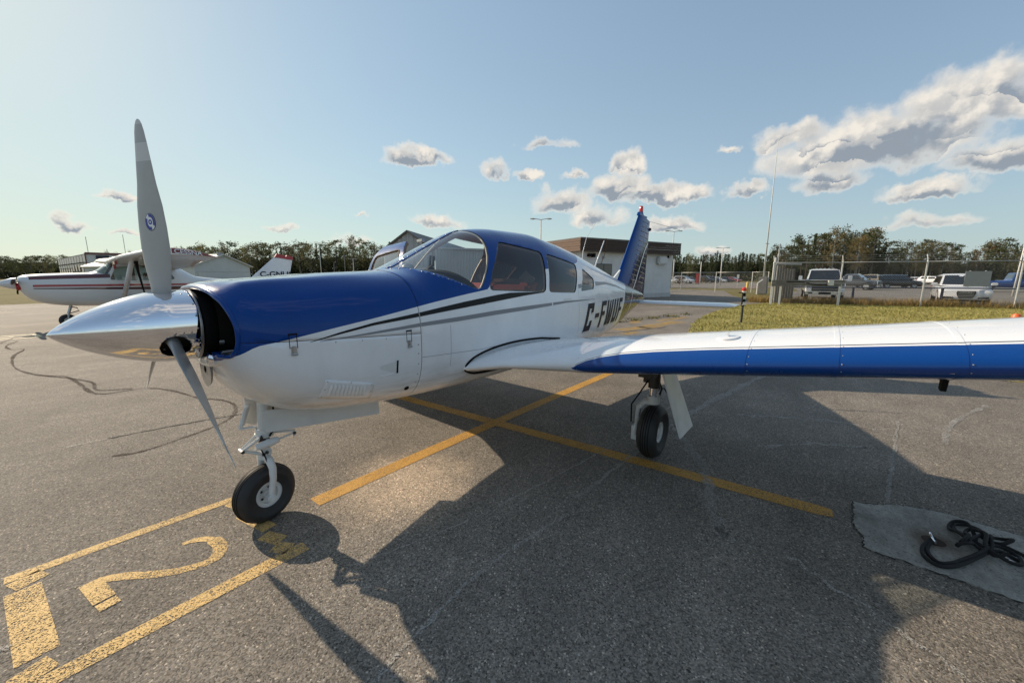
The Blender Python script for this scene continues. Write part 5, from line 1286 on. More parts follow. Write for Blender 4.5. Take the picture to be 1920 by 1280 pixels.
def wall_frame(A, B_):
    """local frame of a wall from ground point A to B: along, outward (towards the camera)"""
    u = (B_-A); u.z = 0; L = u.length; u.normalize(); n_ = Vector((u.y, -u.x, 0))
    if n_.dot(CAM_LOC-A) < 0: n_ = -n_
    return u, n_, L
def wbox(b, A, u, n_, s0, s1, z0, z1, d0, d1, mi=0):
    P = [A+u*s+n_*d+Vector((0, 0, z)) for z in (z0, z1) for s, d in ((s0, d0), (s1, d0), (s1, d1), (s0, d1))]
    b.add(P, [(3, 2, 1, 0), (4, 5, 6, 7), (0, 1, 5, 4), (1, 2, 6, 5), (2, 3, 7, 6), (3, 0, 4, 7)], mi)
def rel(o, root):
    o.parent = root; o.matrix_parent_inverse = Matrix.Translation(-Vector(root.location)); return o

# white block building with a brown boarded fascia ------------------------------------------------------
Ac = out_at(1087, 25.2); Bc = out_at(1258, 29.6)
u, n_, L = wall_frame(Ac, Bc); v_ = -n_
bd_ = thing('block_building', 'white block building with a wide brown boarded fascia and flat roof, behind the tail', 'building', Ac)
b = MB(); P4 = [Ac, Bc, Bc+v_*11, Ac+v_*11]; b.add([q for q in P4]+[q+Vector((0, 0, 3.3)) for q in P4], [(3, 2, 1, 0), (4, 5, 6, 7), (0, 1, 5, 4), (1, 2, 6, 5), (2, 3, 7, 6), (3, 0, 4, 7)])
rel(b.build('wall', BLOCK), bd_)
b = MB(); wbox(b, Ac, u, n_, -0.35, L+0.40, 3.86, 3.94, -11.4, 0.42); roof_ = rel(b.build('roof', ROOFG), bd_)
for i in range(5):
    z0 = 3.12+0.148*i
    b = MB(); wbox(b, Ac, u, n_, -0.35, L+0.40, z0, z0+0.138, 0.34-0.012*(i % 2), 0.40+0.010*i*0); rel(b.build('fascia_board', BROWN), bd_)
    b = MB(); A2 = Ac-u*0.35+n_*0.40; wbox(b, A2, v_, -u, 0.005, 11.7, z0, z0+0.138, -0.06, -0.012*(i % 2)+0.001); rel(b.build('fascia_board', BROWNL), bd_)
b = MB(); wbox(b, Ac, u, n_, -0.34, L+0.39, 3.09, 3.118, -11, 0.39); rel(b.build('soffit', WOODG), bd_)
b = MB(); wbox(b, Ac, u, n_, 1.25, 2.75, 1.35, 2.35, -0.05, 0.03); w_ = rel(b.build('window', mat('dark_frame', (0.05, 0.05, 0.05), 0.5)), bd_)
for s0 in (1.31, 2.04):
    b = MB(); wbox(b, Ac, u, n_, s0, s0+0.66, 1.41, 2.29, 0.028, 0.036); b.build('pane', WINDOW, w_)
b = MB(); wbox(b, Ac, u, n_, L-1.75, L-0.80, 2.38, 2.95, 0.0, 0.30); rel(b.build('vent_hood', SHEETW, None, None, 0.08), bd_)
b = MB(); wbox(b, Ac, u, n_, 0.55, 0.80, 2.78, 2.96, 0.0, 0.22); wbox(b, Ac, u, n_, 0.88, 1.02, 2.74, 2.98, 0.05, 0.30); rel(b.build('floodlight', BLACK), bd_)
b = MB(); b.lathe([(0.10, 0), (0.10, 0.05), (0.06, 0.07)], n=14, c=Ac+u*1.95+n_*0.0+Vector((0, 0, 2.75)), rot=n_.to_track_quat('Z', 'Y').to_matrix()); rel(b.build('wall_fitting', GALV), bd_)
b = MB(); b.tube([Ac+u*1.75+n_*0.02+Vector((0, 0, 2.3)), Ac+u*1.75+n_*0.42+Vector((0, 0, 3.1)), Ac+u*1.75+n_*0.43+Vector((0, 0, 3.95))], 0.02, 6); rel(b.build('conduit', BROWNL), bd_)
b = MB(); wbox(b, Ac, u, n_, -0.02, L+0.02, 0.0, 0.32, -0.3, 0.03); rel(b.build('plinth', mat('plinth_grey', (0.5, 0.5, 0.49), 0.9, var=0.1)), bd_)
b = MB(); wbox(b, Ac, u, n_, L-0.55, L-0.48, 2.86, 3.05, 0.0, 0.12); rel(b.build('drip_pipe', BLACK), bd_)

# corrugated hangar seen past the windscreen ------------------------------------------------------------
def corrugated(name, A, B_, z0, z1, pitch, depth, m, parent, top=None):
    u, n_, L = wall_frame(A, B_); N = max(2, int(L/pitch)); rows = [[], []]
    for i in range(N*4+1):
        s = L*i/(N*4); d = depth*(0, 1, 1, 0)[i % 4]
        zt = z1 if top is None else top(s/L)
        rows[0].append(A+u*s+n_*d+Vector((0, 0, z0))); rows[1].append(A+u*s+n_*d+Vector((0, 0, zt)))
    o = MB().grid(rows).build(name, m); 
    return rel(o, parent) if parent else o
hA = out_at(722, 31.5); hB = out_at(816, 31.0); hC = out_at(985, 44.0)
hg = thing('corrugated_hangar', 'pale corrugated metal hangar with a small door in its gable, behind the windscreen', 'hangar', hA)
corrugated('gable_wall', hA, hB, 0, 3.4, 0.35, 0.06, SHEETG, hg, top=lambda t: 3.45+1.5*(1-abs(t-0.5)*2)*1.0)
corrugated('side_wall', out_at(817, 30.2), out_at(1000, 34.0), 0, 3.62, 0.26, 0.05, SHEETG, hg)
u, n_, L = wall_frame(hA, hB); mid = hA+u*L*0.5; back = -n_*22
b = MB(); e = 0.35
for s, t0 in ((-1, hA-u*e), (1, hB+u*e)):
    q = [t0+n_*0.3+Vector((0, 0, 3.33)), mid+n_*0.3+Vector((0, 0, 5.0)), mid+back+Vector((0, 0, 5.0)), t0+back+Vector((0, 0, 3.33))]
    b.add(q+[v+Vector((0, 0, 0.09)) for v in q], [(0, 1, 2, 3), (7, 6, 5, 4), (0, 4, 5, 1), (1, 5, 6, 2), (2, 6, 7, 3), (3, 7, 4, 0)])
rel(b.build('roof', ROOFG), hg)
u2, n2, L2 = wall_frame(out_at(817, 30.2), out_at(1000, 34.0))
b = MB(); wbox(b, out_at(817, 30.2), u2, n2, -0.1, L2, 3.60, 3.72, -8, 0.18); rel(b.build('eaves', SHEETG), hg)
b = MB(); wbox(b, hA, u, n_, L*0.62, L*0.94, 0, 2.2, 0.02, 0.11); dd = rel(b.build('door', SHEETW), hg)
b = MB(); wbox(b, hA, u, n_, L*0.60, L*0.96, 2.2, 2.3, 0.0, 0.16); rel(b.build('door_lintel', SHEETG), hg)

# white gable hangar on the left -------------------------------------------------------------------------
gA = out_at(366, 55.5); gB = out_at(470, 63.5)
wg = thing('gable_hangar', 'plain white gable-ended hangar behind the high wing tip', 'hangar', gA)
u, n_, L = wall_frame(gA, gB); mid = gA+u*L*0.5
zp, ze = 1.49+38/721*61, 1.49+19/721*61
b = MB(); q = [gA, gB, gB+Vector((0, 0, ze)), mid+Vector((0, 0, zp)), gA+Vector((0, 0, ze))]; q2 = [v-n_*25 for v in q]
b.add(q+q2, [(0, 1, 2, 3, 4), (9, 8, 7, 6, 5), (0, 5, 6, 1), (1, 6, 7, 2), (4, 3, 8, 9), (3, 2, 7, 8), (0, 4, 9, 5)]); rel(b.build('wall', SHEETW), wg)
b = MB()
for t0 in (gA-u*0.35, gB+u*0.35):
    k = [t0+n_*0.35+Vector((0, 0, ze-0.13)), mid+n_*0.35+Vector((0, 0, zp+0.02)), mid-n_*25.3+Vector((0, 0, zp+0.02)), t0-n_*25.3+Vector((0, 0, ze-0.13))]
    b.add(k+[v+Vector((0, 0, 0.16)) for v in k], [(0, 1, 2, 3), (7, 6, 5, 4), (0, 4, 5, 1), (1, 5, 6, 2), (2, 6, 7, 3), (3, 7, 4, 0)])
rel(b.build('roof', GALVW), wg)
b = MB(); wbox(b, gA, u, n_, L*0.02, L*0.98, ze-0.9, ze-0.86, 0, 0.03); rel(b.build('cladding_joint', SHEETG), wg)
b = MB(); wbox(b, gA, u, n_, L*0.05, L*0.17, 0, 2.1, 0, 0.06); rel(b.build('side_door', GALVW), wg)
b = MB(); wbox(b, gA, u, n_, L*0.42, L*0.52, zp-0.4, zp+0.35, -0.2, 0.12); rel(b.build('ridge_vent', GALV), wg)

# hangar with maroon doors --------------------------------------------------------------------------------
rC = out_at(168, 77); rL = out_at(115, 101); rR = out_at(330, 87)
rh = thing('maroon_hangar', 'large white hangar with maroon lower panels and a dark navy bay, far left', 'hangar', rC)
zt = 1.49+42/721*77
for A, B_ in ((rC, rL), (rC, rR)):
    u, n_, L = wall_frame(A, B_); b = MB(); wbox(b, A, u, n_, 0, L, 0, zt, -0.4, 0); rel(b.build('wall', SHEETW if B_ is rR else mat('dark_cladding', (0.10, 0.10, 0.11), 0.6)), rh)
b = MB(); b.add([q+Vector((0, 0, zt)) for q in (rC, rL, rL+rR-rC, rR)], [(0, 1, 2, 3)]); rel(b.build('roof', ROOFG), rh)
u, n_, L = wall_frame(rC, rL)
N = 11
for i in range(N):
    s0 = L*(i+0.06)/N; s1 = L*(i+0.94)/N
    b = MB(); wbox(b, rC, u, n_, s0, s1-0.5, zt*0.58, zt*0.96, 0, 0.12); pn = rel(b.build('door_leaf', GALVW), rh)
    if i not in (2, 3, 4):
        b = MB(); wbox(b, rC, u, n_, s0, s1-0.9, 0.2, zt*0.55, 0, 0.14); rel(b.build('lower_panel', MAROON), rh)
    else:
        b = MB(); wbox(b, rC, u, n_, s0+0.3, s1-0.9, zt*0.45, zt*0.66, 0.1, 0.18); rel(b.build('lower_panel', MAROON), rh)
    b = MB(); wbox(b, rC, u, n_, s0+0.8, s0+1.6, zt*0.70, zt*0.73, 0.1, 0.5); rel(b.build('lamp', BLACK), rh)
b = MB(); wbox(b, rC, u, n_, -0.1, 0.35, 0, zt+0.1, 0, 0.2); rel(b.build('corner_trim', MAROON), rh)
u, n_, L = wall_frame(rC, rR)
b = MB(); wbox(b, rC, u, n_, -0.1, L, zt-0.15, zt+0.25, -0.2, 0.2); rel(b.build('roof_edge', MAROON), rh)
b = MB(); wbox(b, rC, u, n_, L*0.10, L*0.24, zt*0.05, zt*0.95, 0, 0.15); rel(b.build('navy_bay', NAVYW), rh)
b = MB(); wbox(b, rC, u, n_, L*0.03, L*0.98, zt*0.40, zt*0.45, 0, 0.18); rel(b.build('trim_band', MAROON), rh)
for k in range(3):
    b = MB(); b.tube([rC+u*(L*(0.03+0.2*k))+Vector((0, 0, zt)), rC+u*(L*(0.03+0.2*k))+Vector((0, 0, zt+(3.2, 1.0, 4.0)[k]))], 0.05, 5); rel(b.build('roof_mast', GALV), rh)

# fences --------------------------------------------------------------------------------------------------
CHAIN = mat('chain_link_wire', (0.16, 0.16, 0.155), 0.6, metal=0.3)
def chain(b, A, B_, z0, z1, sp, r):
    u = (B_-A); L = Vector((u.x, u.y, 0)).length; u = Vector((u.x, u.y, 0)).normalized(); n_ = Vector((-u.y, u.x, 0)); H = z1-z0
    s = -H
    while s < L:
        for sg in (1, -1):
            a0, a1 = max(s, 0), min(s+H, L)
            if a1 <= a0: continue
            if sg > 0: p0, p1 = (a0, z0+(a0-s)), (a1, z0+(a1-s))
            else: p0, p1 = (a0, z1-(a0-s)), (a1, z1-(a1-s))
            P0 = A+u*p0[0]; P1 = A+u*p1[0]; P0.z, P1.z = p0[1], p1[1]; off = n_*(0.003*sg)
            d = (P1-P0).normalized(); w = d.cross(n_)*r
            b.add([P0+w+off, P0-w*0.5+n_*r*0.9+off, P0-w*0.5-n_*r*0.9+off, P1+w+off, P1-w*0.5+n_*r*0.9+off, P1-w*0.5-n_*r*0.9+off], [(0, 1, 4, 3), (1, 2, 5, 4), (2, 0, 3, 5)])
        s += sp
def fence(label, P, H, sp, wr, arm, pm, name='chain_link_fence'):
    root = thing(name, label, 'fence', P[0])
    for i, q in enumerate(P):
        b = MB(); b.tube([q, q+Vector((0, 0, H))], 0.038, 10); b.lathe([(0.046, H-0.07), (0.046, H-0.01), (0.03, H+0.02)], n=10, c=q)
        d = (P[min(i+1, len(P)-1)]-P[max(0, i-1)]).normalized(); nn = Vector((d.y, -d.x, 0)); nn = nn if nn.dot(CAM_LOC-q) < 0 else -nn
        if arm: b.tube([q+Vector((0, 0, H)), q+Vector((0, 0, H+arm))+nn*arm*0.35], 0.018, 6)
        rel(b.build('post', pm, None, 40), root)
    for i in range(len(P)-1):
        b = MB(); b.tube([P[i]+Vector((0, 0, H-0.03)), P[i+1]+Vector((0, 0, H-0.03))], 0.024, 8); rel(b.build('top_rail', GALV, None, True), root)
        b = MB(); chain(b, P[i], P[i+1], 0.05, H-0.05, sp, wr); rel(b.build('chain_link', CHAIN, None, fix=False), root)
    if arm:
        for k in range(3):
            b = MB(); o_ = Vector((0, 0, H+arm*(0.35+0.3*k)))
            for i in range(len(P)-1): b.tube([P[i]+o_, P[i+1]+o_], 0.004, 4)
            rel(b.build('barbed_wire', GALV), root)
    return root
FP = [out_at(1449, 21.6), out_at(1577, 20.9), out_at(1735, 19.7), out_at(1914, 18.7), out_at(2120, 17.6)]
fence('tall chain-link fence with barbed wire in front of the two white vehicles', FP, 2.28, 0.10, 0.0032, 0.34, GALVW)
FP2 = [out_at(1230, 42), out_at(1278, 41), out_at(1343, 39), out_at(1411, 37), out_at(1441, 36)]
fence('lower chain-link fence between the block building and the mast', FP2, 1.95, 0.16, 0.005, 0.0, GALVW)
# wooden barrier, board screen and gate poles beside the mast
br_ = thing('plank_barrier', 'grey plank barrier on white posts in front of the fence', 'barrier', out_at(1449, 20.8))
A = out_at(1447, 20.8); B_ = out_at(1584, 20.4); u, n_, L = wall_frame(A, B_)
for i in range(2):
    b = MB(); wbox(b, A, u, n_, 0, L, 1.00+0.165*i, 1.155+0.165*i, 0.03+0.01*i, 0.075+0.01*i); rel(b.build('plank', WOODG), br_)
for px in (1450, 1466, 1578):
    q = out_at(px, 20.8 if px < 1500 else 20.4); b = MB(); b.box(q+Vector((0, 0, 0.55)), (0.05, 0.05, 0.55)); rel(b.build('post', GALVW), br_)
b = MB(); wbox(b, A, u, n_, L*0.76, L*0.83, 1.04, 1.30, 0.08, 0.20); rel(b.build('junction_box', GALVW), br_)
b = MB(); b.tube([A+u*(L*0.20)+n_*0.1+Vector((0, 0, 1.24)), A+u*(L*0.42)+n_*0.1+Vector((0, 0, 1.22)), A+u*(L*0.6)+n_*0.1+Vector((0, 0, 1.08)), A+u*(L*0.76)+n_*0.12+Vector((0, 0, 1.08))], 0.02, 6); rel(b.build('cable', BLACK), br_)
sc_ = thing('board_screen', 'weathered board screen standing at the end of the tall fence', 'screen', out_at(1456, 22.2))
for k in range(7):
    px0 = 1455+5.0*k; q0, q1 = out_at(px0, 22.2+0.05*k), out_at(px0+4.6, 22.2+0.05*k); u, n_, L = wall_frame(q0, q1)
    b = MB(); wbox(b, q0, u, n_, 0, L, 0.0 if k < 3 else 0.25, (2.12, 2.10, 2.13, 1.92, 1.95, 1.93, 1.94)[k], -0.02-0.01*(k % 2), 0.03); rel(b.build('board', WOODG), sc_)
b = MB(); wbox(b, out_at(1452, 22.0), *wall_frame(out_at(1452, 22.0), out_at(1495, 22.2))[:2], 0, 1.6, 2.16, 2.24, -0.03, 0.05); rel(b.build('top_rail', GALV), sc_)
for k, (px, h) in enumerate(((1451, 2.55), (1456, 3.3))):
    q = out_at(px, 21.9+0.1*k); b = MB(); b.tube([q, q+Vector((0, 0, h))], 0.05 if k == 0 else 0.032, 10); b.lathe([(0.06, h*0.78), (0.06, h*0.84)], n=10, c=q)
    p_ = b.build('steel_pole', GALVW if k == 0 else GALV, None, 40); tag(p_, ('short pale steel pole beside the board screen', 'tall thin grey steel pole beside the board screen')[k], 'pole')
    bm_ = p_.data
# steel guard rail behind the fence
gr_ = thing('guard_rail', 'low black steel guard rail on posts behind the tall fence', 'rail', out_at(1604, 21.8))
b = MB(); pts = [out_at(1470, 22.8), out_at(1604, 21.8), out_at(1772, 20.4), out_at(1845, 19.9), out_at(1935, 19.2)]
b.tube([q+Vector((0, 0, 0.90)) for q in pts], 0.035, 8); rel(b.build('rail', NAVY_M, None, True), gr_)
for q in (pts[0], pts[1], pts[2]):
    b = MB(); b.tube([q, q+Vector((0, 0, 0.90))], 0.06, 8); rel(b.build('post', NAVY_M, None, 40), gr_)
# panel on the fence
sg = thing('fence_sign', 'blank grey sign back fixed to the fence in front of the white suv', 'sign', out_at(1832, 19.0))
A, B_ = out_at(1807, 19.0), out_at(1856, 18.75); u, n_, L = wall_frame(A, B_); b = MB(); wbox(b, A, u, n_, 0, L, 1.03, 1.76, 0.06, 0.075); rel(b.build('panel', mat('sign_back', (0.30, 0.31, 0.31), 0.55, metal=0.3, var=0.06)), sg)
b = MB()
for s in (0.2, 0.8): wbox(b, A, u, n_, L*s-0.02, L*s+0.02, 1.0, 1.79, 0.0, 0.06)
rel(b.build('bracket', GALV), sg)
# mast on its concrete foot
ms = thing('radio_mast', 'thin white radio mast on a big concrete foot beside the gate', 'mast', out_at(1432, 34))
q = out_at(1432, 34); b = MB(); b.box(q+Vector((0, 0, 0.75)), (0.36, 0.36, 0.75), taper=0.92); rel(b.build('foot', CONCR, None, None, 0.05), ms)
b = MB(); b.tube([q+Vector((0, 0, 1.45)), q+Vector((0, 0, 7)), q+Vector((0.0, 0, 12.7))], [0.07, 0.04, 0.014], 8); rel(b.build('pole', GALVW, None, True), ms)
b = MB(); b.tube([q+Vector((-0.25, 0.1, 4.3)), q+Vector((0.25, -0.1, 4.3))], 0.03, 6); rel(b.build('crossbar', GALV), ms)
b = MB(); a_ = out_at(1422, 33.5); b.tube([a_, a_+Vector((0, 0, 0.95)), out_at(1431, 33.5, 1.25)], 0.05, 8); rel(b.build('conduit', GALVW), ms)
# small markers on the field
mk = thing('edge_marker', 'slim dark marker post with a red lamp, at the lawn corner beyond the tailplane', 'marker', (13.77, -0.72, 0))
b = MB(); b.tube([(0, 0, 0), (0.02, 0, 0.95)], 0.035, 10); b.build('post', mat('marker_dark', (0.03, 0.032, 0.035), 0.6), mk, 40)
b = MB(); b.tube([(0.012, 0, 0.55), (0.02, 0, 0.98)], 0.055, 10); b.build('sleeve', BLACK, mk, 40)
b = MB(); b.tube([(0.012, -0.01, 0.58), (0.017, -0.01, 0.68)], 0.058, 10); b.tube([(0.018, -0.01, 0.78), (0.02, -0.01, 0.86)], 0.058, 10); b.build('tape', GALVW, mk, 40)
b = MB(); b.tube([(0.02, 0, 0.98), (0.02, 0, 1.04)], 0.065, 12); b.build('lamp_base', GALVW, mk, 40)
b = MB(); b.lathe([(0.065, 1.04), (0.072, 1.06), (0.065, 1.13), (0.03, 1.16)], n=12, c=(0.02, 0, 0)); b.build('lamp', RED_LENS, mk, 40)
b = MB(); b.tube([(0, 0, 0.99), (-0.10, 0.13, 0.985)], 0.016, 6); b.build('arm', BLACK, mk)
om = thing('orange_marker', 'stubby marker with an orange cap on the lawn behind the wing', 'marker', (16.2, -7.0, 0))
b = MB(); b.lathe([(0.09, 0), (0.09, 0.28)], n=12); b.build('post', BLACK, om, 40)
b = MB(); b.lathe([(0.10, 0.28), (0.10, 0.42), (0.06, 0.48)], n=12); b.build('cap', ORANGE, om, 40)
bo = tag(MB().lathe([(0.11, 0), (0.11, 0.9), (0.07, 1.0), (0.01, 1.02)], n=14, c=out_at(1403, 37)).build('bollard', YELB, None, 40), 'yellow steel bollard beside the concrete foot of the mast', 'bollard')
ws_ = thing('small_sign', 'small white sign on a thin post behind the lower fence', 'sign', out_at(1384, 52))
b = MB(); q = out_at(1384, 52); b.tube([q, q+Vector((0, 0, 1.7))], 0.04, 6); rel(b.build('post', GALV), ws_)
b = MB(); b.box(q+Vector((0, 0, 1.55)), (0.14, 0.12, 0.25)); rel(b.build('panel', GALVW), ws_)
rs_ = thing('red_sign', 'red upright sign board at the far car park', 'sign', out_at(1308, 78))
b = MB(); q = out_at(1308, 78); b.box(q+Vector((0, 0, 1.2)), (0.30, 0.25, 0.95)); rel(b.build('board', REDP), rs_)
b = MB(); b.box(q+Vector((0, 0, 0.13)), (0.36, 0.3, 0.13)); rel(b.build('foot', CONCR), rs_)
st_ = strip('kerb_stripe', [tuple(out_at(1372, 54.5).xy), tuple(out_at(1448, 54.5).xy)], 0.5, ORANGE, 0.012, apron)

# lamp posts and plain poles ------------------------------------------------------------------------------
def lamp_post(px, d, H, label, arms=True):
    q = out_at(px, d); t_ = thing('lamp_post', label, 'lamp post', q, group='lamp posts round the airfield')
    b = MB(); b.tube([(0, 0, 0), (0, 0, H)], [0.11, 0.06], 8); b.build('pole', GALVW, t_, True)
    for s in (-1, 1):
        a = b_ = RH*s
        b = MB(); b.tube([(0, 0, H-0.03), tuple(a*0.75+Vector((0, 0, H+0.08)))], 0.04, 6); b.box(a*0.95+Vector((0, 0, H+0.06)), (0.24, 0.20, 0.05)); b.build('lamp_head', GALV, t_)
lamp_post(1013, 46, 8.0, 'twin-headed lamp post rising behind the cabin roof')
lamp_post(1258, 57, 7.9, 'twin-headed lamp post showing above the block building roof')
lamp_post(1351, 70, 6.5, 'twin-headed lamp post standing at the far car park, right of the building')
lamp_post(517, 100, 6.9, 'twin-headed lamp post left of the red-tipped tail fin')
lamp_post(603, 100, 10.0, 'tallest twin-headed lamp post, just behind the red-tipped tail fin')
lamp_post(664, 110, 6.4, 'twin-headed lamp post nearest the open cabin door')
def pole(px, d, H, label, m=GALVW, r=0.10, lean=0.0):
    q = out_at(px, d); b = MB(); b.tube([(0, 0, 0), tuple(RH*lean+Vector((0, 0, H)))], [r, r*0.7], 8); o = b.build('utility_pole', m, None, True); o.location = q
    return tag(o, label, 'pole')
pole(1262, 70, 4.6, 'bare white pole just right of the block building')
pole(1313, 76, 4.3, 'bare white pole behind the red sign')
pole(1906, 30, 3.9, 'bare white pole behind the tall fence at the right edge', r=0.06, lean=0.12)
pole(628, 105, 5.2, 'short bare pole right of the red-tipped tail fin', WOODG)
pole(648, 95, 7.0, 'pale bare trunk-like pole between the two lamp posts', WOODG, 0.13)
pole(655, 92, 0.5, 'low post stump near the distant lamp post', WOODG, 0.13) if False else None

# ------------------------------------------------------------------ vehicles
def carpaint(name, c, r=0.25): return mat(name, c, r, coat=1.0)
CGLASS = mat('car_window', (0.010, 0.012, 0.015), 0.04, coat=1.0)
LAMPG = mat('lamp_glass', (0.75, 0.77, 0.78), 0.12, coat=1.0)
TAILR = mat('tail_lamp', (0.45, 0.012, 0.012), 0.15, coat=1.0)
PLASTIC = mat('black_plastic', (0.018, 0.018, 0.019), 0.55)
def rrect(hw, z0, z1, n=5, k=28):
    out = []
    for i in range(k):
        a = 2*PI*i/k; c, s = math.cos(a), math.sin(a)
        out.append((hw*math.copysign(abs(c)**(2/n), c), (z0+z1)/2+(z1-z0)/2*math.copysign(abs(s)**(2/n), s)))
    return out
def car(name, label, kind, pos, yaw, paint, group=None, W=1.9, L=4.7, H=1.66, detail=True, parts=True):
    """front is +X, standing on z = 0"""
    root = thing(name, label, {'pickup': 'pickup truck', 'suv': 'suv', 'sedan': 'car'}[kind], pos, yaw, group)
    hw = W/2; h2 = L/2
    wr = {'pickup': 0.40, 'suv': 0.37, 'sedan': 0.32}[kind]; belt = {'pickup': 0.62*H, 'suv': 0.63*H, 'sedan': 0.63*H}[kind]
    z0 = {'pickup': 0.42, 'suv': 0.26, 'sedan': 0.20}[kind]; hood = {'pickup': 0.60*H, 'suv': 0.585*H, 'sedan': 0.56*H}[kind]
    if kind == 'pickup': st = [(h2, .93, z0+.10, hood-.16), (h2-.05, .97, z0, hood-.05), (h2-.25, 1.0, z0, hood), (h2-1.25, 1.0, z0, belt), (h2-3.1, 1.0, z0, belt), (h2-3.15, 1.0, z0, belt-.02), (-h2+.06, 1.0, z0+.05, belt-.02), (-h2, .97, z0+.12, belt-.05)]
    else: st = [(h2, .84, z0+.15, hood-.28), (h2-.06, .92, z0+.05, hood-.16), (h2-.25, .97, z0, hood-.07), (h2-.7, 1.0, z0, hood-.01), (h2-1.2, 1.0, z0, belt), (-h2+.6, 1.0, z0, belt), (-h2+.12, .96, z0+.08, belt-.02), (-h2, .88, z0+.2, belt-.12)]
    b = MB(); b.grid([[(x, y, z) for (y, z) in rrect(hw*k, a, c)] for (x, k, a, c) in st], wrap=True); nn = 28
    b.f.append(list(range(nn))); b.mi.append(0); b.f.append(list(range(len(b.v)-nn, len(b.v)))); b.mi.append(0)
    b.build('body', paint, root, 35)
    # cabin: tapered, roof inset
    if kind == 'pickup': xs = (h2-1.15, h2-1.85, h2-3.0, h2-3.18)
    elif kind == 'suv': xs = (h2-1.05, h2-1.85, -h2+.55, -h2+.10)
    else: xs = (h2-1.20, h2-1.95, -h2+1.35, -h2+.62)
    rw, bw = hw*0.77, hw*0.94
    def Q(x, w, z): return [(x, -w, z), (x, w, z)]
    Zb, Zr = belt-.03, H
    b = MB(); rows = []
    secs = [(xs[0], bw, Zb), (xs[1], rw, Zr-.05), ((xs[1]+xs[2])/2, rw*1.01, Zr), (xs[2], rw, Zr-.03), (xs[3], bw, Zb)]
    for (x, w, z) in secs:
        rows.append([(x, -bw, Zb), (x, -w, z-(.06 if z > Zb else 0)), (x, -w*.82, z), (x, 0, z+(.02 if z > Zb else 0)), (x, w*.82, z), (x, w, z-(.06 if z > Zb else 0)), (x, bw, Zb)])
    b.grid(rows); b.build('cabin', paint, root, 40, fix=True)
    def quad(name, P, m, off):
        c = sum((Vector(p) for p in P), Vector())/4; n = (Vector(P[1])-Vector(P[0])).cross(Vector(P[3])-Vector(P[0])).normalized()
        if n.dot(c-Vector((0, 0, H*0.6))) < 0: n = -n
        b = MB(); slab(b, [Vector(p)+n*0.001 for p in P], n*off); return b.build(name, m, root)
    def lerp(a, c, t): return tuple(a[i]+(c[i]-a[i])*t for i in range(3))
    A0, A1 = (xs[0], bw, Zb), (xs[1], rw, Zr-.05); D0, D1 = (xs[3], bw, Zb), (xs[2], rw, Zr-.05)
    def face(bl, br, tr, tl, m0, m1, n0, n1):
        f = lambda s, t: lerp(lerp(bl, br, s), lerp(tl, tr, s), t)
        return [f(m0, n0), f(m1, n0), f(m1, n1), f(m0, n1)]
    fl = lambda p: (p[0], -p[1], p[2])
    if parts:
        quad('windscreen', face(A0, fl(A0), fl(A1), A1, .05, .95, .10, .93), CGLASS, .012)
        quad('rear_screen', face(D0, fl(D0), fl(D1), D1, .08, .92, .25, .92), CGLASS, .012)
        for s in (1, -1):
            g = (lambda p: p) if s > 0 else fl
            M0, M1 = lerp(A0, D0, .5), lerp(A1, D1, .5)
            quad('side_window', face(g(A0), g(M0), g(M1), g(A1), .16, .96, .14, .84), CGLASS, .012)
            quad('side_window', face(g(M0), g(D0), g(D1), g(M1), .04, .80, .14, .84), CGLASS, .012)
    for sx in (1, -1):
        for sy in (1, -1):
            x = (h2-0.92)*1.0 if sx > 0 else -h2+1.05
            w = link(bpy.data.objects.new('wheel', None), root); w.location = (x, sy*(hw-.12), wr); w.empty_display_size = .1
            b = MB(); b.lathe([(wr*.64, -.10), (wr*.96, -.11), (wr, -.07), (wr, .07), (wr*.96, .11), (wr*.64, .10)], 'Y', 22); b.build('tyre', RUBBER, w, 40)
            b = MB(); b.lathe([(wr*.62, -.105), (wr*.5, -.07), (wr*.15, -.09), (wr*.15, .09), (wr*.5, .07), (wr*.62, .105)], 'Y', 18); b.build('rim', GALV, w, 40)
            b = MB(); arc = [(x+(wr+.07)*math.cos(PI*k/12), sy*(hw+.002), wr+(wr+.07)*math.sin(PI*k/12)) for k in range(13)]
            b.grid([arc, [(x+(wr-.02)*math.cos(PI*k/12), sy*(hw+.006), wr+(wr-.02)*math.sin(PI*k/12)) for k in range(13)]]); b.build('wheel_arch', PLASTIC, root, None)
    if not detail: return root
    fx_ = h2+.005
    if kind == 'pickup':
        b = MB(); b.box((fx_+.02, 0, z0+.36), (.05, hw*.66, .19)); g_ = b.build('grille', PLASTIC, root, None, .01)
        for k in range(2): b = MB(); b.box((fx_+.075, 0, z0+.30+.13*k), (.008, hw*.62, .014)); b.build('grille_bar', GALV, g_)
        b = MB(); b.box((fx_+.03, 0, z0+.06), (.07, hw*.96, .11)); b.build('bumper', mat('chrome_bumper', (0.75, 0.75, 0.76), 0.2, metal=0.8), root, None, .03)
        b = MB(); b.box((fx_+.08, 0, z0+.05), (.03, hw*.30, .07)); b.build('bumper_slot', BLACK, root)
        for s in (-1, 1): b = MB(); b.box((fx_+.085, s*hw*.72, z0+.06), (.02, hw*.12, .045)); b.build('fog_lamp', PLASTIC, root)
        for s in (-1, 1):
            b = MB(); b.box((fx_-.03, s*hw*.80, z0+.37), (.05, hw*.145, .15)); b.build('headlight', LAMPG, root, None, .02)
            b = MB(); b.box((xs[0]-.05, s*(hw+.26), belt+.14), (.07, .10, .17)); b.tube([(xs[0]-.05, s*(hw-.02), belt+.02), (xs[0]-.05, s*(hw+.2), belt+.06)], .03, 6); b.build('mirror', paint, root, None, .03)
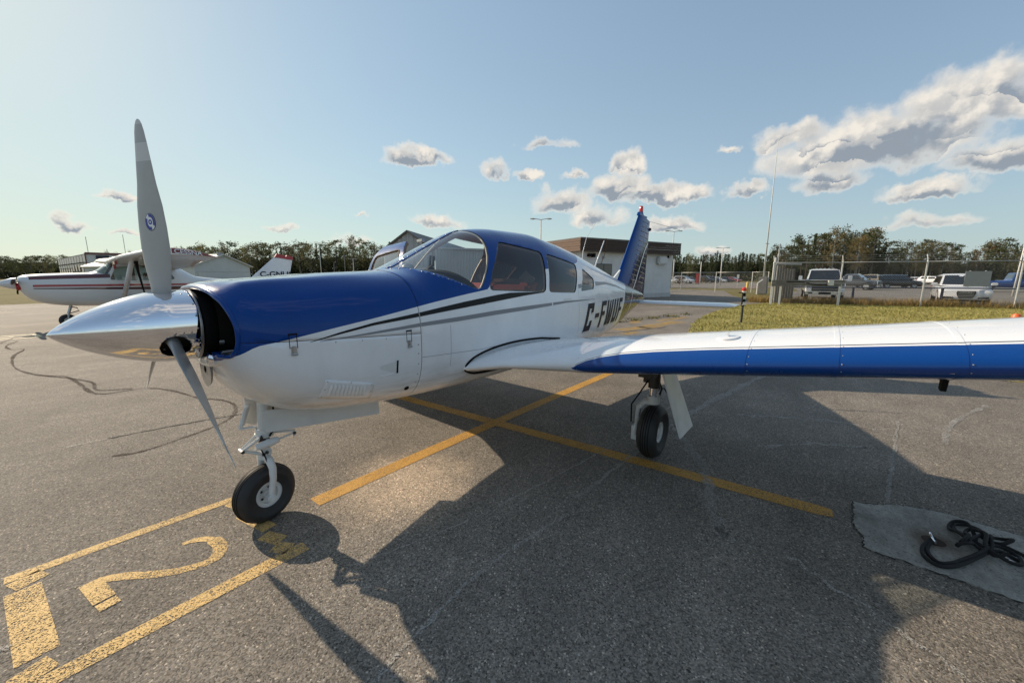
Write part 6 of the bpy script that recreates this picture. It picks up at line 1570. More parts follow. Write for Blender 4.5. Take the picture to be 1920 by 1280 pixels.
        for k in range(5): b = MB(); b.box((xs[1]-.05, (k-2)*.22, H+.015), (.03, .05, .02)); b.build('roof_lamp', ORANGE if False else LAMPG, root)
        b = MB(); b.box((-h2+.75, 0, belt-.01), (.70, hw*.9, .015)); b.build('bed_liner', PLASTIC, root)
    else:
        b = MB(); P = [(-hw*.33, z0+.50), (hw*.33, z0+.50), (hw*.36, z0+.38), (hw*.26, z0+.12), (-hw*.26, z0+.12), (-hw*.36, z0+.38)]; b.prism(P, 'X', h2-.05, h2+.015); gl_ = b.build('grille', PLASTIC, root, None, .01)
        for k in range(5): b = MB(); b.box((h2+.02, 0, z0+.17+.075*k), (.008, hw*.29, .010)); b.build('grille_bar', GALV, gl_)
        ring_m = mat('badge_metal', (0.6, 0.6, 0.6), 0.2, metal=1.0)
        for k in range(4):
            b = MB(); b.tube([(h2+.03, (k-1.5)*.085+.055*math.cos(2*PI*j/14), z0+.44+.055*math.sin(2*PI*j/14)) for j in range(15)], .008, 4, caps=False); b.build('badge_ring', ring_m, gl_)
        for s in (-1, 1):
            b = MB(); P = [(s*hw*.42, z0+.42), (s*hw*.88, z0+.50), (s*hw*.90, z0+.40), (s*hw*.44, z0+.30)]; b.prism(P, 'X', h2-.20, h2-.015); b.build('headlight', LAMPG, root, None, .01)
            b = MB(); P = [(s*hw*.44, z0+.20), (s*hw*.84, z0+.22), (s*hw*.82, z0+.06), (s*hw*.42, z0+.08)]; b.prism(P, 'X', h2-.20, h2+.0); b.build('air_intake', BLACK, root, None, .01)
            b = MB(); b.box((xs[0]-.15, s*(hw+.12), belt+.06), (.07, .12, .075)); b.build('mirror', paint, root, None, .03)
        b = MB(); b.box((h2-.08, 0, z0+.0), (.09, hw*.74, .05)); b.build('lower_grille', BLACK, root, None, .02)
        b = MB(); b.box((h2-.02, 0, z0+.085), (.05, hw*.80, .02)); b.build('bumper_lip', GALV, root)
    for s in (-1, 1):
        b = MB(); b.box((-h2+.01, s*hw*.84, belt-.22), (.03, hw*.10, .14)); b.build('tail_light', TAILR, root, None, .01)
    b = MB(); b.box((-h2-.01, 0, z0+.12), (.06, hw*.90, .09)); b.build('rear_bumper', PLASTIC if kind != 'pickup' else GALV, root, None, .02)
    return root
CW = carpaint('car_white', (0.72, 0.73, 0.75)); CSV = carpaint('car_silver', (0.55, 0.56, 0.58)); CBK = carpaint('car_black', (0.012, 0.012, 0.014)); CGY = carpaint('car_grey', (0.07, 0.075, 0.08))
CTAN = carpaint('car_tan', (0.33, 0.27, 0.19)); CBL = carpaint('car_blue', (0.012, 0.055, 0.22)); CRED = carpaint('car_red', (0.28, 0.015, 0.015))
def facing(p, off=0.0):
    d = CAM_LOC-Vector(p); return math.atan2(d.y, d.x)+R(off)
q = out_at(1542, 27.0); car('white_pickup', 'white pickup truck nosed up to the fence behind the plank barrier', 'pickup', q, facing(q, 4), CW, W=2.03, L=5.9, H=2.02)
q = out_at(1802, 21.9); car('white_suv', 'white suv with a black grille, partly behind the grey sign on the fence', 'suv', q, facing(q, 7), CW, W=1.90, L=4.65, H=1.66)
q = out_at(1594, 46); car('dark_pickup', 'dark grey pickup truck half hidden behind the white pickup', 'pickup', q, facing(q, 75), CGY, W=1.95, L=5.4, H=1.80)
q = out_at(1633, 52); car('tan_pickup', 'tan pickup truck seen from behind, next to the black suv', 'pickup', q, facing(q, 168), CTAN, W=1.95, L=5.3, H=1.80)
q = out_at(1681, 52); car('black_suv', 'black suv parked beside the tan pickup', 'suv', q, facing(q, 120), CBK, W=1.95, L=4.9, H=1.78)
q = out_at(1900, 39); car('blue_pickup', 'blue pickup truck with a dark bed cover, cut by the right edge', 'pickup', q, facing(q, 108), CBL, W=1.95, L=5.7, H=1.88)
FARG = 'cars in the far car park'
q = out_at(1722, 82); car('white_car', 'left one of the two white cars beyond the fence post', 'sedan', q, facing(q, 70), CW, None, W=1.8, L=4.6, H=1.45)
q = out_at(1752, 78); car('white_car', 'right one of the two white cars, just left of the white suv', 'suv', q, facing(q, 60), CW, None, W=1.85, L=4.6, H=1.62)
ROW = [(1262, 92, CW, 'sedan', 60, 'white sedan nearest the block building in the far car park'), (1282, 88, CSV, 'suv', 70, 'silver suv second from the block building in the far car park'), (1298, 95, CGY, 'sedan', 85, 'dark grey sedan left of the red sign'),
       (1322, 98, CBK, 'suv', 80, 'black suv right of the red sign'), (1335, 100, CGY, 'suv', 88, 'grey suv left of the far lamp post'), (1346, 103, CW, 'sedan', 75, 'white sedan directly behind the far lamp post'),
       (1361, 104, CBK, 'sedan', 85, 'black sedan right of the far lamp post'), (1374, 106, CRED, 'sedan', 70, 'dark red sedan at the right end of the far row')]
for px, d, pm, kd, yw, lb in ROW:
    q = out_at(px, d); car('parked_car', lb, kd, q, facing(q, yw), pm, FARG, W=1.82, L=4.5, H=1.45 if kd == 'sedan' else 1.68, detail=False)

# ------------------------------------------------------------------ the red and white high-wing aircraft
cz = thing('high_wing_aircraft', 'white high-wing aircraft with red stripes and a pointed spinner, behind the chrome spinner', 'aircraft', (0.04, 15.23, 0))
CT = [(-0.80, 1.47, 1.12, 1.28, 0.30, 2.6, 2.2), (-0.76, 1.51, 1.02, 1.27, 0.36, 2.6, 2.2), (-0.62, 1.55, 0.84, 1.22, 0.42, 2.7, 2.4), (-0.30, 1.58, 0.70, 1.15, 0.46, 2.8, 2.6), (0.20, 1.61, 0.62, 1.10, 0.50, 2.9, 2.8), (0.62, 1.63, 0.60, 1.10, 0.52, 3.2, 3.0),
      (1.10, 1.96, 0.60, 1.10, 0.53, 3.4, 3.0), (1.45, 2.04, 0.60, 1.10, 0.53, 3.6, 3.0), (2.2, 2.04, 0.62, 1.10, 0.51, 3.4, 3.0), (2.75, 1.80, 0.66, 1.12, 0.45, 2.8, 2.8), (3.25, 1.50, 0.72, 1.14, 0.37, 2.4, 2.5), (4.5, 1.38, 0.92, 1.18, 0.22, 2.1, 2.2), (6.0, 1.30, 1.10, 1.22, 0.08, 2, 2), (6.3, 1.28, 1.16, 1.22, 0.04, 2, 2)]
def cz_paint(t, p, m):
    tc = t.new('ShaderNodeTexCoord'); x, y, z = t.xyz(tc.outputs['Object'])
    def band(zc0, zc1, x0): 
        return t.m('MULTIPLY', t.m('MULTIPLY', t.m('GREATER_THAN', z, zc0), t.m('LESS_THAN', z, zc1)), t.m('GREATER_THAN', x, x0))
    c = t.mix(band(1.205, 1.270, -0.55), (0.72, 0.72, 0.71, 1), (0.36, 0.015, 0.018, 1))
    c = t.mix(t.m('MULTIPLY', t.m('MULTIPLY', t.m('GREATER_THAN', z, t.m('MULTIPLY_ADD', x, -0.028, 1.135)), t.m('LESS_THAN', z, 1.175)), t.m('GREATER_THAN', x, -0.55)), c, (0.065, 0.006, 0.010, 1))
    top = t.m('MULTIPLY', t.m('GREATER_THAN', z, t.m('MULTIPLY_ADD', x, 0.035, 1.43)), t.m('LESS_THAN', z, t.m('MULTIPLY_ADD', x, 0.05, 1.535)))
    c = t.mix(t.m('MULTIPLY', top, t.m('MULTIPLY', t.m('LESS_THAN', x, 1.0), t.m('GREATER_THAN', x, -0.6))), c, (0.085, 0.006, 0.012, 1))
    t.l.new(c, p.inputs['Base Color']); p.inputs['Roughness'].default_value = 0.35
CZP = mat('red_striped_paint', None, 0.35, coat=0.7, builder=cz_paint)
cst = [-0.80, -0.79, -0.76, -0.72, -0.66]+[-0.6+0.1*i for i in range(39)]+[3.4+0.2*i for i in range(15)]+[6.3]
rings = [sect(x, CT, 64, False) for x in cst]
rings = [[Vector((-0.80, p.y*0.55, 1.28+(p.z-1.28)*0.55)) for p in rings[0]]]+rings
cf = loft(rings, cap=True); cbase = cf.copy()
CW1 = round_poly([(0.98, 1.40), (1.15, 1.80), (1.62, 1.86), (1.62, 1.38)], 0.05); CW2 = round_poly([(1.70, 1.38), (1.70, 1.86), (2.35, 1.80), (2.55, 1.45), (2.50, 1.40)], 0.05); CWS = [(0.635, 1.645), (0.80, 1.60), (0.93, 1.50), (1.12, 1.86), (1.18, 2.02), (0.70, 1.90)]
for s in (-1, 1):
    for w in (CW1, CW2): punch(cf, w, (0, 2), lambda c, s=s: c.y*s > 0.1 and c.z > 1.3)
punch(cf, CWS, (0, 2), lambda c: 0.5 < c.x < 1.25 and c.z > 1.45)
thicken(from_bm('fuselage', cf, [CZP, CABIN], cz, 40), 0.012, mat_off=1)
CGL = glass_mat('cabin_pane', (0.55, 0.62, 0.60), 1.8)
for s in (-1, 1):
    for w in (CW1, CW2):
        pb = clip_poly(cbase.copy(), w, (0, 2), lambda c, s=s: c.y*s > 0.1 and c.z > 1.3); shift(pb, -0.005); from_bm('cabin_window', pb, CGL, cz, True)
pb = clip_poly(cbase.copy(), CWS, (0, 2), lambda c: 0.5 < c.x < 1.25 and c.z > 1.45); from_bm('windscreen', pb, CGL, cz, True)
cbase.free()
b = MB(); b.box((1.75, 0, 0.85), (1.1, 0.42, 0.04)); b.box((1.95, -0.22, 1.28), (0.07, 0.19, 0.34)); b.box((1.95, 0.22, 1.28), (0.07, 0.19, 0.34)); b.build('seats', BLACK, cz, None, 0.03)
b = MB(); b.box((0.9, 0, 1.46), (0.20, 0.44, 0.08)); b.build('glareshield', WOODG, cz)
def czw_paint(t, p, m):
    tc = t.new('ShaderNodeTexCoord'); x, y, z = t.xyz(tc.outputs['Object']); a = t.m('ABSOLUTE', y)
    k = t.m('ADD', a, t.m('MULTIPLY', x, -0.35))
    r1 = t.m('MULTIPLY', t.m('GREATER_THAN', a, 4.78), t.m('GREATER_THAN', z, t.m('MULTIPLY_ADD', x, -0.07, 2.19)))
    st_ = t.m('MULTIPLY', t.m('GREATER_THAN', x, 1.52), t.m('LESS_THAN', x, 1.66))
    r1 = t.m('MULTIPLY', r1, t.m('SUBTRACT', 1.0, st_))
    c = t.mix(r1, (0.66, 0.66, 0.65, 1), (0.17, 0.010, 0.018, 1)); t.l.new(c, p.inputs['Base Color']); p.inputs['Roughness'].default_value = 0.4
CZW = mat('red_tipped_wing_paint', None, 0.4, coat=0.4, builder=czw_paint)
f14 = foil(20, 0.12, 0.02)
for s in (-1, 1):
    rows = []
    for a in [0.0, 0.5, 1.2, 2.4, 3.4, 4.2, 4.7, 4.95, 5.05, 5.10]:
        le = np.interp(a, [0, 2.4, 5.1], [0.98, 0.98, 1.22]); c = np.interp(a, [0, 2.4, 5.1], [1.63, 1.63, 1.40]); k = 1.0 if a < 4.95 else (0.97 if a < 5.07 else 0.80)
        zz = 1.955+0.030*a; fl = np.interp(a, [0, 3.0, 3.3, 5.1], [0.18, 0.16, 0.07, 0.05])
        rows.append([Vector((le+u_*c, s*a, zz+v_2*c*k*1.15-0.06*u_-fl*max(0, (u_-0.62)/0.38)**1.2)) for u_, v_2 in f14])
    b = MB(); b.grid(rows, wrap=True); n = len(rows[0]); Lv = len(b.v); b.f.append(list(range(Lv-n, Lv))); b.mi.append(0); b.build('wing', CZW, cz, 50)
    b = MB(); b.tube([(1.22, s*0.50, 0.80), (1.30, s*2.45, 2.03)], 0.075, 12, sq=0.42, up=(1, 0, 0)) if False else b.tube([(1.22, s*0.50, 0.80), (1.30, s*2.45, 2.03)], 0.062, 12); b.build('wing_strut', WHITE_M, cz, True)
    b = MB(); b.tube([(1.7, s*0.45, 0.75), (1.75, s*1.0, 0.32), (1.76, s*1.12, 0.20)], [0.06, 0.04, 0.03], 8); b.build('gear_leg', WHITE_M, cz, True)
    tyre(cz, 0.21, 0.15, 0.09, (1.76, s*1.18, 0.21))
tyre(cz, 0.19, 0.13, 0.08, (0, 0, 0.19))
b = MB(); b.tube([(0.12, 0, 0.66), (0.02, 0, 0.36)], 0.035, 10); b.tube([(0.02, -0.08, 0.36), (0.0, -0.09, 0.19)], 0.02, 8); b.tube([(0.02, 0.08, 0.36), (0.0, 0.09, 0.19)], 0.02, 8); b.tube([(0.02, -0.08, 0.36), (0.02, 0.08, 0.36)], 0.03, 8); b.build('nose_strut', STEEL, cz, 40)
b = MB(); b.tube([(0.06, 0, 0.60), (0.22, -0.02, 0.56), (0.26, 0, 0.47), (0.05, 0, 0.40)], 0.016, 6); b.build('torque_link', BLACK, cz)
prf = [(max(0.003, 0.165*(1-(1-i/14)**1.6)**0.85), -1.20+0.38*i/14) for i in range(15)]
b = MB(); b.lathe(prf, 'X', 28, (0, 0, 1.30)); b.build('spinner', mat('white_spinner', (0.72, 0.72, 0.72), 0.25, coat=1.0), cz, 50)
for s in (-1, 1):
    rows = []
    for r_, c_ in ((0.05, 0.08), (0.2, 0.13), (0.45, 0.15), (0.7, 0.12), (0.86, 0.08), (0.9, 0.02)):
        rows.append([(-0.88+math.cos(2*PI*k/10)*c_*0.35+0*r_, s*r_*math.cos(R(8))+math.cos(2*PI*k/10)*0.0, 1.30-s*r_*math.sin(R(8))+math.sin(2*PI*k/10)*c_*0.5*0.4+math.cos(2*PI*k/10)*c_*0.35) for k in range(10)])
    b = MB(); b.grid(rows, wrap=True); b.build('propeller_blade', mat('dark_blade', (0.03, 0.03, 0.032), 0.35), cz, 50)
for s in (-1, 1):
    b = MB(); b.lathe([(0.09, -0.05), (0.105, -0.02), (0.10, 0.04)], 'X', 16, (-0.80, s*0.24, 1.22)); b.build('inlet_plug', REDP, cz, 40)
b = MB(); b.tube([(-0.83, -0.2, 1.12), (-0.84, -0.2, 1.06), (-0.84, -0.17, 1.02), (-0.84, -0.23, 1.02), (-0.84, -0.2, 1.07)], 0.018, 6); b.build('plug_strap', BLACK, cz)
b = MB(); b.box((1.05, -1.35, 1.90), (0.03, 0.22, 0.05)); b.box((1.05, -1.2, 1.82), (0.03, 0.05, 0.10)); b.build('pitot_cover', REDP, cz, None, 0.01)
b = MB(); b.tube([(1.36, -2.40, 1.98), (1.40, -2.28, 1.60), (1.50, -2.1, 0.9), (1.55, -2.0, 0.1)], [0.05, 0.03, 0.018, 0.018], 6); b.build('tie_strap', BLACK, cz)
cfin = surf('fin', (4.80, 0, 1.30), (5.98, 0, 2.38), (6.35, 0, 1.20), (6.62, 0, 2.30), 0.09, 0.08, WHITE_M, cz)
b = MB()
for (u0, u1) in ((0.0, 0.55), (0.60, 1.0)):
    L_ = Vector((5.98, 0, 2.38)); T_ = Vector((6.62, 0, 2.30)); c0 = L_.lerp(T_, u0); c1 = L_.lerp(T_, u1)
    b.add([c0+Vector((-0.09, -0.04, -0.10)), c1+Vector((-0.02, -0.045, -0.10)), c1+Vector((0, -0.03, 0.04)), c0+Vector((0.02, -0.03, 0.06)), c0+Vector((-0.09, 0.04, -0.10)), c1+Vector((-0.02, 0.045, -0.10)), c1+Vector((0, 0.03, 0.04)), c0+Vector((0.02, 0.03, 0.06))], [(0, 1, 2, 3), (7, 6, 5, 4), (3, 2, 6, 7), (0, 3, 7, 4), (1, 5, 6, 2), (0, 4, 5, 1)])
b.build('fin_cap', REDP, cz)
for s in (-1, 1):
    rows = [[Vector((5.75+u_*0.95*(1-0.15*a/1.5)+0.12*a/1.5, s*a, 1.32+v_2*0.9)) for u_, v_2 in foil(12, 0.10, 0.0)] for a in (0.05, 0.8, 1.4, 1.5)]
    b = MB(); b.grid(rows, wrap=True); n = len(rows[0]); Lv = len(b.v); b.f.append(list(range(Lv-n, Lv))); b.mi.append(0); b.build('tailplane', WHITE_M, cz, 50)
# lettering as flat print: on the fin and along the wing tip
def text_on(body, size, origin, ux, uz, m, parent, name, shear=0.0, squash=1.0, off=Vector((0, 0, 0))):
    cu = bpy.data.curves.new('text', 'FONT'); cu.body = body; cu.size = size; cu.shear = shear; cu.offset = 0.008*size*2
    o = bpy.data.objects.new('text', cu); COL.objects.link(o); dg = bpy.context.evaluated_depsgraph_get()
    me = bpy.data.meshes.new_from_object(o.evaluated_get(dg)); bpy.data.objects.remove(o)
    ux = Vector(ux).normalized(); uz = Vector(uz).normalized(); O = Vector(origin)+off
    for v in me.vertices: v.co = O+ux*(v.co.x*squash)+uz*v.co.y
    me.materials.clear(); me.materials.append(m); return link(bpy.data.objects.new(name, me), parent)
text_on('C-GNUS', 0.30, (5.28, -0.075, 1.50), (1, 0.012, 0), (0.0, 0, 1), BLACK, cz, 'registration', squash=1.12)
text_on('CESSNA', 0.15, (1.70, -5.122, 2.078), (1, 0.0, -0.075), (0.0, 0.12, 1), WHITE_M, cz, 'lettering', squash=1.05)

# another low-wing aircraft at the left edge: only the end of its wing and a wheel reach into the picture
la = thing('distant_low_wing_aircraft', 'white low-wing aircraft cut by the left edge, only a wing and wheel in view', 'aircraft', (-6.6, 33.5, 0))
lt = [(-2.6, 1.25, 1.0, 1.12, 0.15, 2, 2), (-2.2, 1.45, 0.75, 1.1, 0.45, 2.5, 2.4), (-1.0, 1.55, 0.62, 1.08, 0.55, 2.6, 2.6), (0.2, 1.95, 0.60, 1.08, 0.56, 2.3, 2.8), (1.0, 1.95, 0.62, 1.08, 0.54, 2.3, 2.6), (2.6, 1.5, 0.8, 1.1, 0.32, 2, 2.2), (4.4, 1.25, 1.05, 1.15, 0.06, 2, 2)]
from_bm('fuselage', loft([[Vector(p) for p in sect(-2.6+0.2*i, lt, 40, False)] for i in range(36)], True), WHITE_M, la, 40)
for s in (-1, 1):
    rows = [[Vector((-0.6+0.9*u_*k+0.45*u_+(1-k)*0.3, s*a, 0.85+0.12*a+v_2*1.3*k)) for u_, v_2 in foil(14, 0.14, 0.02)] for a, k in ((0.3, 1.0), (2.0, 1.0), (4.4, 0.9), (4.9, 0.55), (5.0, 0.2))]
    b = MB(); b.grid(rows, wrap=True); n = len(rows[0]); Lv = len(b.v); b.f.append(list(range(Lv-n, Lv))); b.mi.append(0); b.build('wing', WHITE_M, la, 50)
    b = MB(); b.tube([(0.2, s*1.7, 0.95), (0.2, s*1.7, 0.45)], 0.05, 8); b.build('gear_leg', STEEL, la, True)
    tyre(la, 0.24, 0.17, 0.10, (0.2, s*1.7, 0.24))
tyre(la, 0.2, 0.14, 0.08, (-1.7, 0, 0.2))
b = MB(); b.tube([(-1.7, 0, 0.75), (-1.7, 0, 0.25)], 0.04, 8); b.build('nose_strut', STEEL, la, True)
surf('fin', (3.1, 0, 1.3), (3.9, 0, 2.4), (4.4, 0, 1.2), (4.6, 0, 2.4), 0.09, 0.08, BLUE_M, la)
la.rotation_euler = (0, 0, R(28))

# ------------------------------------------------------------------ trees
def leaf_mat(name, c0, c1, c2=None):
    def bld(t, p, m):
        g = t.new('ShaderNodeNewGeometry'); oi = t.new('ShaderNodeObjectInfo'); r_ = g.outputs['Random Per Island']
        c = t.mix(r_, (*c0, 1), (*c1, 1))
        hsv = t.new('ShaderNodeHueSaturation'); t.put(hsv.inputs['Color'], c)
        t.put(hsv.inputs['Hue'], t.lin(oi.outputs['Random'], 0, 1, 0.472, 0.512)); t.put(hsv.inputs['Value'], t.lin(t.m('FRACT', t.m('MULTIPLY', oi.outputs['Random'], 7.3)), 0, 1, 0.72, 1.25)); t.put(hsv.inputs['Saturation'], t.lin(t.m('FRACT', t.m('MULTIPLY', oi.outputs['Random'], 3.7)), 0, 1, 0.75, 1.05))
        t.l.new(hsv.outputs[0], p.inputs['Base Color']); p.inputs['Roughness'].default_value = 0.75; p.inputs['Specular IOR Level'].default_value = 0.2
        tr = t.new('ShaderNodeBsdfTranslucent'); t.l.new(hsv.outputs[0], tr.inputs[0]); ad = t.new('ShaderNodeMixShader'); ad.inputs[0].default_value = 0.36
        t.l.new(p.outputs[0], ad.inputs[1]); t.l.new(tr.outputs[0], ad.inputs[2]); t.l.new(ad.outputs[0], t.n['Material Output'].inputs[0])
    return mat(name, None, builder=bld)
LF = {'spruce': leaf_mat('spruce_needles', (0.032, 0.050, 0.018), (0.085, 0.105, 0.040)), 'pine': leaf_mat('pine_needles', (0.055, 0.070, 0.028), (0.135, 0.145, 0.062)), 'poplar': leaf_mat('poplar_leaves', (0.085, 0.095, 0.034), (0.20, 0.185, 0.075)), 'rusty': leaf_mat('turning_leaves', (0.115, 0.085, 0.034), (0.22, 0.16, 0.070))}
BARK = mat('bark', (0.10, 0.085, 0.07), 0.9, var=0.3, vscale=2); BARKP = mat('pale_bark', (0.26, 0.25, 0.22), 0.9, var=0.25, vscale=2)
def quads(P, S, rng, flat=0.5):
    """leaf clumps: small randomly turned quads at points P with half sizes S"""
    n = len(P); d = rng.normal(size=(n, 3)); d[:, 2] = d[:, 2]*flat+0.4; d /= np.linalg.norm(d, axis=1)[:, None]
    a = np.cross(d, rng.normal(size=(n, 3))); a /= np.linalg.norm(a, axis=1)[:, None]; c = np.cross(d, a)
    k = rng.uniform(0.55, 1.2, (n, 1))
    V = np.stack([P+a*S[:, None]*1.25, P+c*S[:, None]*k*0.6, P-a*S[:, None]*1.25, P-c*S[:, None]*k*0.6], 1)
    return V
def leaf_mesh(name, V, m):
    n = len(V); me = bpy.data.meshes.new(name); me.vertices.add(n*4); me.vertices.foreach_set('co', V.reshape(-1)); me.loops.add(n*4); me.polygons.add(n)
    me.loops.foreach_set('vertex_index', np.arange(n*4, dtype=np.int32)); me.polygons.foreach_set('loop_start', np.arange(0, n*4, 4, dtype=np.int32)); me.polygons.foreach_set('loop_total', np.full(n, 4, dtype=np.int32))
    me.materials.append(m); me.update(calc_edges=True); return me
def tree_proto(kind, seed):
    rng = np.random.default_rng(seed); b = MB(); H = 1.0*12; P = []; S = []
    lean = rng.normal(0, 0.15, 2)
    if kind == 'spruce':
        b.tube([(0, 0, 0), (lean[0], lean[1], H*0.6), (lean[0]*1.4, lean[1]*1.4, H)], [0.16, 0.09, 0.015], 6)
        for z in np.arange(H*0.06, H*0.99, 0.40):
            r = (1-z/H)**0.85*rng.uniform(1.25, 1.75)+0.10
            nb = int(5+r*3)
            for k in range(nb):
                a = rng.uniform(0, 2*PI); rr = r*rng.uniform(0.72, 1.12)
                if z > H*0.1 and rng.uniform() < 0.35: b.tube([(0, 0, z), (math.cos(a)*rr*0.8, math.sin(a)*rr*0.8, z-rr*0.15)], [0.03, 0.01], 3, caps=False)
                for q in np.linspace(0.25, 1.0, max(2, int(rr*3.2))):
                    P.append((math.cos(a)*rr*q+rng.normal(0, .10), math.sin(a)*rr*q+rng.normal(0, .10), z-rr*q*0.28+rng.normal(0, .10))); S.append(0.26*(1.15-0.4*q))
    elif kind == 'pine':
        b.tube([(0, 0, 0), (lean[0], lean[1], H*0.5), (lean[0]*2, lean[1]*2, H*0.95)], [0.17, 0.12, 0.03], 7)
        for k in range(26):
            z = H*(0.34+0.63*(k/25)**0.85); a = rng.uniform(0, 2*PI); L = (1.0-abs((z/H-0.62)/0.48)**2)*rng.uniform(1.3, 2.5)+0.35
            e = np.array((math.cos(a)*L, math.sin(a)*L, z+L*rng.uniform(0.0, 0.5))); s0 = np.array((lean[0]*z/H*1.8, lean[1]*z/H*1.8, z))
            b.tube([tuple(s0), tuple((s0+e)/2+np.array((0, 0, -.1))), tuple(e)], [0.045, 0.03, 0.012], 4, caps=False)
            for q in (0.55, 0.8, 1.0):
                c = s0+(e-s0)*q; n = int(rng.uniform(10, 18)); P += list(c+rng.normal(0, 1, (n, 3))*np.array((.36, .36, .20))*(0.75+0.4*q)); S += list(rng.uniform(.12, .24, n))
    else:
        b.tube([(0, 0, 0), (lean[0], lean[1], H*0.45), (lean[0]*2, lean[1]*2, H*0.9)], [0.13, 0.10, 0.02], 6)
        for k in range(30):
            z = H*(0.26+0.70*(k/29)); a = rng.uniform(0, 2*PI); L = (1-abs((z/H-0.55)/0.50)**2.2)*rng.uniform(0.8, 1.9)+0.2
            e = np.array((math.cos(a)*L, math.sin(a)*L, z+L*rng.uniform(0.4, 1.0))); s0 = np.array((lean[0]*z/H*1.8, lean[1]*z/H*1.8, z))
            b.tube([tuple(s0), tuple(e)], [0.035, 0.010], 4, caps=False)
            for q in (0.5, 0.8, 1.05):
                c = s0+(e-s0)*q; n = int(rng.uniform(8, 15)); P += list(c+rng.normal(0, 1, (n, 3))*np.array((.33, .33, .33))); S += list(rng.uniform(.10, .21, n))
    me = leaf_mesh('crown', quads(np.array(P), np.array(S), rng), LF[kind])
    o = b.build('trunk', BARKP if kind in ('poplar', 'rusty') else BARK, None, True); tm = o.data; bpy.data.objects.remove(o)
    return me, tm
PROTO = {k: [tree_proto(k, 100+17*i+j) for i in range(4)] for j, k in enumerate(('spruce', 'pine', 'poplar', 'rusty'))}
def tree(kind, pos, h, label, group):
    cr, tk = random.choice(PROTO[kind]); r = bpy.data.objects.new({'spruce': 'spruce_tree', 'pine': 'pine_tree', 'poplar': 'poplar_tree', 'rusty': 'poplar_tree'}[kind], None); COL.objects.link(r)
    r.location = pos; r.rotation_euler = (0, 0, random.uniform(0, 2*PI)); s = h/12.0; w = s*random.uniform(0.95, 1.25); r.scale = (w, w, s); r.empty_display_size = .5
    tag(r, label, 'tree', group); link(bpy.data.objects.new('crown', cr), r); link(bpy.data.objects.new('trunk', tk), r); return r
# skyline heights read off the photograph: (column, level of the tree tops)
SKYL = [(-80, 482), (0, 484), (60, 484), (120, 486), (200, 476), (260, 474), (330, 474), (380, 465), (430, 460), (480, 466), (540, 458), (600, 464), (660, 456), (700, 462), (760, 464)]
SKYR = [(1225, 482), (1262, 476), (1300, 484), (1345, 474), (1375, 482), (1392, 472), (1425, 484), (1452, 468), (1490, 452), (1515, 444), (1545, 440), (1600, 434), (1640, 440), (1662, 466), (1700, 456), (1740, 454), (1780, 464), (1800, 470), (1830, 462), (1868, 456), (1905, 462), (1990, 456), (2080, 460)]
def top_at(T, px): return np.interp(px, [t[0] for t in T], [t[1] for t in T])
GL = 'trees of the left-hand wood'; GRt = 'trees of the right-hand wood'
LK = {'spruce': 'narrow dark spruce', 'pine': 'bushy green pine', 'poplar': 'thin-leaved olive poplar', 'rusty': 'brownish turning poplar'}
WHERE = [(15, 'at the far left edge'), (60, 'above the white spinner of the high-wing aircraft'), (118, 'left of the maroon hangar'), (250, 'over the maroon hangar'), (330, 'behind the tall propeller blade'), (385, 'over the high wing tip'), (470, 'over the gable hangar'), (515, 'between gable hangar and red-tipped fin'), (545, 'just left of the red-tipped fin'), (610, 'over the red-tipped fin'), (655, 'right of the red-tipped fin'), (700, 'left of the open cabin door'), (900, 'behind the open cabin door'),
         (1262, 'behind the block building'), (1290, 'just right of the block building'), (1325, 'over the red sign'), (1360, 'beside the far lamp post'), (1395, 'over the small white sign'), (1425, 'left of the radio mast'), (1452, 'at the radio mast'), (1492, 'over the board screen'), (1530, 'over the left half of the white pickup'), (1585, 'over the right half of the white pickup'), (1625, 'over the dark pickup'), (1660, 'over the tan pickup'), (1712, 'over the black suv'), (1752, 'over the white cars'), (1806, 'over the white suv'), (1858, 'over the grey sign back'), (1900, 'over the blue pickup'), (9999, 'at the right edge')]
def wood(T, x0, x1, n, d0, d1, kinds, side, group, lo=0.62):
    for i in range(n):
        px = x0+(x1-x0)*(i+random.uniform(-0.4, 0.4))/n; d = random.uniform(d0, d1); tp = top_at(T, px)
        f = random.uniform(lo, 1.03); h = (1.49+(519-tp)/721*d)*f*(1.10 if side == 'left-hand' else 1.06); k = random.choices(list(kinds), list(kinds.values()))[0]
        t_ = (f-lo)/(1.03-lo); size = 'tall' if t_ > 0.72 else ('low' if t_ < 0.3 else 'middling'); row = 'front' if d < d0+(d1-d0)*0.5 else 'rear'
        tree(k, out_at(px, d), h, '%s %s %s, %s row' % (size, LK[k], next(w for x_, w in WHERE if px < x_), row), group)
wood(SKYL, -70, 125, 30, 225, 262, {'pine': 4, 'poplar': 4, 'spruce': 1}, 'left-hand', GL, 0.78)
wood(SKYL, 125, 370, 14, 225, 262, {'pine': 3, 'poplar': 4, 'rusty': 1}, 'left-hand', GL, 0.8)
wood(SKYL, 365, 790, 62, 150, 178, {'pine': 6, 'poplar': 4, 'spruce': 1}, 'left-hand', GL, 0.74)
wood(SKYR, 1235, 1455, 66, 132, 160, {'spruce': 9, 'pine': 1, 'poplar': 1}, 'right-hand', GRt, 0.86)
wood(SKYR, 1450, 1660, 34, 100, 118, {'pine': 5, 'poplar': 3, 'spruce': 3, 'rusty': 2}, 'right-hand', GRt, 0.70)
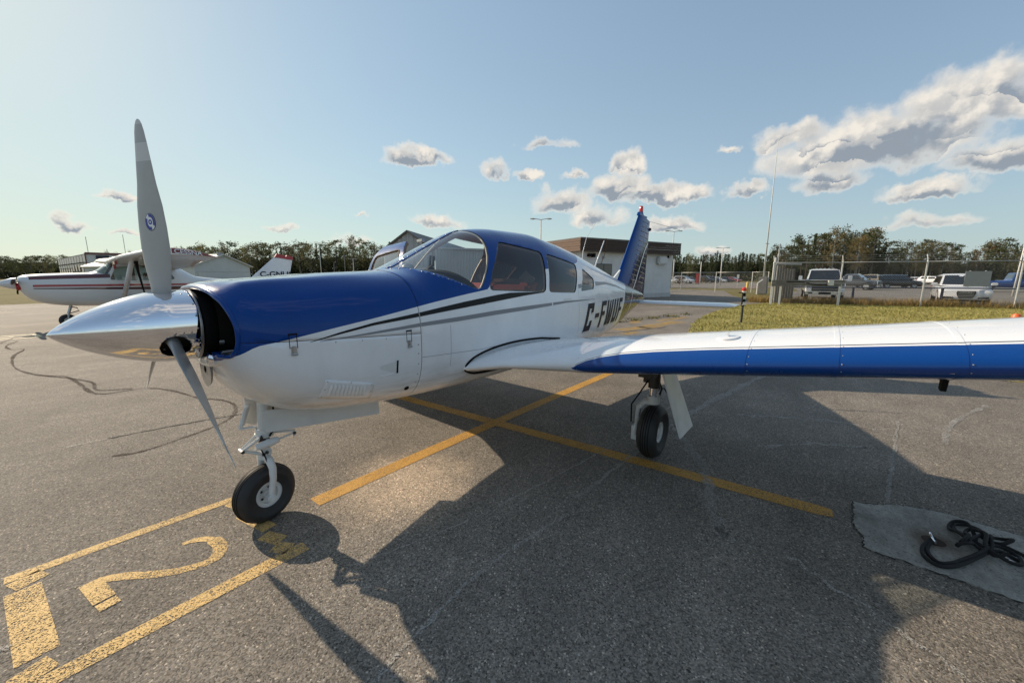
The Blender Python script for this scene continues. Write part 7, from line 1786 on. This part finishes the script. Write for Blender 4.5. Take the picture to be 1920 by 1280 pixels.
wood(SKYR, 1655, 2080, 58, 104, 126, {'poplar': 5, 'pine': 3, 'rusty': 3, 'spruce': 2}, 'right-hand', GRt, 0.72)
# the unbroken undergrowth below and behind them
def thicket(label, T, x0, x1, n, d0, d1, k0, name, m, seed, s=(0.35, 0.8)):
    rng = np.random.default_rng(seed); px = rng.uniform(x0, x1, n); d = rng.uniform(d0, d1, n); tp = np.interp(px, [t[0] for t in T], [t[1] for t in T])
    H = (1.49+(519-tp)/721*d)*k0; z = H*rng.uniform(0, 1, n)**0.9
    P = np.array([tuple(out_at(a, b_, c)) for a, b_, c in zip(px, d, z)]); V = quads(P, rng.uniform(s[0], s[1], n), rng, 0.4)
    return tag(link(bpy.data.objects.new(name, leaf_mesh(name, V, m))), kind='stuff')
DK = leaf_mat('dark_undergrowth', (0.024, 0.034, 0.014), (0.070, 0.078, 0.034))  # leaf colours darker than those of the trees
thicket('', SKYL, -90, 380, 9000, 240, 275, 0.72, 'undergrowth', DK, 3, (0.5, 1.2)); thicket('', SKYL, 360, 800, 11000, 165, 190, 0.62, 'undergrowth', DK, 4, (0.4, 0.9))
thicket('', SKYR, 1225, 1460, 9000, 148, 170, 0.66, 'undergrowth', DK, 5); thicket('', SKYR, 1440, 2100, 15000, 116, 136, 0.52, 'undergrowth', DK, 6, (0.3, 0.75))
# shrubs by the far car park
for px, d, h, lb in ((1276, 76, 1.9, 'rust-coloured shrub left of the fence post in the far car park'), (1317, 84, 1.8, 'small rust-coloured shrub right of the red sign'), (1425, 58, 2.6, 'green bush left of the mast foot')):
    rng = np.random.default_rng(int(px)); n = 350; P = rng.normal(0, 1, (n, 3))*np.array((.42, .42, .36))*h*0.5+np.array((0, 0, h*0.5)); P[:, 2] = np.abs(P[:, 2])
    r = thing('shrub', lb, 'shrub', out_at(px, d)); link(bpy.data.objects.new('foliage', leaf_mesh('foliage', quads(P, rng.uniform(.05, .12, n), rng), LF['pine'] if px == 1425 else LF['rusty'])), r)
    b = MB(); b.tube([(0, 0, 0), (0.05, 0, h*0.5)], [0.05, 0.02], 5); b.build('stem', BARK, r)
